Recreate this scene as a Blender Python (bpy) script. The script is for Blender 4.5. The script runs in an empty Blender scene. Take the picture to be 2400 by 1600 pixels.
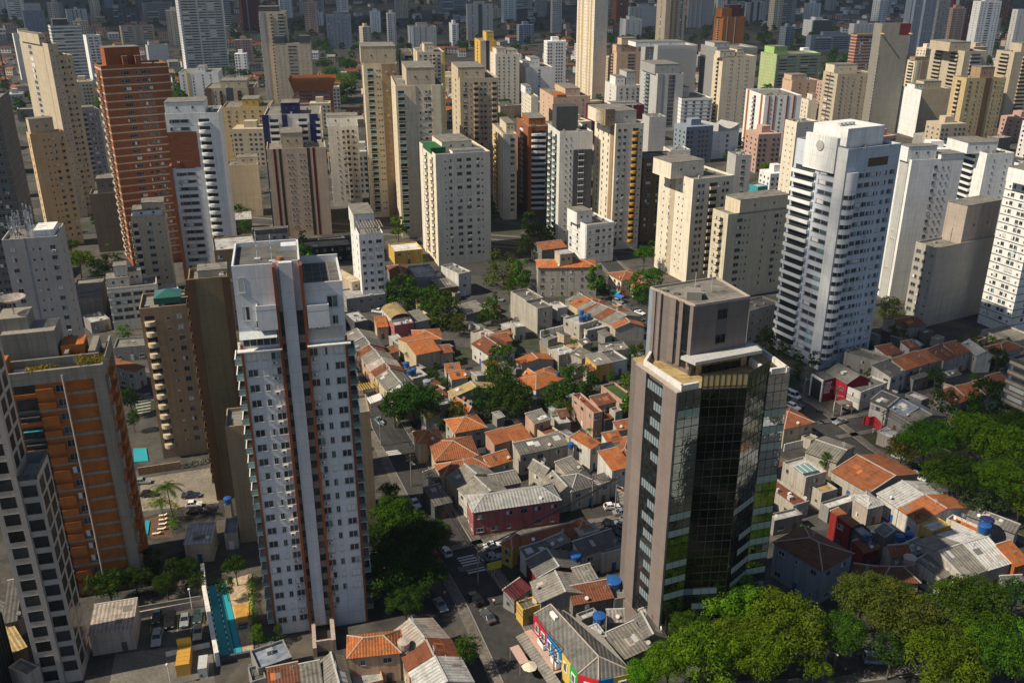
import bpy, math, random
from mathutils import Vector, Matrix
R = math.radians
sc = bpy.context.scene
COL = sc.collection
rnd = random.Random(7)

# ------------------------------------------------------------ camera, sky, sun
FPX, PITCH, CAMZ = 2134.0, R(22.4), 120.0        # focal length in pixels of the 2400 px wide photograph
CP, SP = math.cos(PITCH), math.sin(PITCH)
cd = bpy.data.cameras.new('camera'); cam = bpy.data.objects.new('camera', cd); COL.objects.link(cam)
cd.sensor_width = 36.0; cd.lens = 36.0 * FPX / 2400.0; cd.clip_start = 1.0; cd.clip_end = 12000.0
cam.location = (0, 0, CAMZ); cam.rotation_euler = (R(90) - PITCH, 0, 0)
sc.camera = cam
SUN_AZ, SUN_EL = R(-108), R(46)                   # where the sun stands, clockwise from +Y
w = bpy.data.worlds.new('World'); sc.world = w; w.use_nodes = True
nt = w.node_tree
bg = nt.nodes['Background']; bg.inputs[1].default_value = 0.07
sky = nt.nodes.new('ShaderNodeTexSky'); sky.sky_type = 'NISHITA'; sky.sun_disc = False
sky.sun_elevation = SUN_EL; sky.sun_rotation = SUN_AZ; sky.altitude = 760
nt.links.new(sky.outputs[0], bg.inputs[0])
sl = bpy.data.lights.new('sun', 'SUN'); sl.energy = 4.9; sl.angle = R(0.5); sl.color = (1.0, 0.885, 0.70)
sun = bpy.data.objects.new('sun', sl); COL.objects.link(sun)
sdir = Vector((math.sin(SUN_AZ) * math.cos(SUN_EL), math.cos(SUN_AZ) * math.cos(SUN_EL), math.sin(SUN_EL)))
sun.rotation_euler = (-sdir).to_track_quat('-Z', 'Y').to_euler(); sun.location = (-300, 0, 500)
vs = sc.view_settings
vs.view_transform = 'Standard'; vs.look = 'None'; vs.exposure = 0.3; vs.gamma = 1.0

# ------------------------------------------------------------ where things stand
def sstep(a, b, x):
    t = min(1, max(0, (x - a) / (b - a))); return t * t * (3 - 2 * t)
def terrain(x, y):
    return 95 * sstep(1000, 2700, y + 60 * math.sin(x / 310.0)) + 7 * sstep(1150, 1500, y) * math.sin(x / 170.0 + y / 260.0)
def at(u, v, z=0.0):                             # a sight line of the photograph cut at height z
    xn, yn = (u - 1200) / FPX, (800 - v) / FPX
    dy, dz = CP + yn * SP, -SP + yn * CP
    t = (z - CAMZ) / dz
    return Vector((xn * t, dy * t, z))
def proj(p):
    z = p[2] - CAMZ; de = p[1] * CP - z * SP
    return 1200 + FPX * p[0] / de, 800 - FPX * (p[1] * SP + z * CP) / de
def ground_hit(u, v):                            # where a sight line meets the terrain
    xn, yn = (u - 1200) / FPX, (800 - v) / FPX; dy, dz = CP + yn * SP, -SP + yn * CP
    f = lambda t: CAMZ + dz * t - terrain(xn * t, dy * t)
    lo, hi = 60.0, 60.0
    while hi < 6000 and f(hi) > 0: lo = hi; hi *= 1.03
    for i in range(40):
        m = (lo + hi) / 2
        if f(m) > 0: lo = m
        else: hi = m
    return Vector((xn * hi, dy * hi, CAMZ + dz * hi))
def hsolve(u, v, vb):                            # roof corner seen at (u,v), foot on the ground at row vb
    ub = u
    for k in range(6):
        P = ground_hit(ub, vb); lo, hi = 1.0, 260.0
        for i in range(50):
            m = (lo + hi) / 2
            if proj((P.x, P.y, P.z + m))[1] > v: lo = m
            else: hi = m
        ub += u - proj((P.x, P.y, P.z + lo))[0]
    return P, lo
def along(P, ex, ey, u):                         # how far along (ex,ey) until column u
    de = P.y * CP - (P.z - CAMZ) * SP
    return ((u - 1200) * de - FPX * P.x) / (FPX * ex - (u - 1200) * ey * CP)
def dist(p): return math.sqrt(p[0] ** 2 + p[1] ** 2 + (p[2] - CAMZ) ** 2)

# ------------------------------------------------------------ materials
PAL = dict(cream=(.66, .57, .42), lcream=(.74, .67, .54), beige=(.50, .42, .31), sand=(.56, .46, .32), tan=(.34, .235, .14), white=(.78, .78, .76),
  offwhite=(.68, .66, .62), grey=(.34, .335, .33), lgrey=(.46, .455, .44), dgrey=(.075, .08, .085), black=(.02, .021, .024), brick=(.30, .095, .035),
  orange=(.40, .125, .022), rust=(.24, .07, .025), brown=(.15, .085, .045), dbrown=(.06, .035, .025), yellow=(.62, .40, .09), navy=(.02, .024, .10),
  concrete=(.25, .235, .205), dconcrete=(.15, .14, .12), olive=(.235, .185, .105), green=(.36, .55, .18), maroon=(.13, .014, .02), pink=(.42, .13, .13),
  rose=(.50, .33, .27), peach=(.62, .44, .31), lilac=(.33, .31, .32), red=(.24, .022, .022), blue=(.015, .09, .29), teal=(.05, .32, .36), sky=(.40, .52, .62),
  bluegrey=(.24, .28, .34), terra=(.33, .105, .034), bterra=(.47, .145, .034), dterra=(.19, .062, .026), cement=(.22, .205, .175), dcement=(.12, .115, .105),
  straw=(.42, .30, .13), gold=(.50, .27, .05), grass=(.05, .09, .015), fgreen=(.025, .12, .04), stone=(.42, .35, .30), steel=(.45, .47, .49))
_mats = {}
def new_mat(name):
    m = bpy.data.materials.new(name); m.use_nodes = True
    return m, m.node_tree.nodes, m.node_tree.links, m.node_tree.nodes['Principled BSDF']
def ramp(N, els):
    r = N.new('ShaderNodeValToRGB')
    while len(r.color_ramp.elements) < len(els): r.color_ramp.elements.new(.5)
    for e, (p, c) in zip(r.color_ramp.elements, els): e.position = p; e.color = (*c, 1) if len(c) == 3 else c
    return r
def noise(N, L, scale, vec, detail=4, rough=.6, mapscale=None):
    n = N.new('ShaderNodeTexNoise'); n.inputs['Scale'].default_value = scale; n.inputs['Detail'].default_value = detail; n.inputs['Roughness'].default_value = rough
    if mapscale:
        mp = N.new('ShaderNodeMapping'); mp.inputs['Scale'].default_value = mapscale; L.new(vec, mp.inputs[0]); vec = mp.outputs[0]
    L.new(vec, n.inputs['Vector']); return n.outputs[0]
def mixc(N, L, a, b, fac, mode='MIX'):
    x = N.new('ShaderNodeMix'); x.data_type = 'RGBA'; x.blend_type = mode
    for s, v in ((x.inputs[6], a), (x.inputs[7], b)):
        if isinstance(v, tuple): s.default_value = (*v, 1)
        else: L.new(v, s)
    if isinstance(fac, (int, float)): x.inputs[0].default_value = fac
    else: L.new(fac, x.inputs[0])
    return x.outputs[2]
def wall(c, rough=.85, dirt=1.0):                # painted render with mottling and rain streaks
    k = ('wall', c, rough, dirt)
    if k in _mats: return _mats[k]
    m, N, L, b = new_mat('wall_' + (c if isinstance(c, str) else 'paint')); col = PAL[c] if isinstance(c, str) else c
    tc = N.new('ShaderNodeTexCoord').outputs['Object']
    n1 = noise(N, L, .22, tc, 5, .65); n2 = noise(N, L, 1.0, tc, 5, .7, (1.6, 1.6, .05)); n3 = noise(N, L, 3.0, tc, 3)
    dk = tuple(x * (1 - .42 * dirt) * y for x, y in zip(col, (1, .97, .90))); lt = tuple(min(.86, x * 1.06) for x in col)
    r1 = ramp(N, [(.38, (0, 0, 0)), (.66, (1, 1, 1))]); L.new(n1, r1.inputs[0])
    c1 = mixc(N, L, lt, tuple(x * .90 for x in col), r1.outputs[0])
    r2 = ramp(N, [(.47, (0, 0, 0)), (.76, (.85, .85, .85))]); L.new(n2, r2.inputs[0])
    c2 = mixc(N, L, c1, dk, r2.outputs[0])
    r3 = ramp(N, [(.3, (.90, .90, .90)), (.7, (1, 1, 1))]); L.new(n3, r3.inputs[0])
    c3 = mixc(N, L, c2, r3.outputs[0], 1.0, 'MULTIPLY')
    sx = N.new('ShaderNodeSeparateXYZ'); L.new(tc, sx.inputs[0]); md = N.new('ShaderNodeMath'); md.operation = 'PINGPONG'; L.new(sx.outputs[2], md.inputs[0]); md.inputs[1].default_value = 1.45
    rj = ramp(N, [(.03, (.78, .77, .75)), (.09, (1, 1, 1))]); L.new(md.outputs[0], rj.inputs[0])
    L.new(mixc(N, L, c3, rj.outputs[0], .8, 'MULTIPLY'), b.inputs['Base Color'])
    b.inputs['Roughness'].default_value = rough; b.inputs['Specular IOR Level'].default_value = .25
    _mats[k] = m; return m
def brickm(c, mortar=(.30, .27, .22)):
    k = ('brick', c)
    if k in _mats: return _mats[k]
    m, N, L, b = new_mat('brick_' + c); col = PAL[c]
    tc = N.new('ShaderNodeTexCoord').outputs['Object']
    n1 = noise(N, L, .5, tc, 5, .7); n2 = noise(N, L, 1.0, tc, 4, .7, (.5, .5, 8.0)); n3 = noise(N, L, 1.0, tc, 4, .7, (1.4, 1.4, .08))
    r = ramp(N, [(.25, tuple(x * .62 for x in col)), (.5, col), (.75, tuple(min(.8, x * 1.22) for x in col))]); L.new(n2, r.inputs[0])
    r1 = ramp(N, [(.35, (.74, .74, .74)), (.65, (1, 1, 1))]); L.new(n1, r1.inputs[0])
    c1 = mixc(N, L, r.outputs[0], r1.outputs[0], 1.0, 'MULTIPLY')
    r3 = ramp(N, [(.55, (0, 0, 0)), (.85, (.6, .6, .6))]); L.new(n3, r3.inputs[0])
    L.new(mixc(N, L, c1, tuple(x * .4 for x in col), r3.outputs[0]), b.inputs['Base Color'])
    b.inputs['Roughness'].default_value = .9; _mats[k] = m; return m
def roofm(c, kind='tile'):                       # ribs run along local y, courses along local x
    k = ('roof', c, kind)
    if k in _mats: return _mats[k]
    m, N, L, b = new_mat(kind + '_roof_' + c); col = PAL[c]
    tc = N.new('ShaderNodeTexCoord').outputs['Object']
    oi = N.new('ShaderNodeObjectInfo').outputs['Random']
    wv = N.new('ShaderNodeTexWave'); wv.bands_direction = 'X'; wv.inputs['Scale'].default_value = .58 if kind == 'tile' else .42
    wv.inputs['Distortion'].default_value = .35 if kind == 'tile' else 0; wv.inputs['Detail'].default_value = 1; L.new(tc, wv.inputs['Vector'])
    wz = N.new('ShaderNodeTexWave'); wz.bands_direction = 'Y'; wz.inputs['Scale'].default_value = .27 if kind == 'tile' else .09; wz.wave_profile = 'SAW'
    wz.inputs['Distortion'].default_value = .25; L.new(tc, wz.inputs['Vector'])
    n1 = noise(N, L, .55, tc, 6, .72); n2 = noise(N, L, 2.6, tc, 4, .8); n4 = noise(N, L, 1.0, tc, 4, .7, (1.7, .18, .3))
    lo = tuple(x * .36 for x in col); hi = tuple(min(.8, x * 1.35) for x in col)
    r = ramp(N, [(.30, lo), (.47, col), (.72, hi)]); L.new(n1, r.inputs[0])
    r2 = ramp(N, [(.25, (.62, .60, .58)), (.62, (1, 1, 1))]); L.new(n2, r2.inputs[0])
    c1 = mixc(N, L, r.outputs[0], r2.outputs[0], 1, 'MULTIPLY')
    rs = ramp(N, [(.48, (0, 0, 0)), (.75, (.75, .75, .75))]); L.new(n4, rs.inputs[0])
    c1 = mixc(N, L, c1, tuple(x * .42 + .012 for x in col), rs.outputs[0])
    rw = ramp(N, [(0, (.60, .60, .60)), (.6, (1, 1, 1))]); L.new(wv.outputs['Color'], rw.inputs[0])
    c2 = mixc(N, L, c1, rw.outputs[0], .9, 'MULTIPLY')
    rz = ramp(N, [(0, (.78, .78, .78)), (.35, (1, 1, 1))]); L.new(wz.outputs['Color'], rz.inputs[0])
    c3 = mixc(N, L, c2, rz.outputs[0], .8, 'MULTIPLY')
    hs = N.new('ShaderNodeHueSaturation'); L.new(c3, hs.inputs['Color'])
    mv = N.new('ShaderNodeMapRange'); L.new(oi, mv.inputs[0]); mv.inputs[3].default_value = .82; mv.inputs[4].default_value = 1.2; L.new(mv.outputs[0], hs.inputs['Value'])
    L.new(hs.outputs[0], b.inputs['Base Color'])
    bp = N.new('ShaderNodeBump'); bp.inputs['Strength'].default_value = .7; bp.inputs['Distance'].default_value = .08
    L.new(wv.outputs['Color'], bp.inputs['Height']); L.new(bp.outputs[0], b.inputs['Normal'])
    b.inputs['Roughness'].default_value = .85 if kind == 'tile' else .7
    _mats[k] = m; return m
def flatroof(c='cement'):
    k = ('flat', c)
    if k in _mats: return _mats[k]
    m, N, L, b = new_mat('roof_deck_' + c); col = PAL[c]
    tc = N.new('ShaderNodeTexCoord').outputs['Object']
    n1 = noise(N, L, .35, tc, 6, .75); n2 = noise(N, L, 1.0, tc, 5, .7, (.25, 1.3, 1))
    r = ramp(N, [(.3, tuple(x * .38 for x in col)), (.5, col), (.75, tuple(min(.8, x * 1.3) for x in col))]); L.new(n1, r.inputs[0])
    r2 = ramp(N, [(.4, (.62, .62, .62)), (.65, (1, 1, 1))]); L.new(n2, r2.inputs[0])
    L.new(mixc(N, L, r.outputs[0], r2.outputs[0], 1, 'MULTIPLY'), b.inputs['Base Color']); b.inputs['Roughness'].default_value = .9
    _mats[k] = m; return m
def paint(c, rough=.4, metal=0.0, coat=0.0):
    k = ('paint', c, rough, metal, coat)
    if k in _mats: return _mats[k]
    m, N, L, b = new_mat('paint_' + (c if isinstance(c, str) else 'mix')); col = PAL[c] if isinstance(c, str) else c
    tc = N.new('ShaderNodeTexCoord').outputs['Object']; n = noise(N, L, 2.0, tc, 4, .7)
    r = ramp(N, [(.3, tuple(x * .82 for x in col)), (.7, tuple(min(.9, x * 1.08) for x in col))]); L.new(n, r.inputs[0]); L.new(r.outputs[0], b.inputs['Base Color'])
    b.inputs['Roughness'].default_value = rough; b.inputs['Metallic'].default_value = metal; b.inputs['Coat Weight'].default_value = coat
    _mats[k] = m; return m
def glassm(tint=(.012, .015, .018), rough=.08, var=1.0, spec=.5):
    k = ('glass', tint, rough, spec)
    if k in _mats: return _mats[k]
    m, N, L, b = new_mat('window_glass')
    oi = N.new('ShaderNodeObjectInfo').outputs['Random']
    tc = N.new('ShaderNodeTexCoord').outputs['Object']; n = noise(N, L, .9, tc, 3)
    r = ramp(N, [(.35, tint), (.75, tuple(min(1, x * 3.2 + .012) for x in tint))]); L.new(n, r.inputs[0])
    mv = N.new('ShaderNodeMapRange'); L.new(oi, mv.inputs[0]); mv.inputs[3].default_value = .5; mv.inputs[4].default_value = 2.2
    hs = N.new('ShaderNodeHueSaturation'); L.new(r.outputs[0], hs.inputs['Color']); L.new(mv.outputs[0], hs.inputs['Value'])
    L.new(hs.outputs[0], b.inputs['Base Color']); b.inputs['Roughness'].default_value = rough; b.inputs['Specular IOR Level'].default_value = spec
    _mats[k] = m; return m
GLASS = glassm(); BLACKG = glassm((.005, .0055, .006), .22, spec=.22); GREENGLASS = glassm((.05, .09, .09), .06); BLIND = paint('offwhite', .7); FRAME = paint((.22, .22, .22), .5); WFRAME = paint('lgrey', .5)

# ------------------------------------------------------------ mesh builder
class MB:
    def __init__(s): s.v = []; s.f = []; s.m = []
    def quad(s, a, b, c, d, m=0):
        i = len(s.v); s.v += [tuple(a), tuple(b), tuple(c), tuple(d)]; s.f.append((i, i + 1, i + 2, i + 3)); s.m.append(m)
    def poly(s, pts, m=0):
        i = len(s.v); s.v += [tuple(p) for p in pts]; s.f.append(tuple(range(i, i + len(pts)))); s.m.append(m)
    def box(s, x0, x1, y0, y1, z0, z1, m=0, top=None):
        i = len(s.v)
        s.v += [(x0, y0, z0), (x1, y0, z0), (x1, y1, z0), (x0, y1, z0), (x0, y0, z1), (x1, y0, z1), (x1, y1, z1), (x0, y1, z1)]
        for k, q in enumerate(((0, 3, 2, 1), (4, 5, 6, 7), (0, 1, 5, 4), (1, 2, 6, 5), (2, 3, 7, 6), (3, 0, 4, 7))):
            s.f.append(tuple(i + a for a in q)); s.m.append(top if (k == 1 and top is not None) else m)
        return s
    def prism(s, pts, z0, z1, m=0, top=None):    # pts counter-clockwise
        n = len(pts); i = len(s.v)
        s.v += [(p[0], p[1], z0) for p in pts] + [(p[0], p[1], z1) for p in pts]
        for k in range(n):
            s.f.append((i + k, i + (k + 1) % n, i + n + (k + 1) % n, i + n + k)); s.m.append(m)
        s.f.append(tuple(i + n + k for k in range(n))); s.m.append(m if top is None else top)
        s.f.append(tuple(i + k for k in reversed(range(n)))); s.m.append(m)
        return s
    def tube(s, a, b, r0, r1=None, n=8, m=0, caps=True):
        r1 = r0 if r1 is None else r1; a, b = Vector(a), Vector(b); d = (b - a).normalized()
        x = d.orthogonal().normalized(); y = d.cross(x); i = len(s.v)
        for p, r in ((a, r0), (b, r1)):
            for k in range(n):
                t = 2 * math.pi * k / n; s.v.append(tuple(p + x * (r * math.cos(t)) + y * (r * math.sin(t))))
        for k in range(n):
            j = (k + 1) % n; s.f.append((i + k, i + j, i + n + j, i + n + k)); s.m.append(m)
        if caps:
            s.f.append(tuple(i + n + k for k in range(n))); s.m.append(m); s.f.append(tuple(i + k for k in reversed(range(n)))); s.m.append(m)
        return s
    def ball(s, c, rx, ry, rz, n=10, h=6, m=0):
        i = len(s.v)
        for a in range(h + 1):
            p = math.pi * a / h
            for k in range(n):
                t = 2 * math.pi * k / n; s.v.append((c[0] + rx * math.sin(p) * math.cos(t), c[1] + ry * math.sin(p) * math.sin(t), c[2] + rz * math.cos(p)))
        for a in range(h):
            for k in range(n):
                j = (k + 1) % n; s.f.append((i + a * n + k, i + (a + 1) * n + k, i + (a + 1) * n + j, i + a * n + j)); s.m.append(m)
        return s
    def mesh(s, name, mats, smooth=False):
        me = bpy.data.meshes.new(name); me.from_pydata(s.v, [], s.f); me.update()
        for mt in (mats if isinstance(mats, (list, tuple)) else [mats]): me.materials.append(mt)
        if len(set(s.m)) > 1 or (s.m and s.m[0]): me.polygons.foreach_set('material_index', s.m)
        if smooth: me.polygons.foreach_set('use_smooth', [True] * len(me.polygons))
        return me
    def obj(s, name, mats, parent=None, loc=None, rotz=0.0, smooth=False):
        return link(name, s.mesh(name, mats, smooth), parent, loc, rotz)
def link(name, data, parent=None, loc=None, rotz=0.0, scale=None):
    o = bpy.data.objects.new(name, data); COL.objects.link(o)
    if parent is not None: o.parent = parent
    if loc is not None: o.location = loc
    if rotz: o.rotation_euler = (0, 0, rotz)
    if scale is not None: o.scale = scale
    return o
LAND = []                                        # (place, label) of the big things, used to say what smaller things stand beside
SEEN = {}
def tag(o, label, cat, group=None, kind=None):
    o['label'] = label; o['category'] = cat
    if group: o['group'] = group
    if kind: o['kind'] = kind
    return o
def thing(name, label, cat, loc=(0, 0, 0), rotz=0.0, group=None):
    return tag(link(name, None, None, loc, rotz), label, cat, group)
def struct(o):
    o['kind'] = 'structure'; return o
def copy_tree(o, parent=None):
    c = o.copy(); COL.objects.link(c)
    if parent is not None: c.parent = parent
    for ch in list(o.children): copy_tree(ch, c)
    return c
def near(p, n=1, skip=None):
    return sorted((((q[0] - p[0]) ** 2 + (q[1] - p[1]) ** 2), l) for q, l in LAND if l != skip)[:n]
TC = {}
def T(tile, x, y):                               # a point of one of the sixteen 600x400 windows of the photograph, enlarged 3.92 times
    return 600 * int(tile[0]) + x / 3.92, 400 * int(tile[1]) + y / 3.92
def W(x, y): return x * 2400 / 2352, y * 2400 / 2352

# ------------------------------------------------------------ windows, balconies
_um = {}
def unit_window(var, frame=0):
    k = ('win', var, frame)
    if k not in _um:
        b = MB(); t = .07
        b.box(-.5, .5, -.05, 0, 0, t); b.box(-.5, .5, -.05, 0, 1 - t, 1); b.box(-.5, -.5 + t, -.05, 0, t, 1 - t); b.box(.5 - t, .5, -.05, 0, t, 1 - t)
        b.box(-.03, .03, -.045, 0, t, 1 - t); b.box(-.56, .56, -.14, 0, -.06, 0)
        q = [1, 1]
        if var == 1: q = [2, 1]
        if var == 2: q = [2, 2]
        if var == 3: q = [1, 3]
        if var == 4:
            b = MB(); b.box(-.5, .5, -.03, 0, 0, 1, 1); b.box(-.52, .52, -.05, 0, -.03, 0); b.box(-.52, .52, -.05, 0, 1, 1.03)
        if var != 4: b.box(-.5 + t, -.03, -.02, 0, t, 1 - t, q[0]); b.box(.03, .5 - t, -.02, 0, t, 1 - t, q[1])
        _um[k] = b.mesh('window', [(FRAME, WFRAME)[frame], GLASS if var != 4 else BLACKG, BLIND, GREENGLASS])
    return _um[k]
def unit_balcony(col, glass=False, round_=False):
    k = ('bal', col, glass, round_)
    if k not in _um:
        b = MB()
        if round_:
            pts = [(.5 * math.cos(a), -1.0 * math.sin(a)) for a in [math.pi * i / 8 for i in range(9)]]
            pts = [(-p[0], p[1]) for p in pts]
            b.prism(pts, -.15, 1.0, 0)
        else:
            b.box(-.5, .5, -1, 0, -.18, 0); g = 2 if glass else 0
            b.box(-.5, .5, -1, -.92, 0, 1.0, g); b.box(-.5, -.46, -.92, 0, 0, 1.0, g); b.box(.46, .5, -.92, 0, 0, 1.0, g)
            if glass: b.box(-.5, .5, -1.02, -.9, 1.0, 1.06)
        b.box(-.44, .44, -.03, 0, 0.02, 2.3, 1)
        _um[k] = b.mesh('balcony', [wall(col), GLASS, GREENGLASS])
    return _um[k]
def unit_ac():
    if 'ac' not in _um:
        b = MB(); b.box(-.45, .45, -.45, -.05, 0, .62, 0); b.box(-.5, .5, -.5, 0, -.06, 0, 1); b.tube((-.08, -.455, .31), (-.08, -.46, .31), .24, n=10, m=1)
        _um['ac'] = b.mesh('air_conditioner', [paint('offwhite', .5), paint('dgrey', .6)])
    return _um['ac']
WDIM = {'w': (1.35, 1.25), 'W': (2.1, 1.35), 'd': (.7, .7), 'p': (1.8, 2.0), 'v': (.6, 1.2)}

VARW = (62, 16, 10, 12)
class Facade:
    """collects the windows and balconies of one building and links them as its parts"""
    def __init__(s, root, org, yaw, far): s.root = root; s.items = []; s.org = org; s.rot = -yaw; s.far = far
    def add(s, name, me, loc, rz, scale, box):
        cr, sr = math.cos(s.rot), math.sin(s.rot)
        wp = (s.org[0] + loc[0] * cr - loc[1] * sr, s.org[1] + loc[0] * sr + loc[1] * cr, s.org[2] + loc[2])
        s.items.append((dist(wp), name, me, loc, rz, scale, box))
    def finish(s):
        kinds = {}
        for it in s.items: kinds.setdefault(it[1], []).append(it)
        for name, its in kinds.items():
            its.sort(key=lambda i: i[0])
            cap = 0 if s.far else 100
            for it in its[:cap]: link(it[1], it[2], s.root, it[3], it[4], it[5])
            rest = its[cap:]
            if rest:
                b = MB()
                mats = []; mi = {}
                for it in rest:
                    M = Matrix.Translation(it[3]) @ Matrix.Rotation(it[4], 4, 'Z') @ Matrix.Diagonal((*it[5], 1)); me = it[2]
                    i0 = len(b.v); b.v += [tuple(M @ v.co) for v in me.vertices]
                    for mt in me.materials:
                        if mt.name not in mi: mi[mt.name] = len(mats); mats.append(mt)
                    for p in me.polygons:
                        b.f.append(tuple(i0 + k for k in p.vertices)); b.m.append(mi[me.materials[p.material_index].name])
                o = b.obj({'window': 'windows', 'balcony': 'balconies', 'air_conditioner': 'air_conditioners'}.get(name, name), mats, s.root); o['kind'] = 'stuff'
def facerow(F, spec, org, rz, wid, z0, nfl, fl, H, skin, root, rr, wframe=0):
    """org: image-left foot of the face, rz: its turn, spec: tokens kind+fraction[:size[:colour]]"""
    ca, sa = math.cos(rz), math.sin(rz)
    def P(s, z, out=0.0): return (org[0] + ca * s + sa * out, org[1] + sa * s - ca * out, z)
    for tok in spec.split():
        k = tok[0]; a = tok[1:].split(':'); s = float(a[0]) * wid; sz = float(a[1]) if len(a) > 1 and a[1] else None; c = a[2] if len(a) > 2 else None
        if k in WDIM:
            ww, hh = WDIM[k]
            if sz: ww = sz
            for i in range(nfl):
                var = rr.choices((0, 1, 2, 3), VARW)[0]
                if k in 'wW' and not F.far and rr.random() < .11: F.add('air_conditioner', unit_ac(), P(s + ww * .15, z0 + i * fl + .18), rz, (1, 1, 1), None)
                F.add('window', unit_window(var, wframe), P(s, z0 + i * fl + (.95 if k != 'p' else .3)), rz, (ww, 1, hh), None)
        elif k == 'r':
            ww = (sz or .8) * wid
            for i in range(nfl): F.add('window', unit_window(rr.choice((0, 0, 1, 3)), wframe), P(s, z0 + i * fl + .95), rz, (ww, 1, 1.35), None)
        elif k in 'bBo':
            ww = sz or 3.0
            for i in range(nfl): F.add('balcony', unit_balcony(c or skin, k == 'B', k == 'o'), P(s, z0 + i * fl), rz, (ww, 1.25, 1), None)
        elif k == 'a':
            for i in range(nfl):
                if rr.random() < .6: F.add('air_conditioner', unit_ac(), P(s, z0 + i * fl + .1), rz, (1, 1, 1), None)
        elif k in 'sk':
            ww = sz or 1.0; out = .3 if k == 's' else .04; o = MB()
            o.box(s - ww / 2, s + ww / 2, -out, 0, 0, H - .02)
            o.obj('pier' if k == 's' else 'flat_strip', wall(c or 'dgrey'), root, (org[0], org[1], 0), rz)  # flat strip; where towers have recesses, darker colour stands in for their shade
        elif k == 'g':
            ww = sz or 1.5; o = MB(); o.box(s - ww / 2, s + ww / 2, -.08, 0, 2.5, H - 1.2)
            for i in range(nfl): o.box(s - ww / 2 - .02, s + ww / 2 + .02, -.13, -.08, z0 + i * fl - .12, z0 + i * fl + .1, 1)
            o.obj('window_strip', [GLASS, wall(c or skin)], root, (org[0], org[1], 0), rz)

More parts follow.
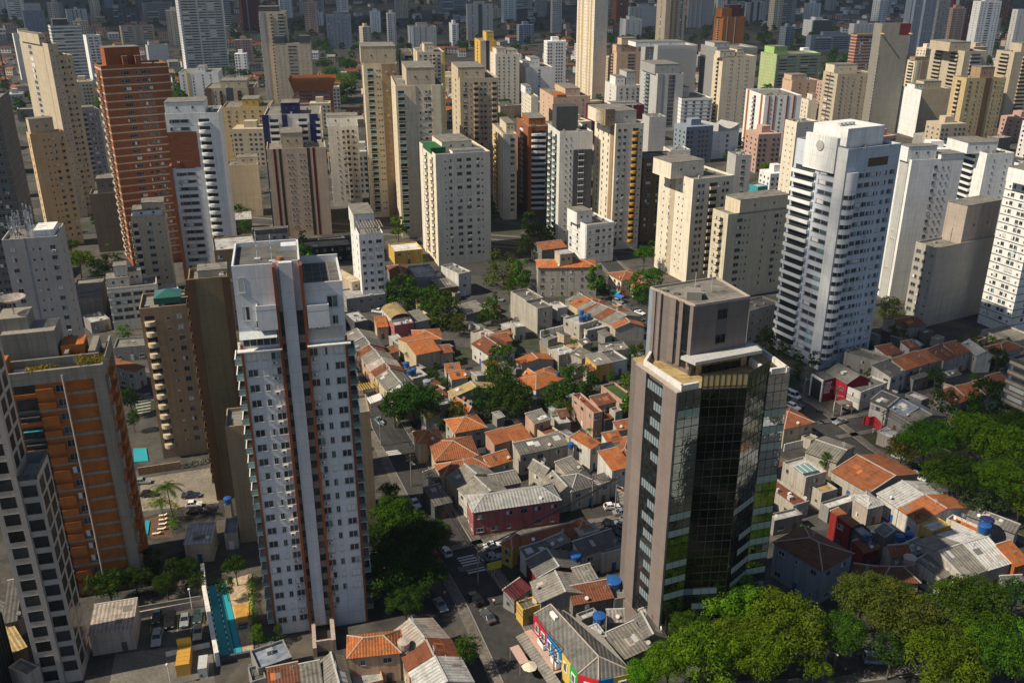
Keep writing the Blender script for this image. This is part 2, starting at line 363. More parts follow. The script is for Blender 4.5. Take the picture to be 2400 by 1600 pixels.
def tower(label, pts, skin='cream', L='', Fr='', side='L', yaw=-22.0, D=None, fl=2.9, z0=3.4, top=1.6, roof='cement', blk=(), band=None, cat='apartment building',
          name='apartment_tower', mat=None, g=None, far=None, seed=None, par=.9, extra=None, clut=True, wframe=0, group=None, landmark=True, native=False, nside=None):
    u, v, vb, uL, uR = pts if native else tuple(p and p * 2400 / 2352 for p in pts)
    P, H = hsolve(u, v, vb); ya = R(yaw)
    ex = Vector((math.cos(-ya), math.sin(-ya))); ey = Vector((-math.sin(-ya), math.cos(-ya)))
    Pt = Vector((P.x, P.y, P.z + H))
    if side == 'L':
        Wd = along(Pt, ex.x, ex.y, uR); Dp = along(Pt, ey.x, ey.y, uL) if uL else (D or Wd); org = P.copy()
    else:
        Wd = -along(Pt, ex.x, ex.y, uL); Dp = along(Pt, ey.x, ey.y, uR) if uR else (D or Wd); org = P - Vector((ex.x * Wd, ex.y * Wd, 0))
    if D: Dp = D
    if not 3 < Dp < 60: Dp = max(8, min(40, Dp if Dp > 0 else Wd))
    if not 2 < Wd < 80: print('WIDTH', label, Wd)
    rr = random.Random(seed or sum(map(ord, label)))
    root = thing(name, label, cat, org, -ya, group)
    m = mat or wall(skin)
    b = MB(); b.box(0, Wd, 0, Dp, -2, H - par)
    t = .25; zz = H - par
    b.box(0, Wd, 0, t, zz, H); b.box(0, Wd, Dp - t, Dp, zz, H); b.box(0, t, t, Dp - t, zz, H); b.box(Wd - t, Wd, t, Dp - t, zz, H)
    b.obj('wall', m, root)
    MB().box(t, Wd - t, t, Dp - t, zz + .02, zz + .06).obj('roof', flatroof(roof), root)
    nfl = max(1, int((H - top - z0) / fl + .35)); fl = (H - top - z0) / nfl
    F = Facade(root, org, ya, (dist(Pt) > 560) if far is None else far)
    if Fr: facerow(F, Fr, (0, 0), 0, Wd, z0, nfl, fl, H, skin, root, rr, wframe)
    if L:
        if side == 'L': facerow(F, L, (0, Dp), -math.pi / 2, Dp, z0, nfl, fl, H, skin, root, rr, wframe)
        else: facerow(F, L, (Wd, 0), math.pi / 2, Dp, z0, nfl, fl, H, skin, root, rr, wframe)
    if band:
        c, hb = band; b = MB()
        for i in range(nfl + 1):
            z = z0 + i * fl - hb * .3; b.box(-.1, Wd + .1, -.1, 0, z, z + hb); b.box(-.1, 0, 0, Dp, z, z + hb); b.box(Wd, Wd + .1, 0, Dp, z, z + hb)
        b.obj('floor_bands', wall(c), root)
    for q in blk:                                # roof block: x0,x1,y0,y1 as fractions, height, colour
        x0, x1, y0, y1, hb = q[:5]; c = q[5] if len(q) > 5 else skin; hb0 = zz + .04
        b = MB(); b.box(x0 * Wd, x1 * Wd, y0 * Dp, y1 * Dp, hb0, H + hb); bo = b.obj('roof_block', wall(c), root)
        MB().box(x0 * Wd - .15, x1 * Wd + .15, y0 * Dp - .15, y1 * Dp + .15, H + hb, H + hb + .18).obj('roof_slab', flatroof(roof), bo)
        if hb > 1.6:
            for xx in (.3, .7): link('window', unit_window(0), bo, (x0 * Wd + (x1 - x0) * Wd * xx, y0 * Dp, H + hb * .4), 0, (.8, 1, .8))
    if clut and dist(Pt) < 1300:
        for i in range(rr.randint(4, 9)):
            x, y = rr.uniform(.1, .85) * Wd, rr.uniform(.12, .8) * Dp; s = rr.uniform(.6, 1.5)
            MB().box(x, x + s, y, y + s, zz + .05, zz + .05 + rr.uniform(.5, 1.3)).obj('roof_vent', paint(rr.choice(('lgrey', 'grey', 'concrete')), .6), root)
        x, y = rr.uniform(.2, .8) * Wd, rr.uniform(.3, .8) * Dp
        a = MB(); a.tube((x, y, zz), (x, y, H + rr.uniform(2.5, 5)), .06, n=5)
        for i in range(3): a.tube((x - .6, y, H + 1 + .5 * i), (x + .6, y, H + 1 + .5 * i), .03, n=4)
        a.obj('antenna', paint('dgrey'), root)
    if extra: extra(root, F, Wd, Dp, H, z0, nfl, fl, rr)
    F.finish()
    cx = org + Vector((ex.x * Wd / 2 + ey.x * Dp / 2, ex.y * Wd / 2 + ey.y * Dp / 2, 0))
    FOOT.append((cx.x, cx.y, max(Wd, Dp) * .62))
    if landmark: LAND.append(((cx.x, cx.y), 'the ' + label))
    return root, Wd, Dp, H
FOOT = []
# ------------------------------------------------------------ foliage
LEAF = {'bright': (.085, .175, .005), 'green': (.042, .105, .005), 'dark': (.028, .068, .006), 'olive': (.07, .088, .010), 'yellow': (.24, .21, .015), 'bluish': (.045, .085, .03), 'foliage': (.07, .12, .016), 'red': (.30, .02, .03), 'violet': (.2, .04, .2)}
def leafm(k):
    key = ('leaf', k)
    if key in _mats: return _mats[key]
    m, N, L, b = new_mat('leaves_' + k); c = LEAF[k]
    tc = N.new('ShaderNodeTexCoord').outputs['Object']; oi = N.new('ShaderNodeObjectInfo').outputs['Random']
    n = noise(N, L, 2.6, tc, 4, .7); n2 = noise(N, L, 14.0, tc, 2)
    r = ramp(N, [(.30, tuple(x * .62 for x in c)), (.5, c), (.72, (min(1, c[0] * 1.7), min(1, c[1] * 1.35), c[2]))]); L.new(n, r.inputs[0])
    r2 = ramp(N, [(.3, (.85, .85, .85)), (.7, (1.1, 1.1, 1.1))]); L.new(n2, r2.inputs[0])
    cc = mixc(N, L, r.outputs[0], r2.outputs[0], 1, 'MULTIPLY')
    hs = N.new('ShaderNodeHueSaturation'); L.new(cc, hs.inputs['Color'])
    mv = N.new('ShaderNodeMapRange'); L.new(oi, mv.inputs[0]); mv.inputs[3].default_value = .75; mv.inputs[4].default_value = 1.25; L.new(mv.outputs[0], hs.inputs['Value'])
    mh = N.new('ShaderNodeMapRange'); L.new(oi, mh.inputs[0]); mh.inputs[3].default_value = .475; mh.inputs[4].default_value = .52; L.new(mh.outputs[0], hs.inputs['Hue'])
    L.new(hs.outputs[0], b.inputs['Base Color']); b.inputs['Roughness'].default_value = .6; b.inputs['Specular IOR Level'].default_value = .08
    tr = N.new('ShaderNodeBsdfTranslucent'); L.new(hs.outputs[0], tr.inputs[0]); mx = N.new('ShaderNodeMixShader'); mx.inputs[0].default_value = .33
    L.new(b.outputs[0], mx.inputs[1]); L.new(tr.outputs[0], mx.inputs[2]); L.new(mx.outputs[0], N['Material Output'].inputs['Surface'])
    _mats[key] = m; return m
BARK = paint((.10, .075, .05), .9)
def clumps_mesh(name, rng, clumps, leaf, per, mats, squash=.8):
    vs, fs = [], []
    for (cx, cy, cz, cr) in clumps:
        n = int(per * (cr ** 2)) + 6
        for i in range(n):
            z = rng.uniform(-.55, 1); t = rng.uniform(0, 2 * math.pi); q = math.sqrt(max(0, 1 - z * z)); d = Vector((q * math.cos(t), q * math.sin(t), z))
            p = Vector((cx, cy, cz)) + Vector((d.x * cr, d.y * cr, d.z * cr * squash)) * rng.uniform(.72, 1.08)
            nn = (d + Vector((rng.gauss(0, .33), rng.gauss(0, .33), rng.gauss(.1, .33)))).normalized(); a = nn.orthogonal().normalized()
            a.rotate(Matrix.Rotation(rng.uniform(0, 6.28), 3, nn)); bb = nn.cross(a); s = leaf * rng.uniform(.6, 1.3); h = s * rng.uniform(.45, .8)
            i0 = len(vs); vs += [tuple(p - a * s), tuple(p - bb * h * .8), tuple(p + a * s), tuple(p + bb * h)]; fs.append((i0, i0 + 1, i0 + 2, i0 + 3))
    me = bpy.data.meshes.new(name); me.from_pydata(vs, [], fs); me.update(); me.materials.append(mats); return me
def crown_proto(seed, shape, nc, leaf, per):      # a crown of radius 1 whose middle is the origin
    rng = random.Random(seed); cl = []
    lob = [(rng.uniform(0, 6.28), rng.uniform(.75, 1.05)) for i in range(6)]
    for i in range(nc):
        t = rng.uniform(0, 2 * math.pi); lobe = max([w_ * (1 - .35 * abs(math.sin((t - a) / 2)) ** .7) for a, w_ in lob])
        if shape == 'dome': z = rng.uniform(-.12, .42); r = lobe * math.sqrt(rng.uniform(.02, 1)) * math.sqrt(max(.1, 1 - (max(z, 0) / .55) ** 2)) * .86
        elif shape == 'tall': z = rng.uniform(-1.2, 1.3); r = lobe * math.sqrt(max(.05, 1 - (z / 1.45) ** 2)) * math.sqrt(rng.uniform(.1, 1)) * .7
        elif shape == 'loose': z = rng.uniform(-.55, .75); r = lobe * math.sqrt(max(.05, 1 - (z / .95) ** 2)) * math.sqrt(rng.uniform(.2, 1)) * .9
        else: z = rng.uniform(-.55, .72); r = lobe * math.sqrt(max(.05, 1 - (z / .85) ** 2)) * math.sqrt(rng.uniform(.15, 1)) * .8
        cl.append((r * math.cos(t), r * math.sin(t), z, rng.uniform(.09, .22) * (1.15 if nc < 50 else 1)))
    return clumps_mesh('crown', rng, cl, leaf, per, leafm('green')), cl
PROTO = {}
for i in range(3):
    PROTO['big', i] = crown_proto(10 + i, 'dome', 120, .027, 3300)
    PROTO['dome', i] = crown_proto(20 + i, 'dome', 70, .04, 1500)
    PROTO['round', i] = crown_proto(30 + i, 'round', 60, .045, 1300)
    PROTO['loose', i] = crown_proto(40 + i, 'loose', 42, .045, 1000)
    PROTO['far', i] = crown_proto(60 + i, 'round', 26, .11, 330)
PROTO['tall', 0] = crown_proto(50, 'tall', 60, .045, 1200); PROTO['tall', 1] = crown_proto(51, 'tall', 55, .045, 1200); PROTO['tall', 2] = PROTO['tall', 0]
_trunks = {}
def trunk_proto(kind, i):                        # unit trunk: foot at 0, crown middle at z 1, limbs reach into the crown
    k = (kind, i)
    if k not in _trunks:
        rng = random.Random(i + 5); b = MB(); b.tube((0, 0, -.05), (.02, .01, .55), .045, .03, n=7); cl = PROTO[kind, i][1]
        for c in rng.sample(cl, min(7, len(cl))):
            q = (c[0] * .55 * .6, c[1] * .55 * .6, 1 + c[2] * .3); mid = (q[0] * .5, q[1] * .5, .78)
            b.tube((.02, .01, .53), mid, .024, .016, n=5); b.tube(mid, q, .016, .006, n=5)
        _trunks[k] = b.mesh('trunk', BARK)
    return _trunks[k]
TREES = []
def plant(x, y, z, rad, hc, kind, leaf, label, name='broadleaf_tree', cat='tree', group=None, squash=1.0, rng=rnd):
    i = rng.randrange(3)
    t = thing(name, label, cat, (x, y, z), rng.uniform(0, 6.28), group)
    link('trunk', trunk_proto(kind, i), t, (0, 0, 0), 0, (max(rad, hc * .6), max(rad, hc * .6), hc))
    c = link('crown', PROTO[kind, i][0], t, (0, 0, hc), 0, (rad, rad, rad * squash))
    c.material_slots[0].link = 'OBJECT'; c.material_slots[0].material = leafm(leaf)
    TREES.append((x, y, rad)); return t
def tree_px(u, v, rpx, kind, leaf, label, hc=None, **k):      # crown middle seen at (u,v), radius in photograph pixels
    hc = hc or 7.0
    for i in range(3):
        P = at(u, v, hc); g = terrain(P.x, P.y); P = at(u, v, hc + g)
    rad = rpx * (P.y * CP - (P.z - CAMZ) * SP) / FPX
    return plant(P.x, P.y, g, rad, hc, kind, leaf, label, **k)
def leafclump(name, parent, pts, r, leaf, seed=1):
    rng = random.Random(seed); cl = [(p[0] + rng.gauss(0, .2), p[1] + rng.gauss(0, .2), p[2] + r * .4, r * rng.uniform(.6, 1)) for p in pts]
    return link(name, clumps_mesh(name, rng, cl, .16, 60, leafm(leaf)), parent)
def palm_proto(seed):
    rng = random.Random(seed); tb = MB()
    for i in range(6): tb.tube((.04 * i * .3, 0, i / 6), (.04 * (i + 1) * .3, 0, (i + 1) / 6), .035 - .002 * i, .033 - .002 * i, n=7)
    fb = MB()
    for i in range(22):
        t = i * 2.4 + rng.uniform(-.3, .3); up = rng.uniform(-.2, .9); ln = rng.uniform(.8, 1.05); prev = Vector((0, 0, 0)); d = Vector((math.cos(t), math.sin(t), 0)); s = Vector((-math.sin(t), math.cos(t), 0))
        for k in range(7):
            f = (k + 1) / 7; cur = d * (ln * f) + Vector((0, 0, up * f * .7 - f * f * (.55 + .35 * up)))
            wd = .19 * math.sin(math.pi * min(.97, f * .85 + .1)); 
            for sg in (-1, 1):
                for q in (0, .5):
                    a = prev.lerp(cur, q); b_ = prev.lerp(cur, q + .36); tip = a.lerp(b_, 1.5) + s * (sg * wd) + Vector((0, 0, -.07))
                    fb.poly([a, b_, tip])
            prev = cur
    return tb.mesh('trunk', BARK), fb.mesh('fronds', leafm('green'))
PALMS = [palm_proto(1), palm_proto(2)]
def palm_px(u, v, rpx, h, label, leaf='green', rng=rnd):
    P = at(u, v, h); g = terrain(P.x, P.y); rad = rpx * (P.y * CP - (P.z - CAMZ) * SP) / FPX; tr, fr = rng.choice(PALMS)
    t = thing('palm_tree', label, 'palm tree', (P.x, P.y, g), rng.uniform(0, 6.28)); link('trunk', tr, t, None, 0, (h * .45, h * .45, h))
    c = link('fronds', fr, t, (.07 * h * .45 * 1.02, 0, h), 0, (rad, rad, rad)); c.material_slots[0].link = 'OBJECT'; c.material_slots[0].material = leafm(leaf)
    TREES.append((P.x, P.y, rad)); return t
# ------------------------------------------------------------ ground, roads
def ground_mat():
    m, N, L, b = new_mat('ground'); tc = N.new('ShaderNodeTexCoord').outputs['Object']
    vo = N.new('ShaderNodeTexVoronoi'); vo.inputs['Scale'].default_value = .085; L.new(tc, vo.inputs['Vector'])
    sp = N.new('ShaderNodeSeparateColor'); L.new(vo.outputs['Color'], sp.inputs[0])
    r = ramp(N, [(.0, (.06, .057, .052)), (.3, (.09, .083, .07)), (.5, (.125, .108, .085)), (.7, (.05, .06, .025)), (.86, (.10, .094, .084))]); r.color_ramp.interpolation = 'CONSTANT'; L.new(sp.outputs[0], r.inputs[0])
    n = noise(N, L, .25, tc, 6, .7); r2 = ramp(N, [(.3, (.3, .3, .3)), (.7, (.9, .9, .9))]); L.new(n, r2.inputs[0])
    L.new(mixc(N, L, r.outputs[0], r2.outputs[0], 1, 'MULTIPLY'), b.inputs['Base Color']); b.inputs['Roughness'].default_value = .95; return m
def asphalt_mat(name='asphalt', c=(.045, .045, .047), sc=.5):
    m, N, L, b = new_mat(name); tc = N.new('ShaderNodeTexCoord').outputs['Object']
    n = noise(N, L, sc, tc, 6, .72); n2 = noise(N, L, .12, tc, 3, .6)
    r = ramp(N, [(.3, tuple(x * .62 for x in c)), (.5, c), (.72, tuple(x * 1.6 for x in c))]); L.new(n, r.inputs[0])
    r2 = ramp(N, [(.35, (.7, .7, .7)), (.65, (1.15, 1.12, 1.08))]); L.new(n2, r2.inputs[0])
    L.new(mixc(N, L, r.outputs[0], r2.outputs[0], 1, 'MULTIPLY'), b.inputs['Base Color']); b.inputs['Roughness'].default_value = .92; return m
b = MB(); NX, NY = 60, 90
xs = [-2600 + 5200 * i / NX for i in range(NX + 1)]; ys = [-300 + 5300 * (j / NY) ** 1.25 for j in range(NY + 1)]
for j in range(NY + 1):
    for i in range(NX + 1): b.v.append((xs[i], ys[j], terrain(xs[i], ys[j])))
for j in range(NY):
    for i in range(NX): k = j * (NX + 1) + i; b.f.append((k, k + 1, k + NX + 2, k + NX + 1)); b.m.append(0)
struct(b.obj('ground', ground_mat(), smooth=True))
ASPH = asphalt_mat('asphalt', (.036, .035, .035)); PAVE = asphalt_mat('pavement_concrete', (.125, .112, .098), 1.2); KERB = paint((.22, .21, .19), .9); LINE = paint((.6, .6, .57), .8); YLINE = paint((.5, .34, .05), .8)
ROADS = []
def road(name, pts, wd, z=.004, mat=None, walk=2.4, left=True, right=True):
    pts = [Vector((p[0], p[1], 0)) for p in pts]; ROADS.append((pts, wd / 2 + walk))
    nrm = []
    for i in range(len(pts)):
        d = (pts[min(i + 1, len(pts) - 1)] - pts[max(i - 1, 0)]).normalized(); nrm.append(Vector((-d.y, d.x, 0)))
    b = MB()
    for i in range(len(pts) - 1):
        a, c = pts[i], pts[i + 1]; b.quad(a - nrm[i] * wd / 2 + Vector((0, 0, z)), c - nrm[i + 1] * wd / 2 + Vector((0, 0, z)), c + nrm[i + 1] * wd / 2 + Vector((0, 0, z)), a + nrm[i] * wd / 2 + Vector((0, 0, z)))
    struct(b.obj(name, mat or ASPH))
    for sg, on in ((1, left), (-1, right)):
        if not on: continue
        p = MB()
        for i in range(len(pts) - 1):
            a0, c0 = pts[i] + nrm[i] * sg * wd / 2, pts[i + 1] + nrm[i + 1] * sg * wd / 2; a1, c1 = pts[i] + nrm[i] * sg * (wd / 2 + walk), pts[i + 1] + nrm[i + 1] * sg * (wd / 2 + walk)
            ak, ck = pts[i] + nrm[i] * sg * (wd / 2 + .2), pts[i + 1] + nrm[i + 1] * sg * (wd / 2 + .2)
            h = Vector((0, 0, .13)); g0 = Vector((0, 0, -.1))
            q = [(a0 + g0, c0 + g0, c0 + h, a0 + h, 1), (a0 + h, c0 + h, ck + h, ak + h, 1), (ak + h, ck + h, c1 + h, a1 + h, 0), (a1 + h, c1 + h, c1 + g0, a1 + g0, 0)]
            for w_ in q: p.quad(*(w_[:4] if sg > 0 else (w_[1], w_[0], w_[3], w_[2])), w_[4])
        struct(p.obj('pavement', [PAVE, KERB]))
    return pts
def sheet(name, pts, mat, z=.008, kind='structure', thick=None):
    b = MB(); pts = [(p[0], p[1]) for p in pts]
    A = sum(p[0] * q[1] - q[0] * p[1] for p, q in zip(pts, pts[1:] + pts[:1]))
    if A < 0: pts = pts[::-1]
    if thick: b.prism(pts, z - thick, z)
    else: b.poly([(*p, z) for p in pts])
    o = b.obj(name, mat); o['kind'] = kind; return o
road('road', [(-52, 290), (-43.5, 259), (-35, 228), (-22.5, 196), (-13, 171), (-5.5, 153), (1.5, 133), (9, 110), (20, 80)], 8.2)
road('road', [(43, 352), (46.5, 338), (52, 307), (62, 283), (74, 260), (84.5, 240), (91.5, 214), (102, 190), (110, 172), (120, 148), (135, 110)], 9.0)
road('road', [(-13, 166), (2, 172), (18, 176.5), (34, 181)], 6.5, z=.008, walk=1.6)
road('road', [(88, 226), (105, 232), (125, 236), (150, 238)], 7.5, z=.008, walk=1.8)
road('road', [(-160, 268), (-125, 262), (-98, 250), (-70, 244)], 13, z=.008, walk=2.0)
road('road', [(30, 122), (60, 124), (90, 129), (125, 133), (180, 136)], 9, z=.012, walk=2)
road('road', [(-30, 420), (40, 395), (48, 352)], 9, z=.012, walk=2)
road('road', [(-200, 470), (-30, 425), (140, 380), (300, 340)], 10, z=.016, walk=2)
def stripes(u0, v0, u1, v1, n, w_, ln, ang):
    a, c = at(u0, v0), at(u1, v1); b = MB()
    for i in range(n):
        p = a.lerp(c, i / (n - 1)); d = Vector((math.cos(ang), math.sin(ang), 0)); s = Vector((-d.y, d.x, 0))
        b.quad(*(Vector((q.x, q.y, .024)) for q in (p - d * ln / 2 - s * w_ / 2, p + d * ln / 2 - s * w_ / 2, p + d * ln / 2 + s * w_ / 2, p - d * ln / 2 + s * w_ / 2)))
    o = b.obj('crosswalk', LINE); o['kind'] = 'structure'
stripes(1092, 1304, 1118, 1338, 7, .5, 4.0, R(20)); stripes(917, 1057, 925, 1064, 3, .5, 3.5, R(15))
b = MB(); p0, p1 = at(1150, 1558), at(1178, 1605)
for o_ in (0, .25):
    d = (p1 - p0).normalized(); s = Vector((-d.y, d.x, 0)); a, c = p0 + s * o_, p1 + s * o_; z = Vector((0, 0, .02)); b.quad(a + z, c + z, c + s * .12 + z, a + s * .12 + z)
struct(b.obj('road_marking', YLINE))
b = MB()
for i in range(7):
    p = Vector((-104 + 1.2 * i * .2, 0, 0)); a = at(318, 928 + 7 * i); c = at(352, 922 + 7 * i); s = Vector((0, .45, .02)); z = Vector((0, 0, .02)); b.quad(a + z, c + z, c + s, a + s)
struct(b.obj('road_marking', LINE))
# the car park and the driveways at the lower left
LOT = asphalt_mat('parking_asphalt', (.07, .066, .06), .8); PAVER = asphalt_mat('driveway_pavers', (.13, .12, .105), 2.0)
sheet('parking_lot', [at(*T('03', 1250, 1250)), at(*T('03', 1250, 900)), at(*T('03', 1880, 870)), at(*T('03', 1940, 1200))], LOT, .02)
sheet('driveway', [at(*T('03', 1000, 1600)), at(*T('03', 1060, 1300)), at(*T('03', 1940, 1195)), at(*T('03', 1980, 1600))], PAVER, .026)
sheet('car_park_yard', [at(*T('02', 1290, 1560)), at(*T('02', 1290, 1260)), at(*T('02', 1930, 1160)), at(*T('02', 2010, 1480))], asphalt_mat('yard_gravel', (.22, .19, .15), 1.5), .02)
b = MB()
for x in (1390, 1510, 1635, 1760, 1875):
    a, c = at(*T('03', x, 940)), at(*T('03', x - 10, 1100)); s = Vector((.14, 0, .032)); z = Vector((0, 0, .032)); b.quad(a + z, a + s, c + s, c + z)
struct(b.obj('parking_marking', YLINE))
sheet('dirt_lot', [at(*T('21', 250, 1560)), at(*T('21', 540, 1500)), at(*T('22', 650, 60)), at(*T('22', 260, 130))], asphalt_mat('bare_earth', (.26, .19, .10), .8), .02)
# ------------------------------------------------------------ the towers: roof corner (x, y), row of its foot, columns of the far ends of the two faces
B1 = [(.3, .75, .3, .75, 3.5)]
def crown_blocks(root, F, Wd, Dp, H, z0, nfl, fl, rr):
    b = MB()
    for a, c in ((0, .3), (.7, 1)):
        b.prism([(a * Wd, -.2), (c * Wd, -.2), (c * Wd, .5 * Dp), (a * Wd, .5 * Dp)], H, H + 6)
    b.obj('roof_crown', wall('dgrey'), root)
def net_flare(col):
    def f(root, F, Wd, Dp, H, z0, nfl, fl, rr):
        b = MB(); q = [(0, 0), (Wd, 0), (Wd, Dp), (0, Dp)]
        for i in range(4):
            a, c = q[i], q[(i + 1) % 4]; o = 3.2; cx, cy = Wd / 2, Dp / 2
            g = lambda p: (p[0] + (o if p[0] > cx else -o), p[1] + (o if p[1] > cy else -o))
            a2, c2 = g(a), g(c); b.quad((a[0], a[1], H - 9), (c[0], c[1], H - 9), (c2[0], c2[1], H + 2), (a2[0], a2[1], H + 2))
        o = b.obj('safety_net', netm(col), root)
        md = o.modifiers.new('thick', 'SOLIDIFY'); md.thickness = .1
    return f
def netm(c):
    k = ('net', c)
    if k in _mats: return _mats[k]
    m, N, L, b = new_mat('safety_net'); tc = N.new('ShaderNodeTexCoord').outputs['Object']; n = noise(N, L, 1.5, tc, 5, .8)
    r = ramp(N, [(.4, tuple(x * .7 for x in PAL[c])), (.7, PAL[c])]); L.new(n, r.inputs[0]); L.new(r.outputs[0], b.inputs['Base Color'])
    a = ramp(N, [(.35, (.55, .55, .55)), (.6, (.95, .95, .95))]); L.new(n, a.inputs[0]); L.new(a.outputs[0], b.inputs['Alpha']); b.inputs['Roughness'].default_value = .9
    _mats[k] = m; return m
def planter(root, F, Wd, Dp, H, z0, nfl, fl, rr):
    leafclump('roof_plants', root, [(rr.uniform(.1, .9) * Wd, rr.uniform(.05, .25) * Dp, H - .5) for i in range(7)], 1.3, 'foliage')
def shed(x0, x1, y0, y1, h, c, name='roof_pavilion'):
    def f(root, F, Wd, Dp, H, z0, nfl, fl, rr):
        b = MB(); b.box(x0 * Wd, x1 * Wd, y0 * Dp, y1 * Dp, H - .8, H + h); b.obj(name, wall(c), root)
    return f
def net_body(col, z=.45):
    def f(root, F, Wd, Dp, H, z0, nfl, fl, rr):
        b = MB(); b.box(-.6, Wd + .6, -.6, Dp + .6, H * z, H + 1); b.f = b.f[2:]; b.m = b.m[2:]
        b.obj('safety_net', netm(col), root)
    return f
def arch(root, F, Wd, Dp, H, z0, nfl, fl, rr):
    b = MB(); n = 14
    for i in range(n):
        x0, x1 = Wd * (.25 + .75 * i / n), Wd * (.25 + .75 * (i + 1) / n); f = lambda x: H + 3.2 - 4 * ((x / Wd - .625) / .375) ** 2 * -.7
        b.box(x0, x1, -.1, Dp * .6, H - .5, H + 1 + 3.5 * abs((x0 / Wd - .625) / .375) ** 1.6)
    b.obj('curved_roof', wall('lgrey'), root)
def pergola(root, x0, x1, y0, y1, z):
    b = MB()
    for i in range(9): x = x0 + (x1 - x0) * i / 8; b.box(x - .09, x + .09, y0, y1, z, z + .15)
    for i in range(4): y = y0 + (y1 - y0) * i / 3; b.box(x0, x1, y - .09, y + .09, z + .15, z + .28)
    for x in (x0, (x0 + x1) / 2, x1): b.box(x - .08, x + .08, y0, y0 + .16, z - 2.6, z)
    b.obj('pergola', paint('stone'), root)
def antennas(root, Wd, Dp, H):
    rr = random.Random(3)
    for i in range(26):
        x, y = rr.uniform(.02, .5) * Wd, rr.uniform(.05, .8) * Dp; b = MB(); h = rr.uniform(3, 8)
        b.tube((x, y, H - 1), (x, y, H + h), .09, .05, n=5)
        for k in range(rr.randint(1, 3)):
            z = H + h * rr.uniform(.4, .95); b.box(x - .15, x + .2, y - .35, y - .15, z - .9, z + .9)
        b.tube((x - .8, y, H + h * .7), (x + .8, y, H + h * .7), .04, n=4)
        b.obj('antenna', paint('steel', .5), root)
    MB().box(.58 * Wd, .95 * Wd, .1 * Dp, .7 * Dp, H - .5, H + 1.6).obj('roof_block', wall('white'), root)
def skylight(root, Wd, Dp, H):
    b = MB(); b.box(.3 * Wd, .85 * Wd, .15 * Dp, .7 * Dp, H, H + 1.6); x0, x1, y0, y1 = .3 * Wd, .85 * Wd, .15 * Dp, .7 * Dp; c = ((x0 + x1) / 2, (y0 + y1) / 2, H + 3)
    for a, d in (((x0, y0), (x1, y0)), ((x1, y0), (x1, y1)), ((x1, y1), (x0, y1)), ((x0, y1), (x0, y0))): b.poly([(*a, H + 1.62), (*d, H + 1.62), c], 0)
    b.obj('roof_conservatory', paint((.03, .12, .095), .12), root)
TW = tower
YB = -32
# --- left side
TW('white and terracotta tower with curved balconies', (378, 262, 640, 360, 500), 'white', L='w.3 w.7', Fr='r.27:.34 W.12 o.72:4.5:white', blk=[(.0, .75, .1, .8, 4)], fl=3, yaw=-12, extra=lambda root, F, Wd, Dp, H, *a: (MB().box(-.12, .55 * Wd, -.12, 0, H - 21, H - 7).obj('brick_panel', brickm('rust'), root), MB().box(-1.2, .02, -1.0, Dp * .6, 0, H - 20).obj('brick_wing', brickm('rust'), root)))
TW('tall brick red tower with pale floor bands and planted side balconies', (231, 152, 612, 216, 385), 'brick', mat=brickm('brick'), L='b.5:5:beige', Fr='W.36 w.52 W.62 w.30 w.7', band=('sand', .55), blk=[(.1, .62, .15, .8, 6.5, 'brick'), (.33, .4, -.02, .3, 3.2, 'brick'), (.52, .59, -.02, .3, 3.2, 'brick')], fl=3.05, yaw=YB)
TW('tall beige tower with large blank panels up its side', (109, 101, 500, 44, 131), 'beige', L='p.35:5.5 k.82:.6:tan', Fr='d.3 d.75', blk=[(-.2, .5, .2, .9, 4)], yaw=-42, wframe=1)
TW('pale slab standing behind the tall beige tower', (128, 128, 492, 118, 166), 'sand', Fr='w.3 w.7 d.5', D=14, yaw=-42, landmark=False)
TW('tan tower with small square window pairs', (67.5, 308, 570, 60, 146), 'sand', mat=wall((.62, .44, .24)), Fr='d.38 d.52 w.66 w.9', L='w.5', blk=[(.05, .75, .1, .9, 6)], yaw=-36)
TW('lilac grey apartment block with pale square windows', (148, 256, 420, None, 226), 'lilac', Fr='w.15 W.45 d.62 W.75 w.9 b.55:2.6:lgrey', D=14, yaw=YB, blk=[(.2, .9, .2, .8, 1)], wframe=1)
TW('grey tower striped with white balcony slabs', (115, 59, 240, None, 185), 'grey', Fr='r.4:.75', band=('white', .9), D=16, blk=[(.1, .6, .1, .7, 5, 'dgrey')], yaw=YB)
TW('small white tower behind the striped grey tower', (197, 82, 190, 190, 230), 'white', Fr='r.3:.3 r.7:.3', L='d.5', yaw=YB)
TW('small charcoal block with rows of pale windows', (152, 150, 235, None, 190), 'dgrey', Fr='w.2 w.4 w.6 w.8', D=12, yaw=YB, wframe=1)
TW('off white tower with a stepped top', (30, 78, 185, None, 95), 'offwhite', Fr='d.3 d.7', D=14, blk=[(.2, .55, .2, .8, 4.5)], yaw=YB)
TW('far greenish block with a white slab on top', (51, 25, 80, None, 100), 'bluegrey', Fr='w.2 w.4 w.6 w.8', D=14, yaw=YB, blk=[(.1, .9, .1, .9, 10, 'lgrey')])
TW('far white block with dark vertical strips', (152, 22, 57, None, 198), 'offwhite', Fr='g.3 g.5 g.7', D=14, yaw=YB)
TW('far beige slab with a grey centre bay', (277, 60, 104, None, 352), 'beige', Fr='r.2:.3 s.5:6:grey r.8:.3', D=12, yaw=YB)
TW('far dark grey apartment block with blue awning', (247, 20, 60, None, 320), 'dgrey', Fr='r.3:.3 r.7:.3', D=16, yaw=YB, blk=[(.2, .35, .2, .6, 5, 'lgrey')])
TW('far charcoal slab on the hillside', (328, 7, 52, None, 395), 'grey', Fr='r.5:.9', D=12, yaw=YB)
TW('white stepped wall behind the brick red tower', (338, 104, 152, None, 385), 'offwhite', D=12, yaw=YB, blk=[(.1, .4, .2, .8, 4)])
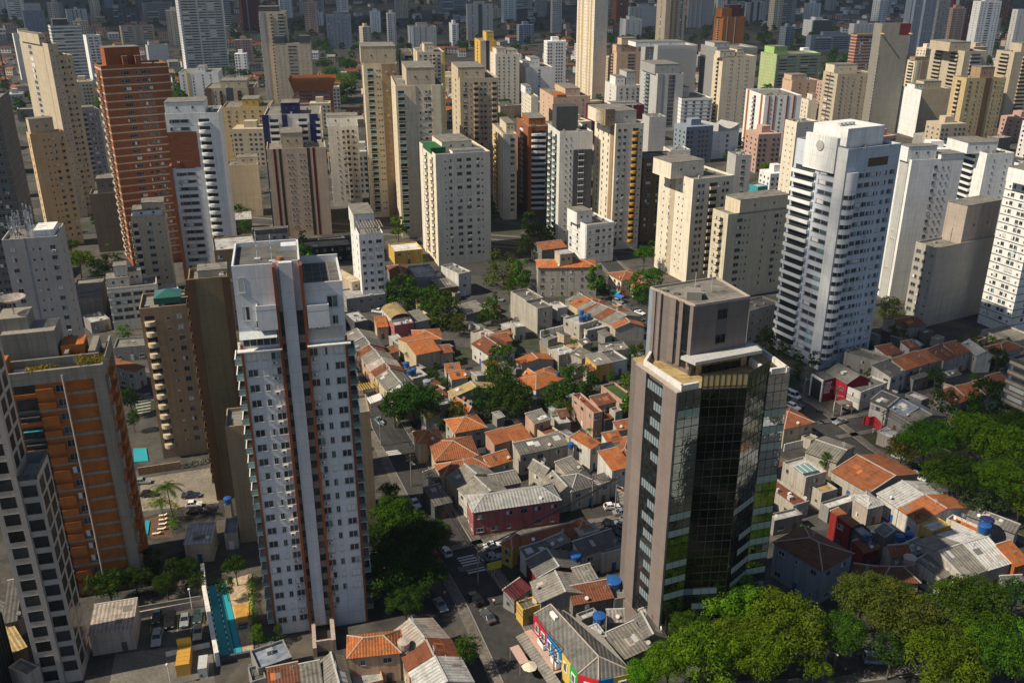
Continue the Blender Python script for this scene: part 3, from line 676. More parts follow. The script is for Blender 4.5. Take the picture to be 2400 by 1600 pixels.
TW('white tower with long grey glazed balconies', (403, -40, 175, 399, 505), 'white', Fr='r.22:.36 r.52:.2 r.80:.36', band=('lgrey', .8), D=22, yaw=-27)
TW('dark tower striped white beside the white glazed one', (507, -42, 78, None, 522), 'dgrey', band=('white', .8), D=16, yaw=-27)
TW('tall maroon tower at the top edge', (549, -40, 72, None, 592), 'maroon', Fr='k.3:2:grey', D=18, yaw=-27, landmark=False)
TW('grey tower with stacked glass balconies', (594, 27, 240, 572, 655), 'beige', L='B.5:8:white', Fr='s.1:4:grey b.45:2.2:beige B.82:6:beige', blk=[(0, .75, .1, .8, 4, 'dgrey')], yaw=-10)
TW('beige tower with two black roof crowns', (629, 100, 245, 612, 712), 'beige', L='W.5', Fr='d.12 d.25 r.5:.25 d.75 d.88', extra=crown_blocks, yaw=-10)
TW('unfinished block wrapped in orange safety net', (672, 186, 278, None, 762), 'rust', mat=brickm('rust'), Fr='r.5:.85', band=('orange', .9), D=22, extra=net_flare('orange'), yaw=-10, cat='construction site', clut=False)
TW('cream tower with a stained white roof storey', (753, 290, 475, 733, 822), 'offwhite', L='s.3:2:white W.7', Fr='d.3 w.5 b.65:1.6:beige w.82 d.9', blk=[(-.05, 1, .25, .95, 4.5, 'white')], yaw=-10)
TW('navy blue and white tower with a round roof tank', (606, 264, 520, 588, 735), 'offwhite', L='W.5 s.1:3:navy', Fr='b.17:4.4:white b.68:4.4:white s.02:3:navy s.36:2.5:navy s.88:4:navy b.95:2:white', blk=[(.3, .62, .2, .7, 4.5, 'navy')], yaw=-10)
TW('sand coloured tower with dark vertical window strips', (612, 343, 545, 590, 748), 'sand', mat=wall((.60, .47, .35)), L='k.3:1.4:dbrown w.7', Fr='k.13:1.2:maroon k.22:1.2:dbrown d.35 d.41 d.56 d.62 k.7:1.4:dbrown k.79:1.2:maroon', blk=[(.26, .62, .1, .8, 6.5)], yaw=-13)
TW('pale yellow tower with small dark windows', (510, 247, 372, 502, 620), 'yellow', mat=wall((.58, .45, .24)), L='w.5', Fr='w.12 w.28 w.45 w.62 w.78 w.92', blk=[(.4, .75, .2, .8, 4)], yaw=-10)
TW('brown and beige tower with a dark central shaft', (470, 203, 330, 468, 582), 'beige', L='', Fr='s.06:4:brown w.2 b.32:2:brown k.5:5:dgrey b.7:3:brown s.95:4:brown', blk=[(.3, .85, .2, .8, 4)], yaw=-10)
TW('low white and yellow block below the white glazed tower', (410, 167, 237, 404, 500), 'white', Fr='w.1 s.22:2:yellow w.35 w.6 w.8', blk=[(.45, .65, .2, .8, 4)], yaw=-10)
# --- centre
TW('tall sand tower with balconies and a brown flank', (834, 147, 500, 810, 911), 'cream', L='d.75 s.1:5:beige', Fr='B.2:3.2:lcream d.4 d.48 s.78:7.5:tan w.66 w.88', blk=[(-.05, 1, .1, .8, 7.5, 'beige')], yaw=-10)
TW('back wing of the tall sand tower', (919, 118, 480, None, 945), 'beige', Fr='w.3 B.7:4:beige', D=16, yaw=-10, landmark=False)
TW('tall cream tower with a glass roof deck', (908, 197, 547, 889, 1018), 'cream', L='v.4', Fr='B.11:3.2:lcream s.3:5:cream d.5 w.62 w.7 s.85:4:cream', blk=[(.25, .85, .1, .9, 7, 'beige')], yaw=-10)
TW('cream block with a dark green roof terrace', (1000, 355, 612, 963, 1126), 'lcream', L='s.2:2.2:white b.45:3:lcream b.8:2.6:lcream', Fr='d.17 w.26 W.43 W.6 w.77 d.85', blk=[(.2, .75, .25, .85, 3.4), (.33, .9, .06, .3, .6, 'white')], yaw=-18, extra=shed(-.02, .25, .2, .7, 1.6, 'fgreen', 'roof_awning'))
TW('ornate sand coloured tower with round openings at its crown', (1056, 180, 450, 1025, 1144), 'sand', L='W.5:4 d.15 d.88', Fr='W.13 d.28 b.42:2.4:sand w.56 w.66 d.78 b.9:2.6:sand', blk=[(-.02, .68, .1, .9, 5)], yaw=-10)
TW('yellow and cream tower with square roof tank', (958, 120, 300, 940, 1020), 'cream', L='s.5:6:yellow', Fr='w.12 W.3 w.5 b.62:2:cream W.8 s.97:2:yellow', blk=[(.3, .65, .2, .7, 5)], yaw=-10)
TW('tower with rounded golden balcony shafts', (1103, 94, 240, 1090, 1137), 'yellow', L='o.5:6:yellow', Fr='s.2:4:grey k.5:3:navy s.9:4:yellow', blk=[(.5, 1, .2, .8, 7, 'yellow')], yaw=-10)
TW('cream and white tower beside the golden balcony shafts', (1138, 125, 250, 1109, 1193), 'lcream', L='W.5', Fr='w.15 w.35 w.55 w.8', blk=[(.1, .5, .2, .8, 4), (.55, 1, .2, .9, 2.5)], yaw=-10)
TW('white block with black window strips and a stepped tank', (1208, 155, 240, 1176, 1270), 'white', L='k.25:2.5:dgrey b.5:3.4:white k.75:2.5:dgrey', Fr='W.5', blk=[(0, .25, .3, .8, 4), (.25, .6, .3, .9, 7)], yaw=-10)
TW('soaring cream tower with yellow vertical stripes', (1368, -43, 232, 1289, 1399), 'lcream', L='s.13:3:peach d.07 d.2 k.30:1.2:tan s.36:1.4:yellow d.42 d.5 d.58 s.66:3:peach d.74 k.8:1.2:tan s.85:1.2:yellow d.93', Fr='', D=None, yaw=-20)
TW('stepped pink beige tower with planted balconies', (1417, 120, 235, 1400, 1474), 'peach', L='b.5:5:rose', Fr='d.25 r.6:.3', blk=[(0, .9, .1, .9, 6), (.2, .8, .1, .9, 12)], yaw=-10)
TW('white and grey mid-rise with a blank roof tower', (1416, 197, 272, 1390, 1471), 'offwhite', L='W.5:4', Fr='W.2 W.45 W.7 W.9', blk=[(.1, .5, .3, .8, 6, 'white'), (.55, .95, .3, .9, 10, 'lgrey')], yaw=-10)
TW('grey tower with glazed balconies and a slatted crown', (1511, 170, 300, 1472, 1571), 'lgrey', L='B.45:11:lgrey', Fr='s.1:4:grey g.55:5', blk=[(-.05, .9, .1, .9, 6.5, 'grey')], yaw=-10)
TW('white tower half wrapped in pale scaffold net', (1512, 107, 262, 1475, 1600), 'white', L='w.3 b.6:3:white w.9', Fr='r.5:.8', blk=[(-.5, .8, .2, .7, 3)], extra=net_body('lgrey', .3), yaw=-10)
TW('grey netted building beside the white netted tower', (1648, 112, 268, 1612, 1738), 'lgrey', Fr='r.5:.8', L='r.5:.8', blk=[(0, .4, .2, .8, 4)], extra=net_body('grey', .2), yaw=-10, landmark=False)
TW('tall beige tower with slit windows at the top edge', (1533, -40, 150, 1512, 1578), 'beige', L='p.5:3.5', Fr='b.3:3:tan b.55:3:tan p.82:3', D=None, yaw=-10, wframe=1)
TW('cream tower with a strip of ornate balconies', (1661, 130, 300, 1640, 1738), 'cream', L='b.5:5:cream', Fr='d.25 d.3 v.5 d.72 d.77', blk=[(-.1, .35, .0, .5, 4), (.4, .6, .0, .8, 5)], yaw=-10)
TW('orange brick tower with a square top', (1662, 39, 130, 1641, 1712), 'orange', mat=brickm('orange'), L='b.5:5:sand', Fr='s.2:1:sand s.55:1:sand d.4 d.75', blk=[(-.05, .4, .1, .8, 10, 'orange'), (.4, .95, .4, 1, 14, 'maroon')], yaw=-10)
TW('modern white block with a grey lift tower', (1566, 227, 302, 1529, 1637), 'white', L='W.3:4 W.75:4', Fr='W.15 W.4 W.65 W.9', blk=[(0, .4, .3, .8, 7, 'lgrey')], band=('lgrey', .4), yaw=-10)
TW('white office block with blue windows and a curved roof', (1633, 303, 367, 1566, 1698), 'white', L='r.1:.15 r.27:.15 r.44:.15 r.61:.15 r.78:.15 r.92:.12', Fr='d.3 p.6:2', extra=arch, yaw=-28, cat='office building', name='office_block')
TW('white tower with brick checks down its face', (1758, 220, 360, 1714, 1842), 'white', L='s.15:3:orange w.15 b.5:4.5:grey s.85:3:orange w.85', Fr='s.12:.8:rust s.28:.8:rust w.45 d.2 s.62:1:rust s.8:1:rust', extra=planter, yaw=-6)
TW('green block with striped side and a green lift tower', (1785, 125, 222, 1748, 1886), 'green', L='', Fr='r.25:.42 r.74:.42', blk=[(0, .3, .2, .8, 6.5)], yaw=-16, mat=wall((.36, .52, .20)), band=('beige', 1.0))
TW('peach building in front of the green block', (1820, 185, 248, 1798, 1882), 'peach', Fr='w.3 w.6', blk=[(.0, .55, .1, .9, 4.5)], yaw=-10)
TW('small cream block with two window columns', (1858, 230, 292, 1839, 1879), 'lcream', L='w.3 w.7', Fr='', blk=[(.5, 1, .2, .8, 4)], yaw=-10)
TW('beige tower with a red stripe between its windows', (1925, 170, 302, 1892, 2014), 'beige', L='r.5:.62 s.5:.5:rust', Fr='w.15 d.28 w.42 w.62 d.75 w.9', blk=[(0, .6, .3, .9, 6, 'cream')], yaw=-10)
TW('brick and concrete frame under construction with yellow hoist beam', (1969, 79, 210, None, 2012), 'rust', mat=brickm('rust'), Fr='W.3:4 W.75:4', band=('lgrey', .7), D=12, yaw=-10, cat='construction site', extra=lambda root, F, Wd, *a: MB().box(-.5, Wd, -1, -.2, a[1] - .5, a[1] + .7).obj('hoist_beam', paint('yellow'), root), clut=False)
def slab_poles(root, F, Wd, Dp, H, z0, nfl, fl, rr):
    for x in (.4, Wd - .6):
        b = MB(); b.tube((x, 1, H - 7), (x, -4.5, H - 7), .55, n=8); b.obj('hoist_pole', paint('yellow'), root)
    b = MB()
    for i in range(24): b.box(-.2, .3, -.25, 0, 3 + i * 2.4, 3.9 + i * 2.4)
    b.obj('safety_strip', paint('offwhite'), root)
    MB().box(.62 * Wd, Wd + .05, -.05, Dp * .5, H - 8, H + .02).obj('maroon_corner', wall('maroon'), root)
TW('bare concrete slab tower with yellow hoist poles', (2027, 55, 306, 2008, 2094), 'concrete', D=14, yaw=-3, extra=slab_poles, cat='construction site', clut=False, far=False)
TW('cream tower with ringed balconies and a winged roof', (2217, 118, 300, 2140, 2270), 'beige', L='b.25:11:beige b.72:11:beige', Fr='b.5:9:grey', blk=[(-.4, .5, .2, .8, 6, 'beige')], yaw=-10)
TW('ringed balcony tower cut by the right edge', (2331, 120, 290, 2290, 2440), 'beige', L='b.5:11:beige', Fr='b.3:9:beige b.7:9:beige', blk=[(.2, .7, .2, .8, 6, 'beige')], yaw=-10)
TW('beige balcony tower with a brown side', (2103, 140, 225, 2085, 2133), 'cream', L='b.5:9:cream', Fr='s.2:3:cream s.7:6:tan', blk=[(0, 1, .1, .8, 3, 'tan')], yaw=-10)
TW('blank beige slab with a white windowed end', (2106, 205, 313, 2077, 2186), 'sand', L='s.5:30:white W.25 W.75', Fr='', blk=[(.0, .25, .2, .8, 3, 'white'), (.25, .75, .2, .8, 5)], yaw=-10)
TW('ochre tower with a brown stripe down its face', (2221, 180, 337, 2190, 2312), 'sand', L='b.5:5:sand', Fr='W.12 w.3 s.55:4.5:brown d.42 w.75 d.85 w.94', blk=[(.35, .7, .1, .8, 7, 'tan')], yaw=-10, mat=wall((.52, .40, .21)))
# --- the middle ground
TW('yellow and grey block with a strip of balconies', (1155, 308, 505, 1131, 1187), 'cream', L='b.4:6:yellow s.85:2:white', Fr='s.3:3:lgrey W.7', blk=[(.4, 1, .2, .8, 4)], yaw=-10)
TW('brick tower with wavy white balconies', (1213, 291, 495, 1187, 1262), 'brick', mat=brickm('brick'), L='o.5:6:white', Fr='s.1:1.6:orange o.42:6:white b.68:3.2:white w.9', blk=[(.2, 1, .3, .9, 2.5, 'orange')], yaw=-10, extra=planter)
def dark_slab(root, F, Wd, Dp, H, z0, nfl, fl, rr):
    MB().box(.02 * Wd, .68 * Wd, .35 * Dp, .7 * Dp, H - 1, H + 10).obj('roof_slab_wall', wall('dgrey'), root)
    MB().box(.42 * Wd, Wd - .1, -.35, .4, 0, H - 8).obj('dark_front_bay', wall('dgrey'), root)
    for i in range(nfl - 2):
        link('window', unit_window(0), root, (.66 * Wd, -.36, z0 + i * fl + .3), 0, (2.6, 1, 2.0))
        MB().box(.66 * Wd - 1.4, .66 * Wd + 1.4, -.55, -.35, 0, .35).obj('window_ledge', wall('white'), root, (0, 0, z0 + i * fl + .0))
TW('white tower with a charcoal slab rising above its roof', (1286, 304, 555, 1259, 1362), 'offwhite', L='B.3:4:dgrey B.7:4:dgrey', Fr='d.2 v.34', yaw=-10, extra=dark_slab)
TW('white tower with brown corner piers and ochre round balconies', (1415, 285, 574, 1367, 1479), 'lcream', L='s.86:4:tan w.2 w.45 w.68', Fr='w.14 w.34 o.72:3:gold d.92', blk=[(-.35, .8, .1, .9, 5, 'lcream'), (-.35, -.02, .05, .5, 6, 'tan')], yaw=-15)
TW('grey blank box between the towers', (1492, 269, 402, 1476, 1531), 'lgrey', yaw=-10, cat='building')
TW('dark brown tower with rows of black windows', (1479, 364, 555, None, 1561), 'tan', Fr='W.15:2.4 W.45:2.4 W.75:2.4', D=16, yaw=-10, mat=wall((.20, .125, .06)))
TW('maroon building with white bays on its roofline', (1358, 244, 330, None, 1480), 'maroon', Fr='s.15:4:lgrey s.35:2:maroon d.55 d.7 s.62:1:lgrey s.78:1:lgrey', D=16, yaw=-10, blk=[(.4, .9, .3, .9, 1.2, 'white')])
TW('cream building with a grid of windows', (1220, 222, 307, 1181, 1237), 'lcream', L='w.12 w.27 w.42 w.57 w.72 w.87', Fr='', blk=[(-.1, .7, .5, 1, 5, 'white')], yaw=-10)
TW('peach building with a small orange roof', (1271, 222, 292, 1240, 1356), 'peach', L='W.3 W.7', Fr='d.3 d.6 w.8', blk=[(.4, .8, .2, .9, 4.5)], yaw=-10, extra=shed(.1, .35, .0, .4, 1.2, 'terra', 'roof_lean_to'))
TW('cream stair block behind the brown tower', (1540, 345, 430, 1524, 1586), 'offwhite', Fr='w.6', yaw=-10, landmark=False)
TW('grey concrete block with a roof mast', (1691, 357, 470, 1672, 1727), 'lgrey', Fr='W.5', yaw=-10)
TW('tall cream twin tower with a shadowed recess', (1593, 412, 650, 1516, 1687), 'lcream', L='d.17 k.43:3.5:beige d.63 w.36 d.75', Fr='w.15 w.25 b.5:4.2:cream w.75 w.85', blk=[(-.3, .5, .3, .85, 5.5, 'lcream')], yaw=-24)  # recess is a flat strip, its shade put into the beige
TW('cream block with small barred windows', (1673, 492, 690, 1638, 1810), 'cream', L='w.25 b.6:2.4:cream', Fr='r.2:.09 d.29 d.36 v.62 d.9 r.82:.07', blk=[(.18, 1.0, .0, .95, 4.8, 'cream')], yaw=-24, mat=wall((.58, .52, .38)))
TW('small white apartment block with a roof tank', (1348, 517, 607, 1303, 1411), 'white', L='W.2 w.55 s.84:5:white', Fr='d.13 W.4 w.63 w.85', blk=[(-.15, .4, .3, .8, 4.5)], yaw=-24, band=('lgrey', .25))
TW('slim white building with a lattice roof terrace', (824, 539, 709, 803, 880), 'white', L='w.75 d.2', Fr='w.16 w.45 W.8', blk=[(-.05, .8, .35, .95, 5, 'offwhite')], yaw=-16, extra=lambda root, F, Wd, Dp, H, *a: pergola(root, .05 * Wd, Wd, .0, .35 * Dp, H + 2.3))
TW('cream rounded tower behind the white curved tower', (1831, 281, 490, 1804, 1880), 'lcream', L='d.3 d.7', Fr='d.5', yaw=-20)
# --- right side
TW('slim white tower with a dotted window strip', (2095, 368, 692, 2066, 2214), 'white', L='s.5:5:lgrey w.4 w.6', Fr='d.62 d.72 w.48', blk=[(-.05, .5, .2, .9, 4.5), (.55, 1, .0, .8, 1.5)], yaw=-12)
TW('grey rendered block with a tower behind and green corner windows', (2153, 569, 752, 2104, 2290), 'lgrey', L='W.2 w.5 d.85', Fr='', blk=[(.42, .99, .1, 1.0, 13, 'stone')], yaw=-28, mat=wall((.40, .375, .33)))
TW('white building with dark floor lines at the right edge', (2391, 422, 769, 2314, 2480), 'white', L='d.15 w.27 w.55 w.68 d.9', Fr='w.3', band=('dgrey', .22), yaw=-22, blk=[(-.2, .5, .2, .8, 4)])
TW('white apartment block with planted balconies', (2268, 353, 560, 2188, 2330), 'white', L='s.1:2:white b.55:9:white', Fr='d.3 d.75', blk=[(-.5, .6, .2, .8, 4)], yaw=-10, extra=planter)
TW('white stepped block at the right edge', (2340, 375, 560, 2322, 2420), 'white', Fr='d.2 d.6', yaw=-10, landmark=False)
TW('brown office block with pale floor bands', (2420, 860, 1030, 2322, 2500), 'dgrey', L='r.5:.9', band=('sand', .9), yaw=-24, cat='office building', name='office_block')
# --- left middle ground
TW('grey apartment block under a thicket of antennas', (129, 542, 935, 3, 150), 'offwhite', side='R', Fr='w.16 k.42:.5:bluegrey d.52 d.66 w.9', L='d.5', D=14, yaw=-17, mat=wall((.46, .43, .40)), extra=lambda root, F, Wd, Dp, H, *a: antennas(root, Wd, Dp, H))
TW('beige block with dark balconies beside the terracotta tower', (300, 500, 686, 287, 378), 'sand', L='b.5:5:beige', Fr='b.1:2:offwhite W.5 d.8', blk=[(.35, 1, .2, .9, 4.5), (.05, .95, .1, .9, 2, 'offwhite')], yaw=-18)
TW('plain cream block with a stepped parapet', (520, 380, 500, None, 592), 'cream', Fr='', D=14, yaw=-14, mat=wall((.58, .48, .33)), blk=[(.35, 1, .2, .8, 3)])
TW('low white block with green tinted mullions', (246, 663, 762, None, 359), 'lcream', Fr='r.13:.2 r.36:.2 r.6:.2 r.84:.2', D=11, yaw=-20, blk=[(0, .45, .1, .9, 3), (.18, .44, .2, .9, 7), (.44, .7, .4, .9, 4)], band=('offwhite', .3))
TW('blank olive grey party wall slab', (205, 446, 580, None, 268), 'concrete', D=11, yaw=-18, blk=[(.3, 1, .2, .9, 6)], cat='building', mat=wall((.27, .225, .16)))
TW('unfinished grey concrete tower at the left edge', (-8, 232, 760, -120, 20), 'dconcrete', side='R', Fr='W.2:2.4 W.4:2.4 W.6:2.4 W.8:2.4', L='', yaw=-20, band=('concrete', .3), cat='construction site', clut=False)
TW('tall olive stucco slab with a brown frame', (431, 642, 1147, 414, 521), 'olive', L='w.3 w.7 b.5:3:brown', Fr='s.04:1.6:brown s.96:1.6:brown', blk=[(.25, 1.0, .3, .9, .9, 'beige')], yaw=-16, mat=wall((.26, .20, .105)), seed=5)
TW('tan tower with a column of round balconies', (319, 709, 1053, 314, 433), 'tan', L='w.5', Fr='o.18:2.6:sand d.55 w.78', yaw=-17, mat=wall((.40, .28, .165)), extra=lambda root, F, Wd, Dp, H, *a: skylight(root, Wd, Dp, H))
TW('blank beige mid-rise behind the white and brown tower', (517, 980, 1247, 510, 849), 'tan', yaw=-14, D=9, mat=wall((.36, .27, .17)), cat='building', clut=False)
# --- far towers along the top edge
FT = [('far cream tower beside the striped soaring tower', 1269, 2, 77, 1265, 1291, 'lgrey', 'w.3 w.7'), ('far brown tower at the top edge', 1418, -38, 52, 1408, 1446, 'rust', 'r.5:.4'),
 ('far pale tower with grid windows', 1447, 16, 64, 1443, 1512, 'lgrey', 'w.1 w.25 w.4'), ('far white block with a grey blank end', 1438, 45, 92, 1424, 1475, 'offwhite', ''),
 ('far grey tower with vertical ribs', 1583, 2, 64, 1580, 1640, 'grey', 's.1:2:lgrey s.3:2:lgrey s.5:2:lgrey'), ('far white tower with dotted windows', 1650, -12, 62, 1642, 1672, 'offwhite', 'w.3 w.7'),
 ('far blue grey tower beside the orange brick tower', 1715, 6, 54, 1712, 1762, 'lgrey', 'k.3:4:dgrey k.6:4:dgrey'), ('far pale tower above the green block', 1790, -12, 52, 1785, 1832, 'grey', 'r.5:.6'),
 ('far white building with a dark glass side', 1866, 47, 87, 1846, 1907, 'white', 's.6:30:dgrey'), ('far teal grey office with an arched penthouse', 1864, 82, 121, None, 1962, 'bluegrey', 'r.5:.9'),
 ('far white building with square holes', 1963, 55, 96, None, 2010, 'offwhite', 'w.2 w.4 w.6 w.8'), ('far blue tower with white dotted stripes', 2102, -40, 124, 2088, 2160, 'bluegrey', 's.1:3:white w.1 w.3 s.5:3:white w.5 w.7 w.9'),
 ('far grey tower beside the dotted blue one', 2165, -41, 110, 2160, 2192, 'grey', 'w.5'), ('far maroon tower with a white side', 2200, -42, 92, 2180, 2242, 'maroon', 's.2:5:white r.6:.4'),
 ('far white tower with tiny windows', 2254, 3, 142, 2236, 2302, 'white', 'w.1 w.25 r.5:.2 w.75 w.9'), ('far white tower cut by the right edge', 2339, 22, 122, 2326, 2425, 'offwhite', 'w.1 w.3 w.5 w.7 w.9'),
 ('far teal and white block with a chequered front', 748, 36, 112, 744, 805, 'bluegrey', 'w.1 w.2 w.35 w.5 w.65 w.8'), ('far white block with a square tank', 850, 27, 76, 838, 873, 'white', 'w.25 w.5 w.75'),
 ('far beige tower with dark balconies', 906, -6, 44, None, 936, 'beige', 'W.3 W.7'), ('far white twin block with vertical grooves', 940, 62, 114, 935, 1002, 'lgrey', 's.1:4:white k.4:2:bluegrey k.6:2:bluegrey'),
 ('far slim white block with stepped windows', 1038, 55, 112, 1027, 1053, 'white', 'W.3'), ('far pale tower with a charcoal stripe', 1073, 10, 94, 1070, 1132, 'lgrey', 's.5:6:dgrey W.2 W.8'),
 ('far blue glass office block', 1010, -18, 27, None, 1072, 'bluegrey', 'r.5:.9'), ('far grey tower pair at the top edge', 685, -14, 32, None, 742, 'grey', 'r.3:.3 r.75:.3'),
 ('far reddish block at the top edge', 610, -14, 32, None, 652, 'rust', 'r.5:.5'), ('far pale block above the golden shafts', 1180, -22, 22, None, 1222, 'lgrey', 'r.5:.7'),
 ('far slate tower right of the golden shafts', 1232, -20, 40, None, 1256, 'grey', 'w.3 w.7'), ('far dark tower near the maroon one', 560, -25, 50, None, 572, 'lgrey', 'w.5'),
 ('far off white slab on the left hillside', 10, -10, 45, None, 46, 'offwhite', 'r.5:.8'), ('far pale tower left of the dotted blue one', 2020, -20, 40, None, 2052, 'lgrey', 'w.3 w.7'),
 ('far grey slab behind the netted buildings', 1770, -30, 40, None, 1784, 'grey', ''), ('far rust tower near the right edge', 2290, -40, 60, None, 2330, 'rust', 'k.5:5:dgrey')]
for l, u, v, vb, uL, uR, c, f in FT:
    if f.count(' ') < 2: f += ' w.08 w.22 w.36 w.64 w.78 w.92' if (uR - u) > 38 else ' w.15 w.5 w.85'
    TW(l, (u, v, vb, uL, uR), c, Fr=f, L='w.5' if uL else '', D=None if uL else 14, yaw=-10, far=True, clut=False, blk=[(.3, .7, .3, .8, 4)] if v > 0 else ())
# ------------------------------------------------------------ the white and brown tower in the foreground
def face_win(root, x, y, z, w_, h, rz=0, var=0, fr=1, parent=None):
    return link('window', unit_window(var, fr), parent or root, (x, y, z), rz, (w_, 1, h))
def white_tower():
    P, H = hsolve(541.5, 624, 1488); rz = R(13.5); rr = random.Random(4)
    Wd, D, Hr, Zb = 17.6, 14.0, 71.0, 61.0
    root = thing('apartment_tower', 'white high-rise in front with rust brown fins and a pale central shaft', 'apartment building', P, rz)
    LAND.append(((P.x + 7, P.y + 7), 'the white high-rise with rust brown fins')); FOOT.append((P.x + 7, P.y + 8, 13))
    f1, s0, s1, f2 = .37 * Wd, .425 * Wd, .545 * Wd, .62 * Wd
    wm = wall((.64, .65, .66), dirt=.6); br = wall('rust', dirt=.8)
    b = MB()
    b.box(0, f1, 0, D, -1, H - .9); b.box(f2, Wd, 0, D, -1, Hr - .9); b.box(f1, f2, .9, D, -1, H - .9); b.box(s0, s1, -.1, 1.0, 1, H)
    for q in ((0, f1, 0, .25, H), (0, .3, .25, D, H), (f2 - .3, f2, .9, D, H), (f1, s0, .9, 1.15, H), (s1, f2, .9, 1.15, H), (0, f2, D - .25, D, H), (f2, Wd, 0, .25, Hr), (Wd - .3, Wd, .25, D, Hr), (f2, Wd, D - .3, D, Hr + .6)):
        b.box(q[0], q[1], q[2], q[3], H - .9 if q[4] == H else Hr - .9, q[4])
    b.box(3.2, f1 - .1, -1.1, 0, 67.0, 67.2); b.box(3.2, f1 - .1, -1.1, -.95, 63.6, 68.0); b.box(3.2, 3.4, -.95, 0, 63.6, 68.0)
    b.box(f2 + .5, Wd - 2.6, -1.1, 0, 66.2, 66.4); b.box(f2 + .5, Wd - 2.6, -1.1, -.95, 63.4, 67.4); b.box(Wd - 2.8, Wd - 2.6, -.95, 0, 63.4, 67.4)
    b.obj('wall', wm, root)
    MB().box(.3, f2 - .3, 1.15, D - .25, H - .88, H - .82).obj('roof', flatroof('dcement'), root)
    r2 = MB(); r2.box(f2, Wd - .3, .25, D - .3, Hr - .88, Hr - .82)
    for i in range(4): r2.box(f2 + 1.4 * i + .5, f2 + 1.4 * i + .6, .3, D - .4, Hr - .8, Hr - .74, 1)
    for i in range(5): r2.box(f2, Wd - .4, 2.5 * i + .8, 2.5 * i + .9, Hr - .8, Hr - .75, 1)
    r2.obj('roof_terrace', [flatroof('dcement'), paint('cement', .8)], root)
    for x in (f1, f2 - .05): MB().box(x - .12, x + .35, -1.0, .9, 0, H - .3).obj('fin', br, root)
    for x in (-.12, Wd - .3): MB().box(x, x + .42, -.22, .3, 0, Zb).obj('corner_pier', br, root)
    for x0, x1 in ((f1 + .36, s0 - .02), (s1 + .02, f2 - .2)):
        b = MB(); b.box(x0, x1, .82, .9, 3, 66, 1)
        for i in range(21): b.box(x0, x1, .70, .82, 2.2 + 2.9 * i, 3.6 + 2.9 * i, 0)
        b.obj('recess_windows', [wall('stone'), GLASS], root)
    rows = [2.7 + 2.9 * i for i in range(20)]
    for i, z in enumerate(rows):
        for fx, ww, lo in ((.085, 1.75, 0), (.21, .75, 0), (.312, 1.6, 0), (.672, 1.55, 1), (.785, .75, 2), (.92, 1.75, 2)):
            if i < lo: continue
            v_ = rr.choices((0, 1, 2, 3), (62, 16, 14, 8))[0]
            face_win(root, fx * Wd, 0, z, ww, 1.42, 0, v_)
        for fx in (.36, .64):
            if rr.random() < .85 and i > 0:
                link('air_conditioner', unit_ac(), root, (fx * Wd - (1.1 if fx < .5 else -.5), 0, z - .75), 0, (.95, 1, 1))
    for i in range(20):
        z = .3 + 2.9 * i + 1
        for xs, rz2 in ((0, -math.pi / 2), (Wd, math.pi / 2)): link('balcony', unit_balcony('offwhite', True), root, (xs, D * .32, z), rz2, (4.2, 1.5, 1))
    # penthouse
    b = MB(); b.box(.4, f1 - .3, -.06, 0, 60.6, 63.2, 0)
    for i in range(6): b.box(.4 + i * 1.1, .5 + i * 1.1, -.1, -.06, 60.6, 63.2, 1)
    b2 = MB(); b2.box(f2 + .5, Wd - .5, -.06, 0, 60.8, 63.0, 2)
    for i in range(22): b2.box(f2 + .5 + i * .28, f2 + .56 + i * .28, -.1, -.06, 60.8, 63, 1)
    for q_ in (b, b2): q_.obj('terrace_glazing', [GLASS, WFRAME, paint('lgrey', .4)], root)
    MB().box(-.6, f1 + .2, -1.5, 0, 60.0, 60.2).box(f2, Wd + .6, -1.5, 0, 60.0, 60.2).obj('terrace_slab', wall('offwhite'), root)
    b = MB(); b.quad((0, -1.5, 62.4), (f1 - .4, -1.5, 62.4), (f1 - .4, 0, 63.3), (0, 0, 63.3)); o = b.obj('glass_canopy', paint((.5, .53, .52), .3), root); o.modifiers.new('t', 'SOLIDIFY').thickness = .08
    for x, z, ww, hh, v_ in ((1.5, 65.2, 1.2, 2.6, 1), (1.3, 70.2, 1.0, 2.6, 2), (f1 - 2.0, 63.8, 3.6, 1.3, 0), (f2 + 2.3, 63.6, 3.4, 2.0, 0), (Wd - 1.9, 66.4, 1.9, 2.2, 3), (Wd - 1.6, 63.4, 1.0, 1.6, 3)): face_win(root, x, -.02, z, ww, hh, 0, v_)
    for i in range(3): link('air_conditioner', unit_ac(), root, (f2 + 1.0 + i * 1.05, 0, 62.9), 0, (1, 1, 1))
    b = MB()
    for x, y in ((4.0, 5.5), (6.4, 3.6)):
        b.tube((x, y, H - .8), (x, y, H + 4), .07, n=5); b.box(x - .5, x + .5, y - .5, y + .5, H - .8, H - .55)
        for i in range(3): b.box(x - .12, x + .12, y - .3, y - .1, H + 1 + i, H + 1.6 + i)
    b.obj('antenna', paint('steel', .5), root)
    for i in range(3): MB().tube((7.2 + .2 * i, 2.4 + 1.1 * i, H - .8), (7.2 + .2 * i, 2.4 + 1.1 * i, H - .35), .5, n=10).obj('roof_vent', paint('terra', .8), root)
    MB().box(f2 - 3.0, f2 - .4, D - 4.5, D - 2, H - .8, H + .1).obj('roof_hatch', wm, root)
    b = MB(); b.box(f1 + .3, f1 + 1.0, -8, 0, 0, 2.2); b.box(f2 - .6, f2 + .2, -7, 0, 0, 2.6); b.box(s0 - .1, f2 - .6, -6.8, -6.4, 0, 2.6); b.box(f1 + 1.0, s0 - .1, -7.8, -2, 0, .4)
    b.obj('entrance_stair', wall('stone'), root)
white_tower()
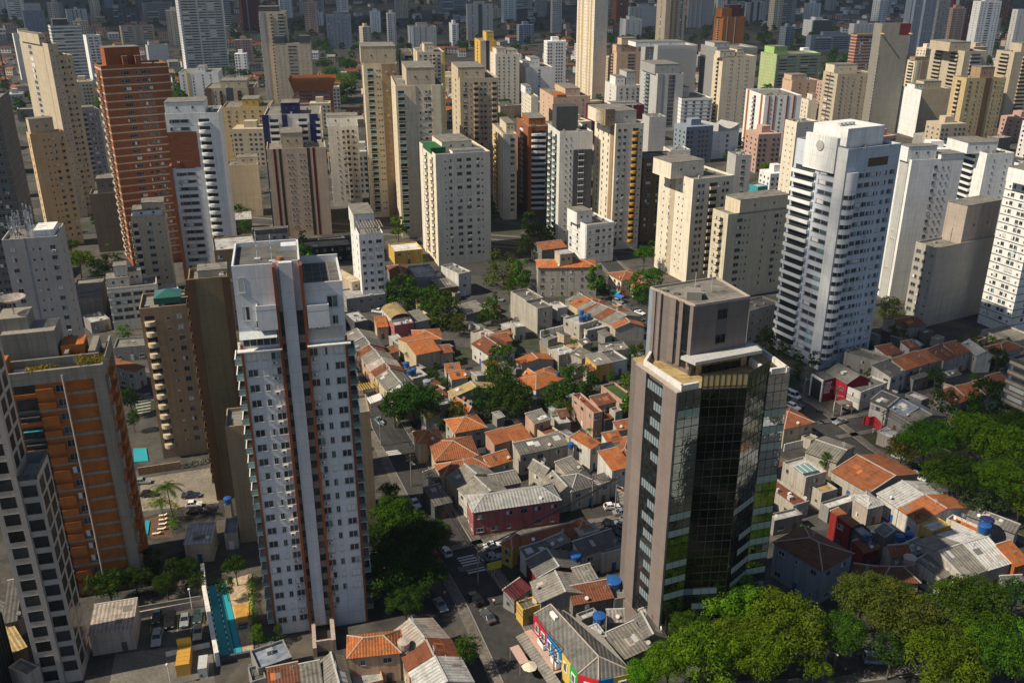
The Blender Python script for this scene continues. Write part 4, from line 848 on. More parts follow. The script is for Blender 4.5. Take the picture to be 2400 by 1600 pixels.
def box_tower():                                 # pale blank block behind it with a slatted awning
    b = MB(); P = at(548, 1005, 28)
    for i in range(3): b.quad((0, -i * .02, 0), (0, 0, 0), (1, 1, 1), (1, 1, 1)) if False else None
    o = MB()
    for i in range(8): o.box(0, 4.6, i * .75, i * .75 + .7, 0, .12)
    q = o.obj('slatted_awning', paint('cream', .6)); q.location = P; q.rotation_euler = (R(-14), R(8), R(14))
    tag(q, 'pale slatted awning on top of the blank beige mid-rise', 'awning')
box_tower()

# ------------------------------------------------------------ black glass office tower
def pane_mat(name, tint, rough, seed):
    m, N, L, b = new_mat(name); tc = N.new('ShaderNodeTexCoord').outputs['Object']
    b.inputs['Base Color'].default_value = (*tint, 1); b.inputs['Metallic'].default_value = 1; b.inputs['Roughness'].default_value = rough
    n = noise(N, L, .55, tc, 3, .6); n2 = noise(N, L, .12, tc, 2)
    bp = N.new('ShaderNodeBump'); bp.inputs['Strength'].default_value = .22; bp.inputs['Distance'].default_value = .12; L.new(n, bp.inputs['Height']); L.new(bp.outputs[0], b.inputs['Normal'])
    return m
def glass_tower():
    PA, PB, PC, PD, PE = (27.7, 136.4), (31.8, 138.1), (39.6, 138.8), (44.6, 144.0), (48.7, 145.2)
    back = [(44.5, 158.5), (37.2, 160.5), (21.5, 152.0)]; PK = (22.5, 148.1)
    root = thing('office_tower', 'black mirrored glass office tower with pinkish granite piers and tan roof terrace', 'office building', (PA[0], PA[1], 0))
    LAND.append(((34, 148), 'the black glass office tower')); FOOT.append((34, 148, 17)); rr = random.Random(2)
    ox, oy = PA; S = lambda p: (p[0] - ox, p[1] - oy)
    H, H2 = 54.6, 57.2
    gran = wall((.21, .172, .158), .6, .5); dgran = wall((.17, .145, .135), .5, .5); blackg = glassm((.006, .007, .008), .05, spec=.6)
    mir = pane_mat('mirror_glass', (.21, .25, .25), .02, 1); mir2 = pane_mat('mirror_glass_blue', (.55, .61, .66), .02, 2); dark = pane_mat('dark_glass', (.06, .068, .07), .03, 3); frame = paint((.012, .012, .013), .85)
    core = [S(p) for p in (PA, PB, PC, PD, PE, *back, PK)]
    inset = []
    for p in core: inset.append((p[0] * .985 + .15, p[1] * .985 + .2))
    b = MB(); b.prism(inset, 0, H - .6); b.obj('wall', dgran, root)
    def facet(p, q, z0, z1, m, fh=3.4, pw=1.45, blinds=.2, name='curtain_wall', tint=None):
        p, q = Vector((*S(p), 0)), Vector((*S(q), 0)); d = (q - p); ln = d.length; d.normalize(); rz = math.atan2(d.y, d.x)
        b = MB(); b.box(0, ln, 0, .12, z0, z1); g = b.obj(name, m, root, (p.x, p.y, 0), rz)
        n = max(1, round(ln / pw)); nf = int((z1 - z0) / fh + .5); fr = MB()
        for i in range(n + 1): x = ln * i / n; fr.box(x - .03, x + .03, -.03, 0, z0, z1)
        for k in range(nf + 1):
            z = z0 + (z1 - z0) * k / nf; fr.box(0, ln, -.05, 0, z - .05, z + .05)
            if k < nf: fr.box(0, ln, -.03, 0, z + fh * .45, z + fh * .45 + .04)
        fr.obj('mullions', frame, g)
        for k in range(nf):
            bl = MB(); z = z0 + (z1 - z0) * k / nf + fh * .5
            if rr.random() < min(.92, blinds * (3.2 if k < nf * .5 else .7)):
                a = rr.randint(0, max(0, n - 3)); e = min(n, a + rr.randint(3, max(3, n)))
                for i in range(a, e):
                    if True: bl.box(ln * i / n + (.08 if i == a else 0), ln * (i + 1) / n - (.08 if i == e - 1 else 0), -.02, 0, z + .25, z + fh * .48)
            if bl.v: bl.obj('blinds', paint(tint or (.30, .36, .30), .55), g)
        return g
    facet(PA, PB, 3.6, H, mir, blinds=.30); facet(PB, PC, 3.6, H - .2, dark, blinds=.22, tint=(.10, .15, .17)); facet(PC, PD, 3.6, H2 - .1, mir, blinds=.38, tint=(.26, .31, .27)); facet(PD, PE, 3.6, H - .3, mir2, blinds=.3)
    facet(PE, (44.5, 158.5), 3.6, H - .3, mir2, blinds=.2)
    # amber parapet panels over the middle facet
    p, q = Vector((*S(PB), 0)), Vector((*S(PC), 0)); ln = (q - p).length; rz = math.atan2(q.y - p.y, q.x - p.x); b = MB(); b.box(0, ln, 0, .15, H - .2, H2)
    g = b.obj('amber_parapet', paint((.33, .26, .12), .25), root, (p.x, p.y, 0), rz); f = MB()
    for i in range(9): f.box(ln * i / 8 - .07, ln * i / 8 + .07, -.06, 0, H - .2, H2)
    f.box(0, ln, -.07, 0, H2 - .1, H2 + .08); f.box(0, ln, -.06, 0, H + .2, H + .32); f.obj('mullions', frame, g)
    # the granite side with its dark window strip
    p, q = Vector((*S(PK), 0)), Vector((*S(PA), 0)); ln = (q - p).length; rz = math.atan2(q.y - p.y, q.x - p.x)
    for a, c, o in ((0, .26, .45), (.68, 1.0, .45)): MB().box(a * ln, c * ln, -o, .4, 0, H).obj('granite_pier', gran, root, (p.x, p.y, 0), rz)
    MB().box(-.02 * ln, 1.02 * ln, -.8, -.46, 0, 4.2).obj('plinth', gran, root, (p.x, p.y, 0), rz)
    b = MB(); b.box(.26 * ln, .68 * ln, -.05, .3, 4.2, H - 1.0); g = b.obj('window_strip', blackg, root, (p.x, p.y, 0), rz)
    f = MB(); x0, x1 = .26 * ln, .68 * ln
    for k in range(15):
        bl = MB(); z = 4.3 + 3.3 * k; f.box(x0, x1, -.12, -.05, z, z + .12)
        if rr.random() < .75:
            a = rr.randint(0, 3)
            for i in range(a, 7): bl.box(x0 + (x1 - x0) * i / 7 + .1, x0 + (x1 - x0) * (i + 1) / 7 - .06, -.09, -.05, z + 1.1, z + 2.7)
        if bl.v: bl.obj('blinds', paint((.20, .25, .27), .5), g)
    MB().box(-.2, ln + .1, -.5, .5, H - .02, H + .12).obj('coping', wall('stone'), root, (p.x, p.y, 0), rz)
    # terrace
    ter = [(p[0] * .97 + .3, p[1] * .97 + .35) for p in core]
    b = MB(); b.prism(ter, H - .6, H - .42); b.obj('roof_terrace', flatroof('straw'), root)
    def para(p, q, h, m, t=.5, z=H - .6): 
        p, q = Vector((*S(p), 0)), Vector((*S(q), 0)); d = q - p; MB().box(0, d.length, 0, t, z, z + h).obj('parapet', m, root, (p.x, p.y, 0), math.atan2(d.y, d.x))
    para((23.3, 147.6), (28.2, 137.3), 1.5, wall('offwhite')); para((28.2, 137.2), (31.4, 138.5), 1.5, wall('offwhite')); para((39.8, 139.2), (44.4, 144.0), 2.3, wall('dgrey'), .25); para((44.4, 144.4), (42.0, 150.5), 1.5, wall('offwhite')); para((25.2, 153.0), (23.4, 148.2), 1.3, wall('offwhite'))
    para((45.2, 144.6), (48.4, 145.6), 1.2, wall('offwhite')); para((48.5, 145.4), (45.5, 156), 1.2, wall('offwhite'))
    # upper block
    c1, c2, c3, c4 = [S(p) for p in ((24.6, 153.7), (37.7, 159.5), (41.3, 148.8), (30.9, 144.4))]
    def wallbox(poly, z0, z1, m, name): b = MB(); b.prism(poly, z0, z1); return b.obj(name, m, root)
    Z = 67.2
    wallbox([c4, c3, c2, c1], 20, Z - .5, dgran, 'upper_block')
    b = MB()
    q4 = [c4, c3, c2, c1]; cen = (sum(p[0] for p in q4) / 4, sum(p[1] for p in q4) / 4)
    for i in range(4):
        a, c = q4[i], q4[(i + 1) % 4]; ia, ic = [(p[0] + (cen[0] - p[0]) * .03, p[1] + (cen[1] - p[1]) * .03) for p in (a, c)]; b.prism([a, c, ic, ia], Z - .5, Z)
    b.obj('parapet', wall('stone'), root)
    wallbox([(p[0] + (cen[0] - p[0]) * .035, p[1] + (cen[1] - p[1]) * .035) for p in q4], Z - .5, Z - .38, flatroof('cement'), 'roof')
    p, q = Vector((*c1, 0)), Vector((*c4, 0)); d = q - p; ln = d.length; rz = math.atan2(d.y, d.x)
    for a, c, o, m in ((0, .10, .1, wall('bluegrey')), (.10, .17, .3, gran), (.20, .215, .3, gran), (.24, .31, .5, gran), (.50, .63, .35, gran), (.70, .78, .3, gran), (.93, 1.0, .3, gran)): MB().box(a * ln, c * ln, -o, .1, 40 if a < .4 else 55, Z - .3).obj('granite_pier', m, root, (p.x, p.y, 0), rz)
    for a, c in ((.32, .49), (.635, .695), (.785, .925)): MB().box(a * ln, c * ln, -.04, .1, 55, Z - .6).obj('window_strip', blackg if a > .5 else dgran, root, (p.x, p.y, 0), rz)
    p, q = Vector((*c4, 0)), Vector((*c3, 0)); d = q - p; ln = d.length; rz = math.atan2(d.y, d.x)
    g = MB().box(.42 * ln, .60 * ln, -.05, .1, 59, Z - .5).obj('window_strip', paint((.10, .10, .10), .35), root, (p.x, p.y, 0), rz); f = MB()
    for z in (59.2, 63.8): f.box(.425 * ln, .505 * ln, -.09, -.05, z, z + 1.7); f.box(.515 * ln, .595 * ln, -.09, -.05, z, z + 1.7)
    f.obj('pane', blackg, g)
    b = MB(); b.prism([(-1.0, -2.9), (ln + 1.5, -2.9), (ln + 2.2, 1), (0, .6), (-1.8, .4)], 57.3, 57.9); b.obj('canopy_slab', wall('lgrey'), root, (p.x, p.y, 0), rz)
    MB().box(-.2, ln + 1.2, -.5, .3, H - .42, 57.3).obj('terrace_glazing', blackg, root, (p.x, p.y, 0), rz)
    b = MB(); b.box(.9, 2.0, -.55, -.5, H - .3, 56.8); b.box(ln - 1, ln + .2, -.55, -.5, H - .3, 56.0); b.obj('door', paint((.33, .28, .16), .4), root, (p.x, p.y, 0), rz)
    for (x, y, s, h) in ((.25, .35, 2.6, 1.5), (.15, .6, .9, .6), (.1, .8, .9, .6), (.5, .75, .7, .4), (.7, .8, .7, .4), (.45, .45, 2.0, .25), (.62, .62, 1.2, .2)):
        px, py = [c4[i] + (c3[i] - c4[i]) * x + (c1[i] - c4[i]) * y for i in (0, 1)]; MB().box(px - s / 2, px + s / 2, py - s / 2, py + s / 2, Z - .4, Z - .4 + h).obj('roof_vent', wall('concrete'), root)
    px, py = [c4[i] + (c3[i] - c4[i]) * .5 + (c1[i] - c4[i]) * .6 for i in (0, 1)]; b = MB(); b.tube((px, py, Z - .4), (px, py, Z + 3.2), .06, n=5); b.tube((px + 2.8, py - .5, Z - .4), (px + 2.8, py - .5, Z + 2.5), .05, n=5); b.obj('antenna', paint('steel'), root)
    # round yellow table on the terrace
    T_ = at(*T('22', 1515, 185), H - .4); b = MB(); b.tube((0, 0, .72), (0, 0, .80), .95, n=16)
    t = thing('round_table', 'round yellow table standing on the tan roof terrace', 'table', (T_.x, T_.y, H - .42)); b.obj('tabletop', paint('gold', .5), t)
    for a in range(4): MB().tube((.6 * math.cos(a * 1.57 + .7), .6 * math.sin(a * 1.57 + .7), 0), (.5 * math.cos(a * 1.57 + .7), .5 * math.sin(a * 1.57 + .7), .72), .03, n=5).obj('leg', paint('gold', .5), t)
glass_tower()

# ------------------------------------------------------------ white curved tower on the right
def curved(root, F, Wd, Dp, H, z0, nfl, fl, rr):
    b = MB(); cx, cy, r = 2.6, 1.2, 2.7
    b.tube((cx, cy, 3.5), (cx, cy, H - 7), r, n=24); b.obj('round_bay', wall('white'), root, smooth=False)
    g = MB(); n = 18
    pts = [(cx + (r + .06) * math.cos(t), cy + (r + .06) * math.sin(t)) for t in [math.pi + math.pi * i / n for i in range(n + 1)]]
    for a, c in zip(pts[:-1], pts[1:]): g.quad((*a, 0), (*c, 0), (*c, 1.3), (*a, 1.3), 0)
    for p in pts[::3]: g.box(p[0] - .05, p[0] + .05, p[1] - .05, p[1] + .05, 0, 1.3, 1)
    me = g.mesh('bay_window', [GLASS, WFRAME])
    for i in range(nfl - 2): link('bay_window', me, root, (0, 0, z0 + i * fl + 1.0))
    b = MB(); b.box(-.6, .6, .2 * Dp, .8 * Dp, H - 8, H + 2.5); b.obj('crown_wall', wall('white'), root)
    b = MB(); b.tube((-.62, .5 * Dp, H - .5), (-.9, .5 * Dp, H - .5), 1.5, n=24); b.obj('round_emblem', wall('lgrey'), root)
    MB().box(.15 * Wd, .85 * Wd, .2 * Dp, .85 * Dp, H - 1, H + 5).obj('roof_block', wall('white'), root)
    MB().box(.4 * Wd, .78 * Wd, -.06, 0, H - 6, H - 3.4).obj('terrace_opening', paint((.10, .065, .03), .6), root)
    b = MB(); b.box(.12, .95, .5, 4, H - 6.5, H - 1.8)
    g = MB(); g.box(-.08, 0, .08 * Dp, .3 * Dp, H - 6.5, H - .8, 0)
    for i in range(6): g.box(-.12, -.08, (.08 + .044 * i) * Dp, (.083 + .044 * i) * Dp, H - 6.5, H - .8, 1)
    g.obj('tall_glazing', [glassm((.06, .05, .03), .1), WFRAME], root)
    leafclump('roof_plants', root, [(rr.uniform(.1, .9) * Wd, .6, H - .6) for i in range(10)], .7, 'green')
    for i in range(4): MB().box(.2 * Wd + i * 1.6, .2 * Wd + i * 1.6 + 1.1, .4 * Dp, .4 * Dp + 1.2, H + 5, H + 6).obj('roof_unit', paint('lgrey', .5), root)
VARW = (25, 10, 10, 55)
tower('white tower with a rounded corner and stacked glass balconies', (1990, 350, 866, 1868, 2113), 'white', L='b.24:9.5:white r.665:.3 s.91:4.0:white', Fr='W.31 W.43 w.53 v.6 v.66 w.77 W.9', native=True, yaw=-27, fl=2.95, top=7, extra=curved, mat=wall((.56, .60, .66)), far=False)
VARW = (62, 16, 10, 12)

# ------------------------------------------------------------ orange brick tower on the left
def orange_tower():
    P, H = hsolve(240, 853, 1373); rz = R(16.7); ex = Vector((math.cos(rz), math.sin(rz), 0)); rr = random.Random(8)
    Wd = -along(Vector((P.x, P.y, H)), ex.x, ex.y, -14); D = 15.0; org = P - ex * Wd
    root = thing('apartment_tower', 'orange brick apartment tower with concrete frame, roof garden and dark recessed balconies', 'apartment building', org, rz)
    LAND.append(((org.x + 8, org.y + 7), 'the orange brick tower with concrete frame')); FOOT.append((org.x + Wd / 2, org.y + D / 2, 13))
    om, cm = brickm('orange'), wall((.27, .245, .205), dirt=1.2); nf = 16; fl = 2.92; z0 = H - 2.6 - nf * fl
    b = MB(); b.box(.4, Wd - .3, .35, D, 0, H - 2.4); b.obj('brick_wall', om, root)
    f = MB(); f.box(0, Wd, -.15, .5, H - 2.6, H); f.box(Wd - .4, Wd, .5, D, H - 2.6, H); f.box(Wd - 2.0, Wd, -.15, .45, 0, H - 2.6); f.box(0, .5, -.15, .4, 0, H - 2.6)
    f.box(Wd - .4, Wd + .02, D - 1.2, D, 0, H - 2.6)
    for i in range(nf): z = z0 + i * fl; f.box(.62 * Wd, Wd - 2.0, .1, .36, z, z + .55)
    for i in range(0, nf, 2): z = z0 + i * fl; f.box(.5, .62 * Wd, -.1, .36, z, z + .5)
    f.obj('concrete_frame', cm, root)
    MB().box(.3, Wd - .4, .5, D, H - 1.6, H - 1.5).obj('roof', flatroof('dcement'), root)
    for i in range(nf):
        z = z0 + i * fl
        MB().box(.34 * Wd, .5 * Wd, -.3, .36, z + (.55 if i % 2 == 0 else .0), z + 1.9).obj('brick_bay', om, root)
        o = MB(); o.box(.14 * Wd, .335 * Wd, .22, .36, z + .62, z + 2.8); o.obj('balcony_opening', glassm((.008, .008, .008), .4), root)
        MB().box(.14 * Wd, .335 * Wd, -.25, .2, z + .5 if i % 2 else z + .1, z + 1.15 if i % 2 else z + .6).obj('balcony_front', om if i % 2 else paint((.05, .07, .065), .3), root)
        face_win(root, .565 * Wd, .3, z + .75, 1.7, 1.5, 0, rr.choice((0, 0, 0, 1)), 0)
        if rr.random() < .4: MB().box(.15 * Wd, .33 * Wd, -.5, .2, z + 2.2, z + 2.35).obj('awning', paint(rr.choice(('teal', 'dgrey', 'bluegrey')), .6), root)
        for y, ww in ((.2, 1.6), (.5, 2.2), (.8, 1.6)): face_win(root, Wd - .28, y * D, z + .7, ww, 1.6, math.pi / 2, rr.choice((0, 0, 3, 1)), 0)
        MB().box(Wd - .3, Wd + .7, .34 * D, .66 * D, z, z + 1.0).obj('balcony_front', om, root)
        if i % 2: MB().box(Wd - .3, Wd + .55, .05 * D, .14 * D, z, z + 2.4).obj('side_fin', cm, root)
    b = MB(); b.tube((.61 * Wd, -.35, 1), (.61 * Wd, -.35, H - 1.2), .16, n=8); b.obj('drain_pipe', paint('stone', .7), root)
    for x0, x1, y0, y1, h, m in ((.02, .13, .3, 3, 2.6, om), (.1, .95, 3.4, 3.8, 1.0, cm), (.05, .55, 6, 13, 5.5, cm), (.02, .3, 8, 14, 8.0, cm), (.58, .8, 6, 11, 2.2, om), (.62, .66, 4, 12, 1.4, cm), (.85, .92, 4, 12, 1.4, cm)):
        MB().box(x0 * Wd, x1 * Wd, y0, y1, H - 1.5, H + h).obj('roof_block', m, root)
    MB().box(.16 * Wd, .3 * Wd, 1.2, 2.4, H - 1.5, H - .2).obj('planter_box', wall('offwhite'), root)
    leafclump('roof_garden', root, [(rr.uniform(.3, .6) * Wd, rr.uniform(.6, 1.8), H - .6) for i in range(16)] + [(rr.uniform(.78, .97) * Wd, rr.uniform(.6, 2.8), H - .4 + rr.random()) for i in range(16)], 1.0, 'yellow', 3)
    b = MB(); x, y, z = .16 * Wd, 10.5, H + 8.0; b.tube((x, y, z), (x, y, z + 2.4), .12, n=6); n = 20
    for ring, (r0, r1, za, zb) in enumerate(((.3, 1.3, 2.4, 2.55), (1.3, 2.6, 2.55, 3.3))):
        for k in range(n):
            t0, t1 = 2 * math.pi * k / n, 2 * math.pi * (k + 1) / n
            b.quad((x + r0 * math.cos(t0), y + r0 * math.sin(t0), z + za), (x + r0 * math.cos(t1), y + r0 * math.sin(t1), z + za), (x + r1 * math.cos(t1), y + r1 * math.sin(t1), z + zb), (x + r1 * math.cos(t0), y + r1 * math.sin(t0), z + zb))
    d = b.obj('satellite_dish', netm('stone'), root)
orange_tower()

# ------------------------------------------------------------ pale tower with square black windows at the lower left
def lattice_tower():
    P, H = hsolve(87, 1122, 1593); rz = R(14); ex = Vector((math.cos(rz), math.sin(rz), 0)); ey = Vector((-ex.y, ex.x, 0)); Pt = Vector((P.x, P.y, H))
    Wa = -along(Pt, ex.x, ex.y, 37); D = along(Pt, ey.x, ey.y, 112); Wb = Wa * 1.25; org = P - ex * Wa; rr = random.Random(5)
    root = thing('office_tower', 'pale grey beige office tower with square black windows and a roof terrace', 'office building', org, rz)
    LAND.append(((org.x, org.y + 5), 'the tower with square black windows')); FOOT.append((org.x, org.y + D / 2, 11))
    m = wall((.40, .355, .315), .7, .6); fl = 3.3; Hb = H + 24
    b = MB(); b.box(0, Wa, 0, D, 0, H - 1); b.box(-Wb, 0, .5, D * 1.0, 0, Hb)
    b.box(0, Wa, 0, .25, H - 1, H); b.box(Wa - .25, Wa, .25, D, H - 1, H + .3); b.box(0, Wa - .25, D - .3, D, H - 1, H + 1.1); b.box(-.5, .35, -.35, .6, 0, H + 20)
    b.obj('wall', m, root)
    MB().box(.3, Wa - .3, .3, D - .35, H - .95, H - .85).obj('roof_terrace', flatroof('lgrey'), root)
    b = MB(); b.box(0, Wa + .05, -.1, .1, H, H + .9); b.box(Wa - .12, Wa + .02, .1, D, H + .3, H + 1.2); b.obj('glass_railing', glassm((.03, .045, .055), .1), root)
    n = int((H - 1.5) / fl)
    for i in range(n + 1):
        z = H - 3.2 - i * fl
        if z < .5: break
        face_win(root, Wa * .53, 0, z, Wa * .72, 2.15, 0, 4, 0)
        for y in (.26, .72): face_win(root, Wa, D * y + .3 * (i % 2), z - .2, D * .33, 2.6, math.pi / 2, 4, 0)
    for i in range(int(Hb / fl)):
        z = Hb - 2.8 - i * fl
        if z < .5: break
        face_win(root, -Wb * .5, .5, z, Wb * .6, 2.15, 0, 4, 0)
        if z > H + .5:
            for y in (.35, .75): face_win(root, 0, D * y, z - .1, D * .26, 2.5, math.pi / 2, 4, 0)
lattice_tower()
# ------------------------------------------------------------ labels that say where a small thing stands
import re
USED = {}
for o in COL.objects:
    if 'label' in o.keys(): USED[o['label']] = 1
SMALL = []
def shorten():
    full = [l for p, l in LAND]; out = []
    for p, l in LAND:
        w_ = l.replace('-', ' ').split(); best = l
        for k in range(3, len(w_)):
            if w_[k] in ('with', 'beside', 'behind', 'below', 'standing', 'wrapped', 'in', 'under', 'of', 'and', 'at', 'rising', 'cut'):
                pre = ' '.join(w_[:k])
                if w_[k] != 'and' and sum(1 for q in full if q.replace('-', ' ').startswith(pre + ' ') or q.replace('-', ' ') == pre) == 1: best = pre; break
        out.append((p, best))
    return out
LAND[:] = shorten()
def place_label(what, p, group=None):
    """'what' plus where it stands relative to the nearest landmark that makes the label one of a kind"""
    u, v = proj((p[0], p[1], 0))
    cand = sorted(LAND + SMALL, key=lambda q: (q[0][0] - p[0]) ** 2 + (q[0][1] - p[1]) ** 2)[:30]
    for (lp, ll) in cand:
        d = math.hypot(lp[0] - p[0], lp[1] - p[1])
        if d < 1.0: continue
        lu, lv = proj((lp[0], lp[1], 0)); a, b = u - lu, (v - lv) * 1.5
        rel = ('right of' if a > 0 else 'left of') if abs(a) > abs(b) else ('in front of' if b > 0 else 'behind')
        for r in ((rel, 'just ' + rel) if d < 20 else (rel, 'beyond the street ' + rel) if False else (rel,)):
            l = '%s %s %s' % (what, r, ll)
            if len(l.replace("-", " ").split()) <= 15 and l not in USED: USED[l] = 1; return l
    l = what; k = 2
    for side in ('at the left side of the view', 'left of the middle of the view', 'right of the middle of the view', 'at the right side of the view'):
        pass
    col = ('far left', 'left', 'centre left', 'centre right', 'right', 'far right')[min(5, max(0, int(u / 400)))]; row = ('top edge', 'upper part', 'upper middle', 'middle', 'lower middle', 'lower part', 'bottom edge')[min(6, max(0, int(v / 230)))]
    for (lp, ll) in cand[:30]:
        l = '%s near %s' % (what, ll)
        if len(l.replace("-", " ").split()) <= 15 and l not in USED: USED[l] = 1; return l
    l = '%s, %s %s' % (what, col, row); USED[l] = 1; return l
ROOFW = {'terra': 'orange tiled', 'bterra': 'bright orange', 'dterra': 'dark rust', 'cement': 'grey sheet', 'dcement': 'dark grey', 'lgrey': 'pale sheet', 'straw': 'tan', 'stone': 'sandy sheet', 'offwhite': 'white', 'white': 'white',
  'maroon': 'maroon', 'rust': 'maroon tiled', 'bluegrey': 'blue grey sheet', 'steel': 'grey metal', 'grass': 'planted', 'sand': 'sandy', 'concrete': 'concrete', 'grey': 'grey', 'dgrey': 'charcoal'}
WALLW = {'offwhite': 'off white', 'white': 'white', 'cream': 'cream', 'lcream': 'pale cream', 'grey': 'grey', 'peach': 'peach', 'dgrey': 'charcoal', 'rose': 'salmon', 'pink': 'pinkish red', 'stone': 'beige', 'lgrey': 'pale grey', 'concrete': 'concrete', 'bluegrey': 'blue grey', 'black': 'black'}
HOUSES = []
HWC = {'offwhite': (.41, .375, .32), 'white': (.56, .54, .50), 'lgrey': (.32, .31, .29), 'cream': (.52, .43, .29), 'peach': (.50, .33, .22), 'grey': (.26, .25, .24), 'rose': (.46, .29, .22), 'concrete': (.20, .185, .165)}
def PT(tile, s):
    if ':' in s: tile, s = s.split(':')
    x, y = s.split(','); return T(tile, float(x), float(y))
def house(line, label=None, name='house', cat='house', windows=True, own=None):
    q = line.split(); tile, kind = q[0], q[1]; z, rise = float(q[2]), float(q[3]); rc, wc = q[4], q[5]
    a, b, c = [PT(tile, s) for s in q[6:9]]; opts = q[9] if len(q) > 9 else ''
    A, B = at(*a, z), at(*b, z); C = at(*c, z + (rise if kind in 'gs' else 0))
    return house_abc(A, B, C, z, rise, rc, wc, kind, label, name, cat, windows, opts, own)
def house_abc(A, B, C, z, rise, rc, wc, kind, label=None, name='house', cat='house', windows=True, opts='', own=None, gz=0.0):
    if (B - A).cross(C - A).z < 0: A, B = B, A
    x = (B - A); Lx = x.length; x.normalize(); y = Vector((-x.y, x.x, 0)); dep = (C - A).dot(y)
    Ly = 2 * dep if kind == 'g' else dep
    Lx = max(2.5, Lx); Ly = max(2.0, Ly)
    rz = math.atan2(x.y, x.x); org = Vector((A.x, A.y, gz)); rr = random.Random(int(A.x * 97 + A.y * 31))
    sheetk = rc not in ('terra', 'bterra', 'dterra', 'rust', 'maroon')
    rm = flatroof(rc) if kind == 'f' else roofm(rc, 'sheet' if sheetk else 'tile'); wm = wall(HWC.get(wc, wc), dirt=1.45)
    t = own or thing(name, 'x', cat, org, rz)
    if own: own.location = org; own.rotation_euler = (0, 0, rz)
    b = MB(); oh = .35; th = .14
    zt = z - .02
    if kind == 'f':
        b.box(0, Lx, 0, Ly, 0, z - .55); e = .2
        b.box(0, Lx, 0, e, z - .55, z + .1); b.box(0, Lx, Ly - e, Ly, z - .55, z + .1); b.box(0, e, e, Ly - e, z - .55, z + .1); b.box(Lx - e, Lx, e, Ly - e, z - .55, z + .1)
    elif kind == 'g':
        i = len(b.v); h = Ly / 2
        b.v += [(0, 0, 0), (Lx, 0, 0), (Lx, Ly, 0), (0, Ly, 0), (0, 0, zt), (Lx, 0, zt), (Lx, Ly, zt), (0, Ly, zt), (0, h, zt + rise), (Lx, h, zt + rise)]
        for f in ((0, 1, 5, 4), (2, 3, 7, 6), (1, 2, 6, 9, 5), (3, 0, 4, 8, 7), (4, 5, 9, 8), (6, 7, 8, 9)): b.f.append(f); b.m.append(0)
    elif kind == 's':
        b.v += [(0, 0, 0), (Lx, 0, 0), (Lx, Ly, 0), (0, Ly, 0), (0, 0, zt), (Lx, 0, zt), (Lx, Ly, zt + rise), (0, Ly, zt + rise)]
        for f in ((0, 1, 5, 4), (2, 3, 7, 6), (1, 2, 6, 5), (3, 0, 4, 7), (4, 5, 6, 7)): b.f.append(f); b.m.append(0)
    else: b.box(0, Lx, 0, Ly, 0, zt)
    b.obj('wall', wm, t)
    r = MB(); cap = MB(); capm = wall('stone' if not sheetk else 'lgrey')
    def slab(pts):
        n = Vector(pts[1]) - Vector(pts[0]); n = n.cross(Vector(pts[2]) - Vector(pts[0])).normalized() * th
        r.poly([Vector(p) + n for p in pts]); r.poly([Vector(p) for p in reversed(pts)])
        for i in range(len(pts)): a_, c_ = Vector(pts[i]), Vector(pts[(i + 1) % len(pts)]); r.quad(a_, c_, c_ + n, a_ + n)
    if kind == 'f':
        r.box(.2, Lx - .2, .2, Ly - .2, z - .54, z - .48)
    elif kind == 's':
        k = rise / Ly; slab([(-.1, -oh, z - k * oh), (Lx + .1, -oh, z - k * oh), (Lx + .1, Ly, z + rise), (-.1, Ly, z + rise)])
        cap.box(-.15, Lx + .15, Ly - .1, Ly + .18, z + rise - .1, z + rise + .25)
    elif kind == 'g':
        h = Ly / 2; k = rise / h
        slab([(-.15, -oh, z - k * oh), (Lx + .15, -oh, z - k * oh), (Lx + .15, h, z + rise), (-.15, h, z + rise)]); slab([(Lx + .15, Ly + oh, z - k * oh), (-.15, Ly + oh, z - k * oh), (-.15, h, z + rise), (Lx + .15, h, z + rise)])
        cap.box(-.18, Lx + .18, h - .16, h + .16, z + rise + .02, z + rise + .26)
        if 'p' in opts or rr.random() < .35:
            for x0 in (-.2, Lx):
                cap.poly([(x0 + dx, yy, zz) for dx, yy, zz in ((0, -.1, z - .1), (0, -.1, z + .28), (0, h, z + rise + .42), (0, h, z + rise))]); cap.poly([(x0 + .2, yy, zz) for yy, zz in ((-.1, z - .1), (h, z + rise), (h, z + rise + .42), (-.1, z + .28))]); cap.quad((x0, -.1, z + .28), (x0 + .2, -.1, z + .28), (x0 + .2, h, z + rise + .42), (x0, h, z + rise + .42))
    elif kind == 'h':
        s = min(Lx, Ly) / 2; o = oh; e = z - .1
        p = [(-o, -o, e), (Lx + o, -o, e), (Lx + o, Ly + o, e), (-o, Ly + o, e)]
        if Lx >= Ly: r0, r1 = (s, Ly / 2, z + rise), (Lx - s + .01, Ly / 2, z + rise); fs = [(p[0], p[1], r1, r0), (p[1], p[2], r1), (p[2], p[3], r0, r1), (p[3], p[0], r0)]
        else: r0, r1 = (Lx / 2, s, z + rise), (Lx / 2, Ly - s + .01, z + rise); fs = [(p[0], p[1], r0), (p[1], p[2], r1, r0), (p[2], p[3], r1), (p[3], p[0], r0, r1)]
        for f in fs: slab(list(f))
        for a_, c_ in ((p[0], r0), (p[1], r1 if Lx >= Ly else r0), (p[2], r1), (p[3], r0 if Lx >= Ly else r1), (r0, r1)):
            if (Vector(a_) - Vector(c_)).length > .3: cap.tube(Vector(a_) + Vector((0, 0, .14)), Vector(c_) + Vector((0, 0, .16)), .13, n=5)
    elif kind == 'b':
        n = 10; h = Ly / 2
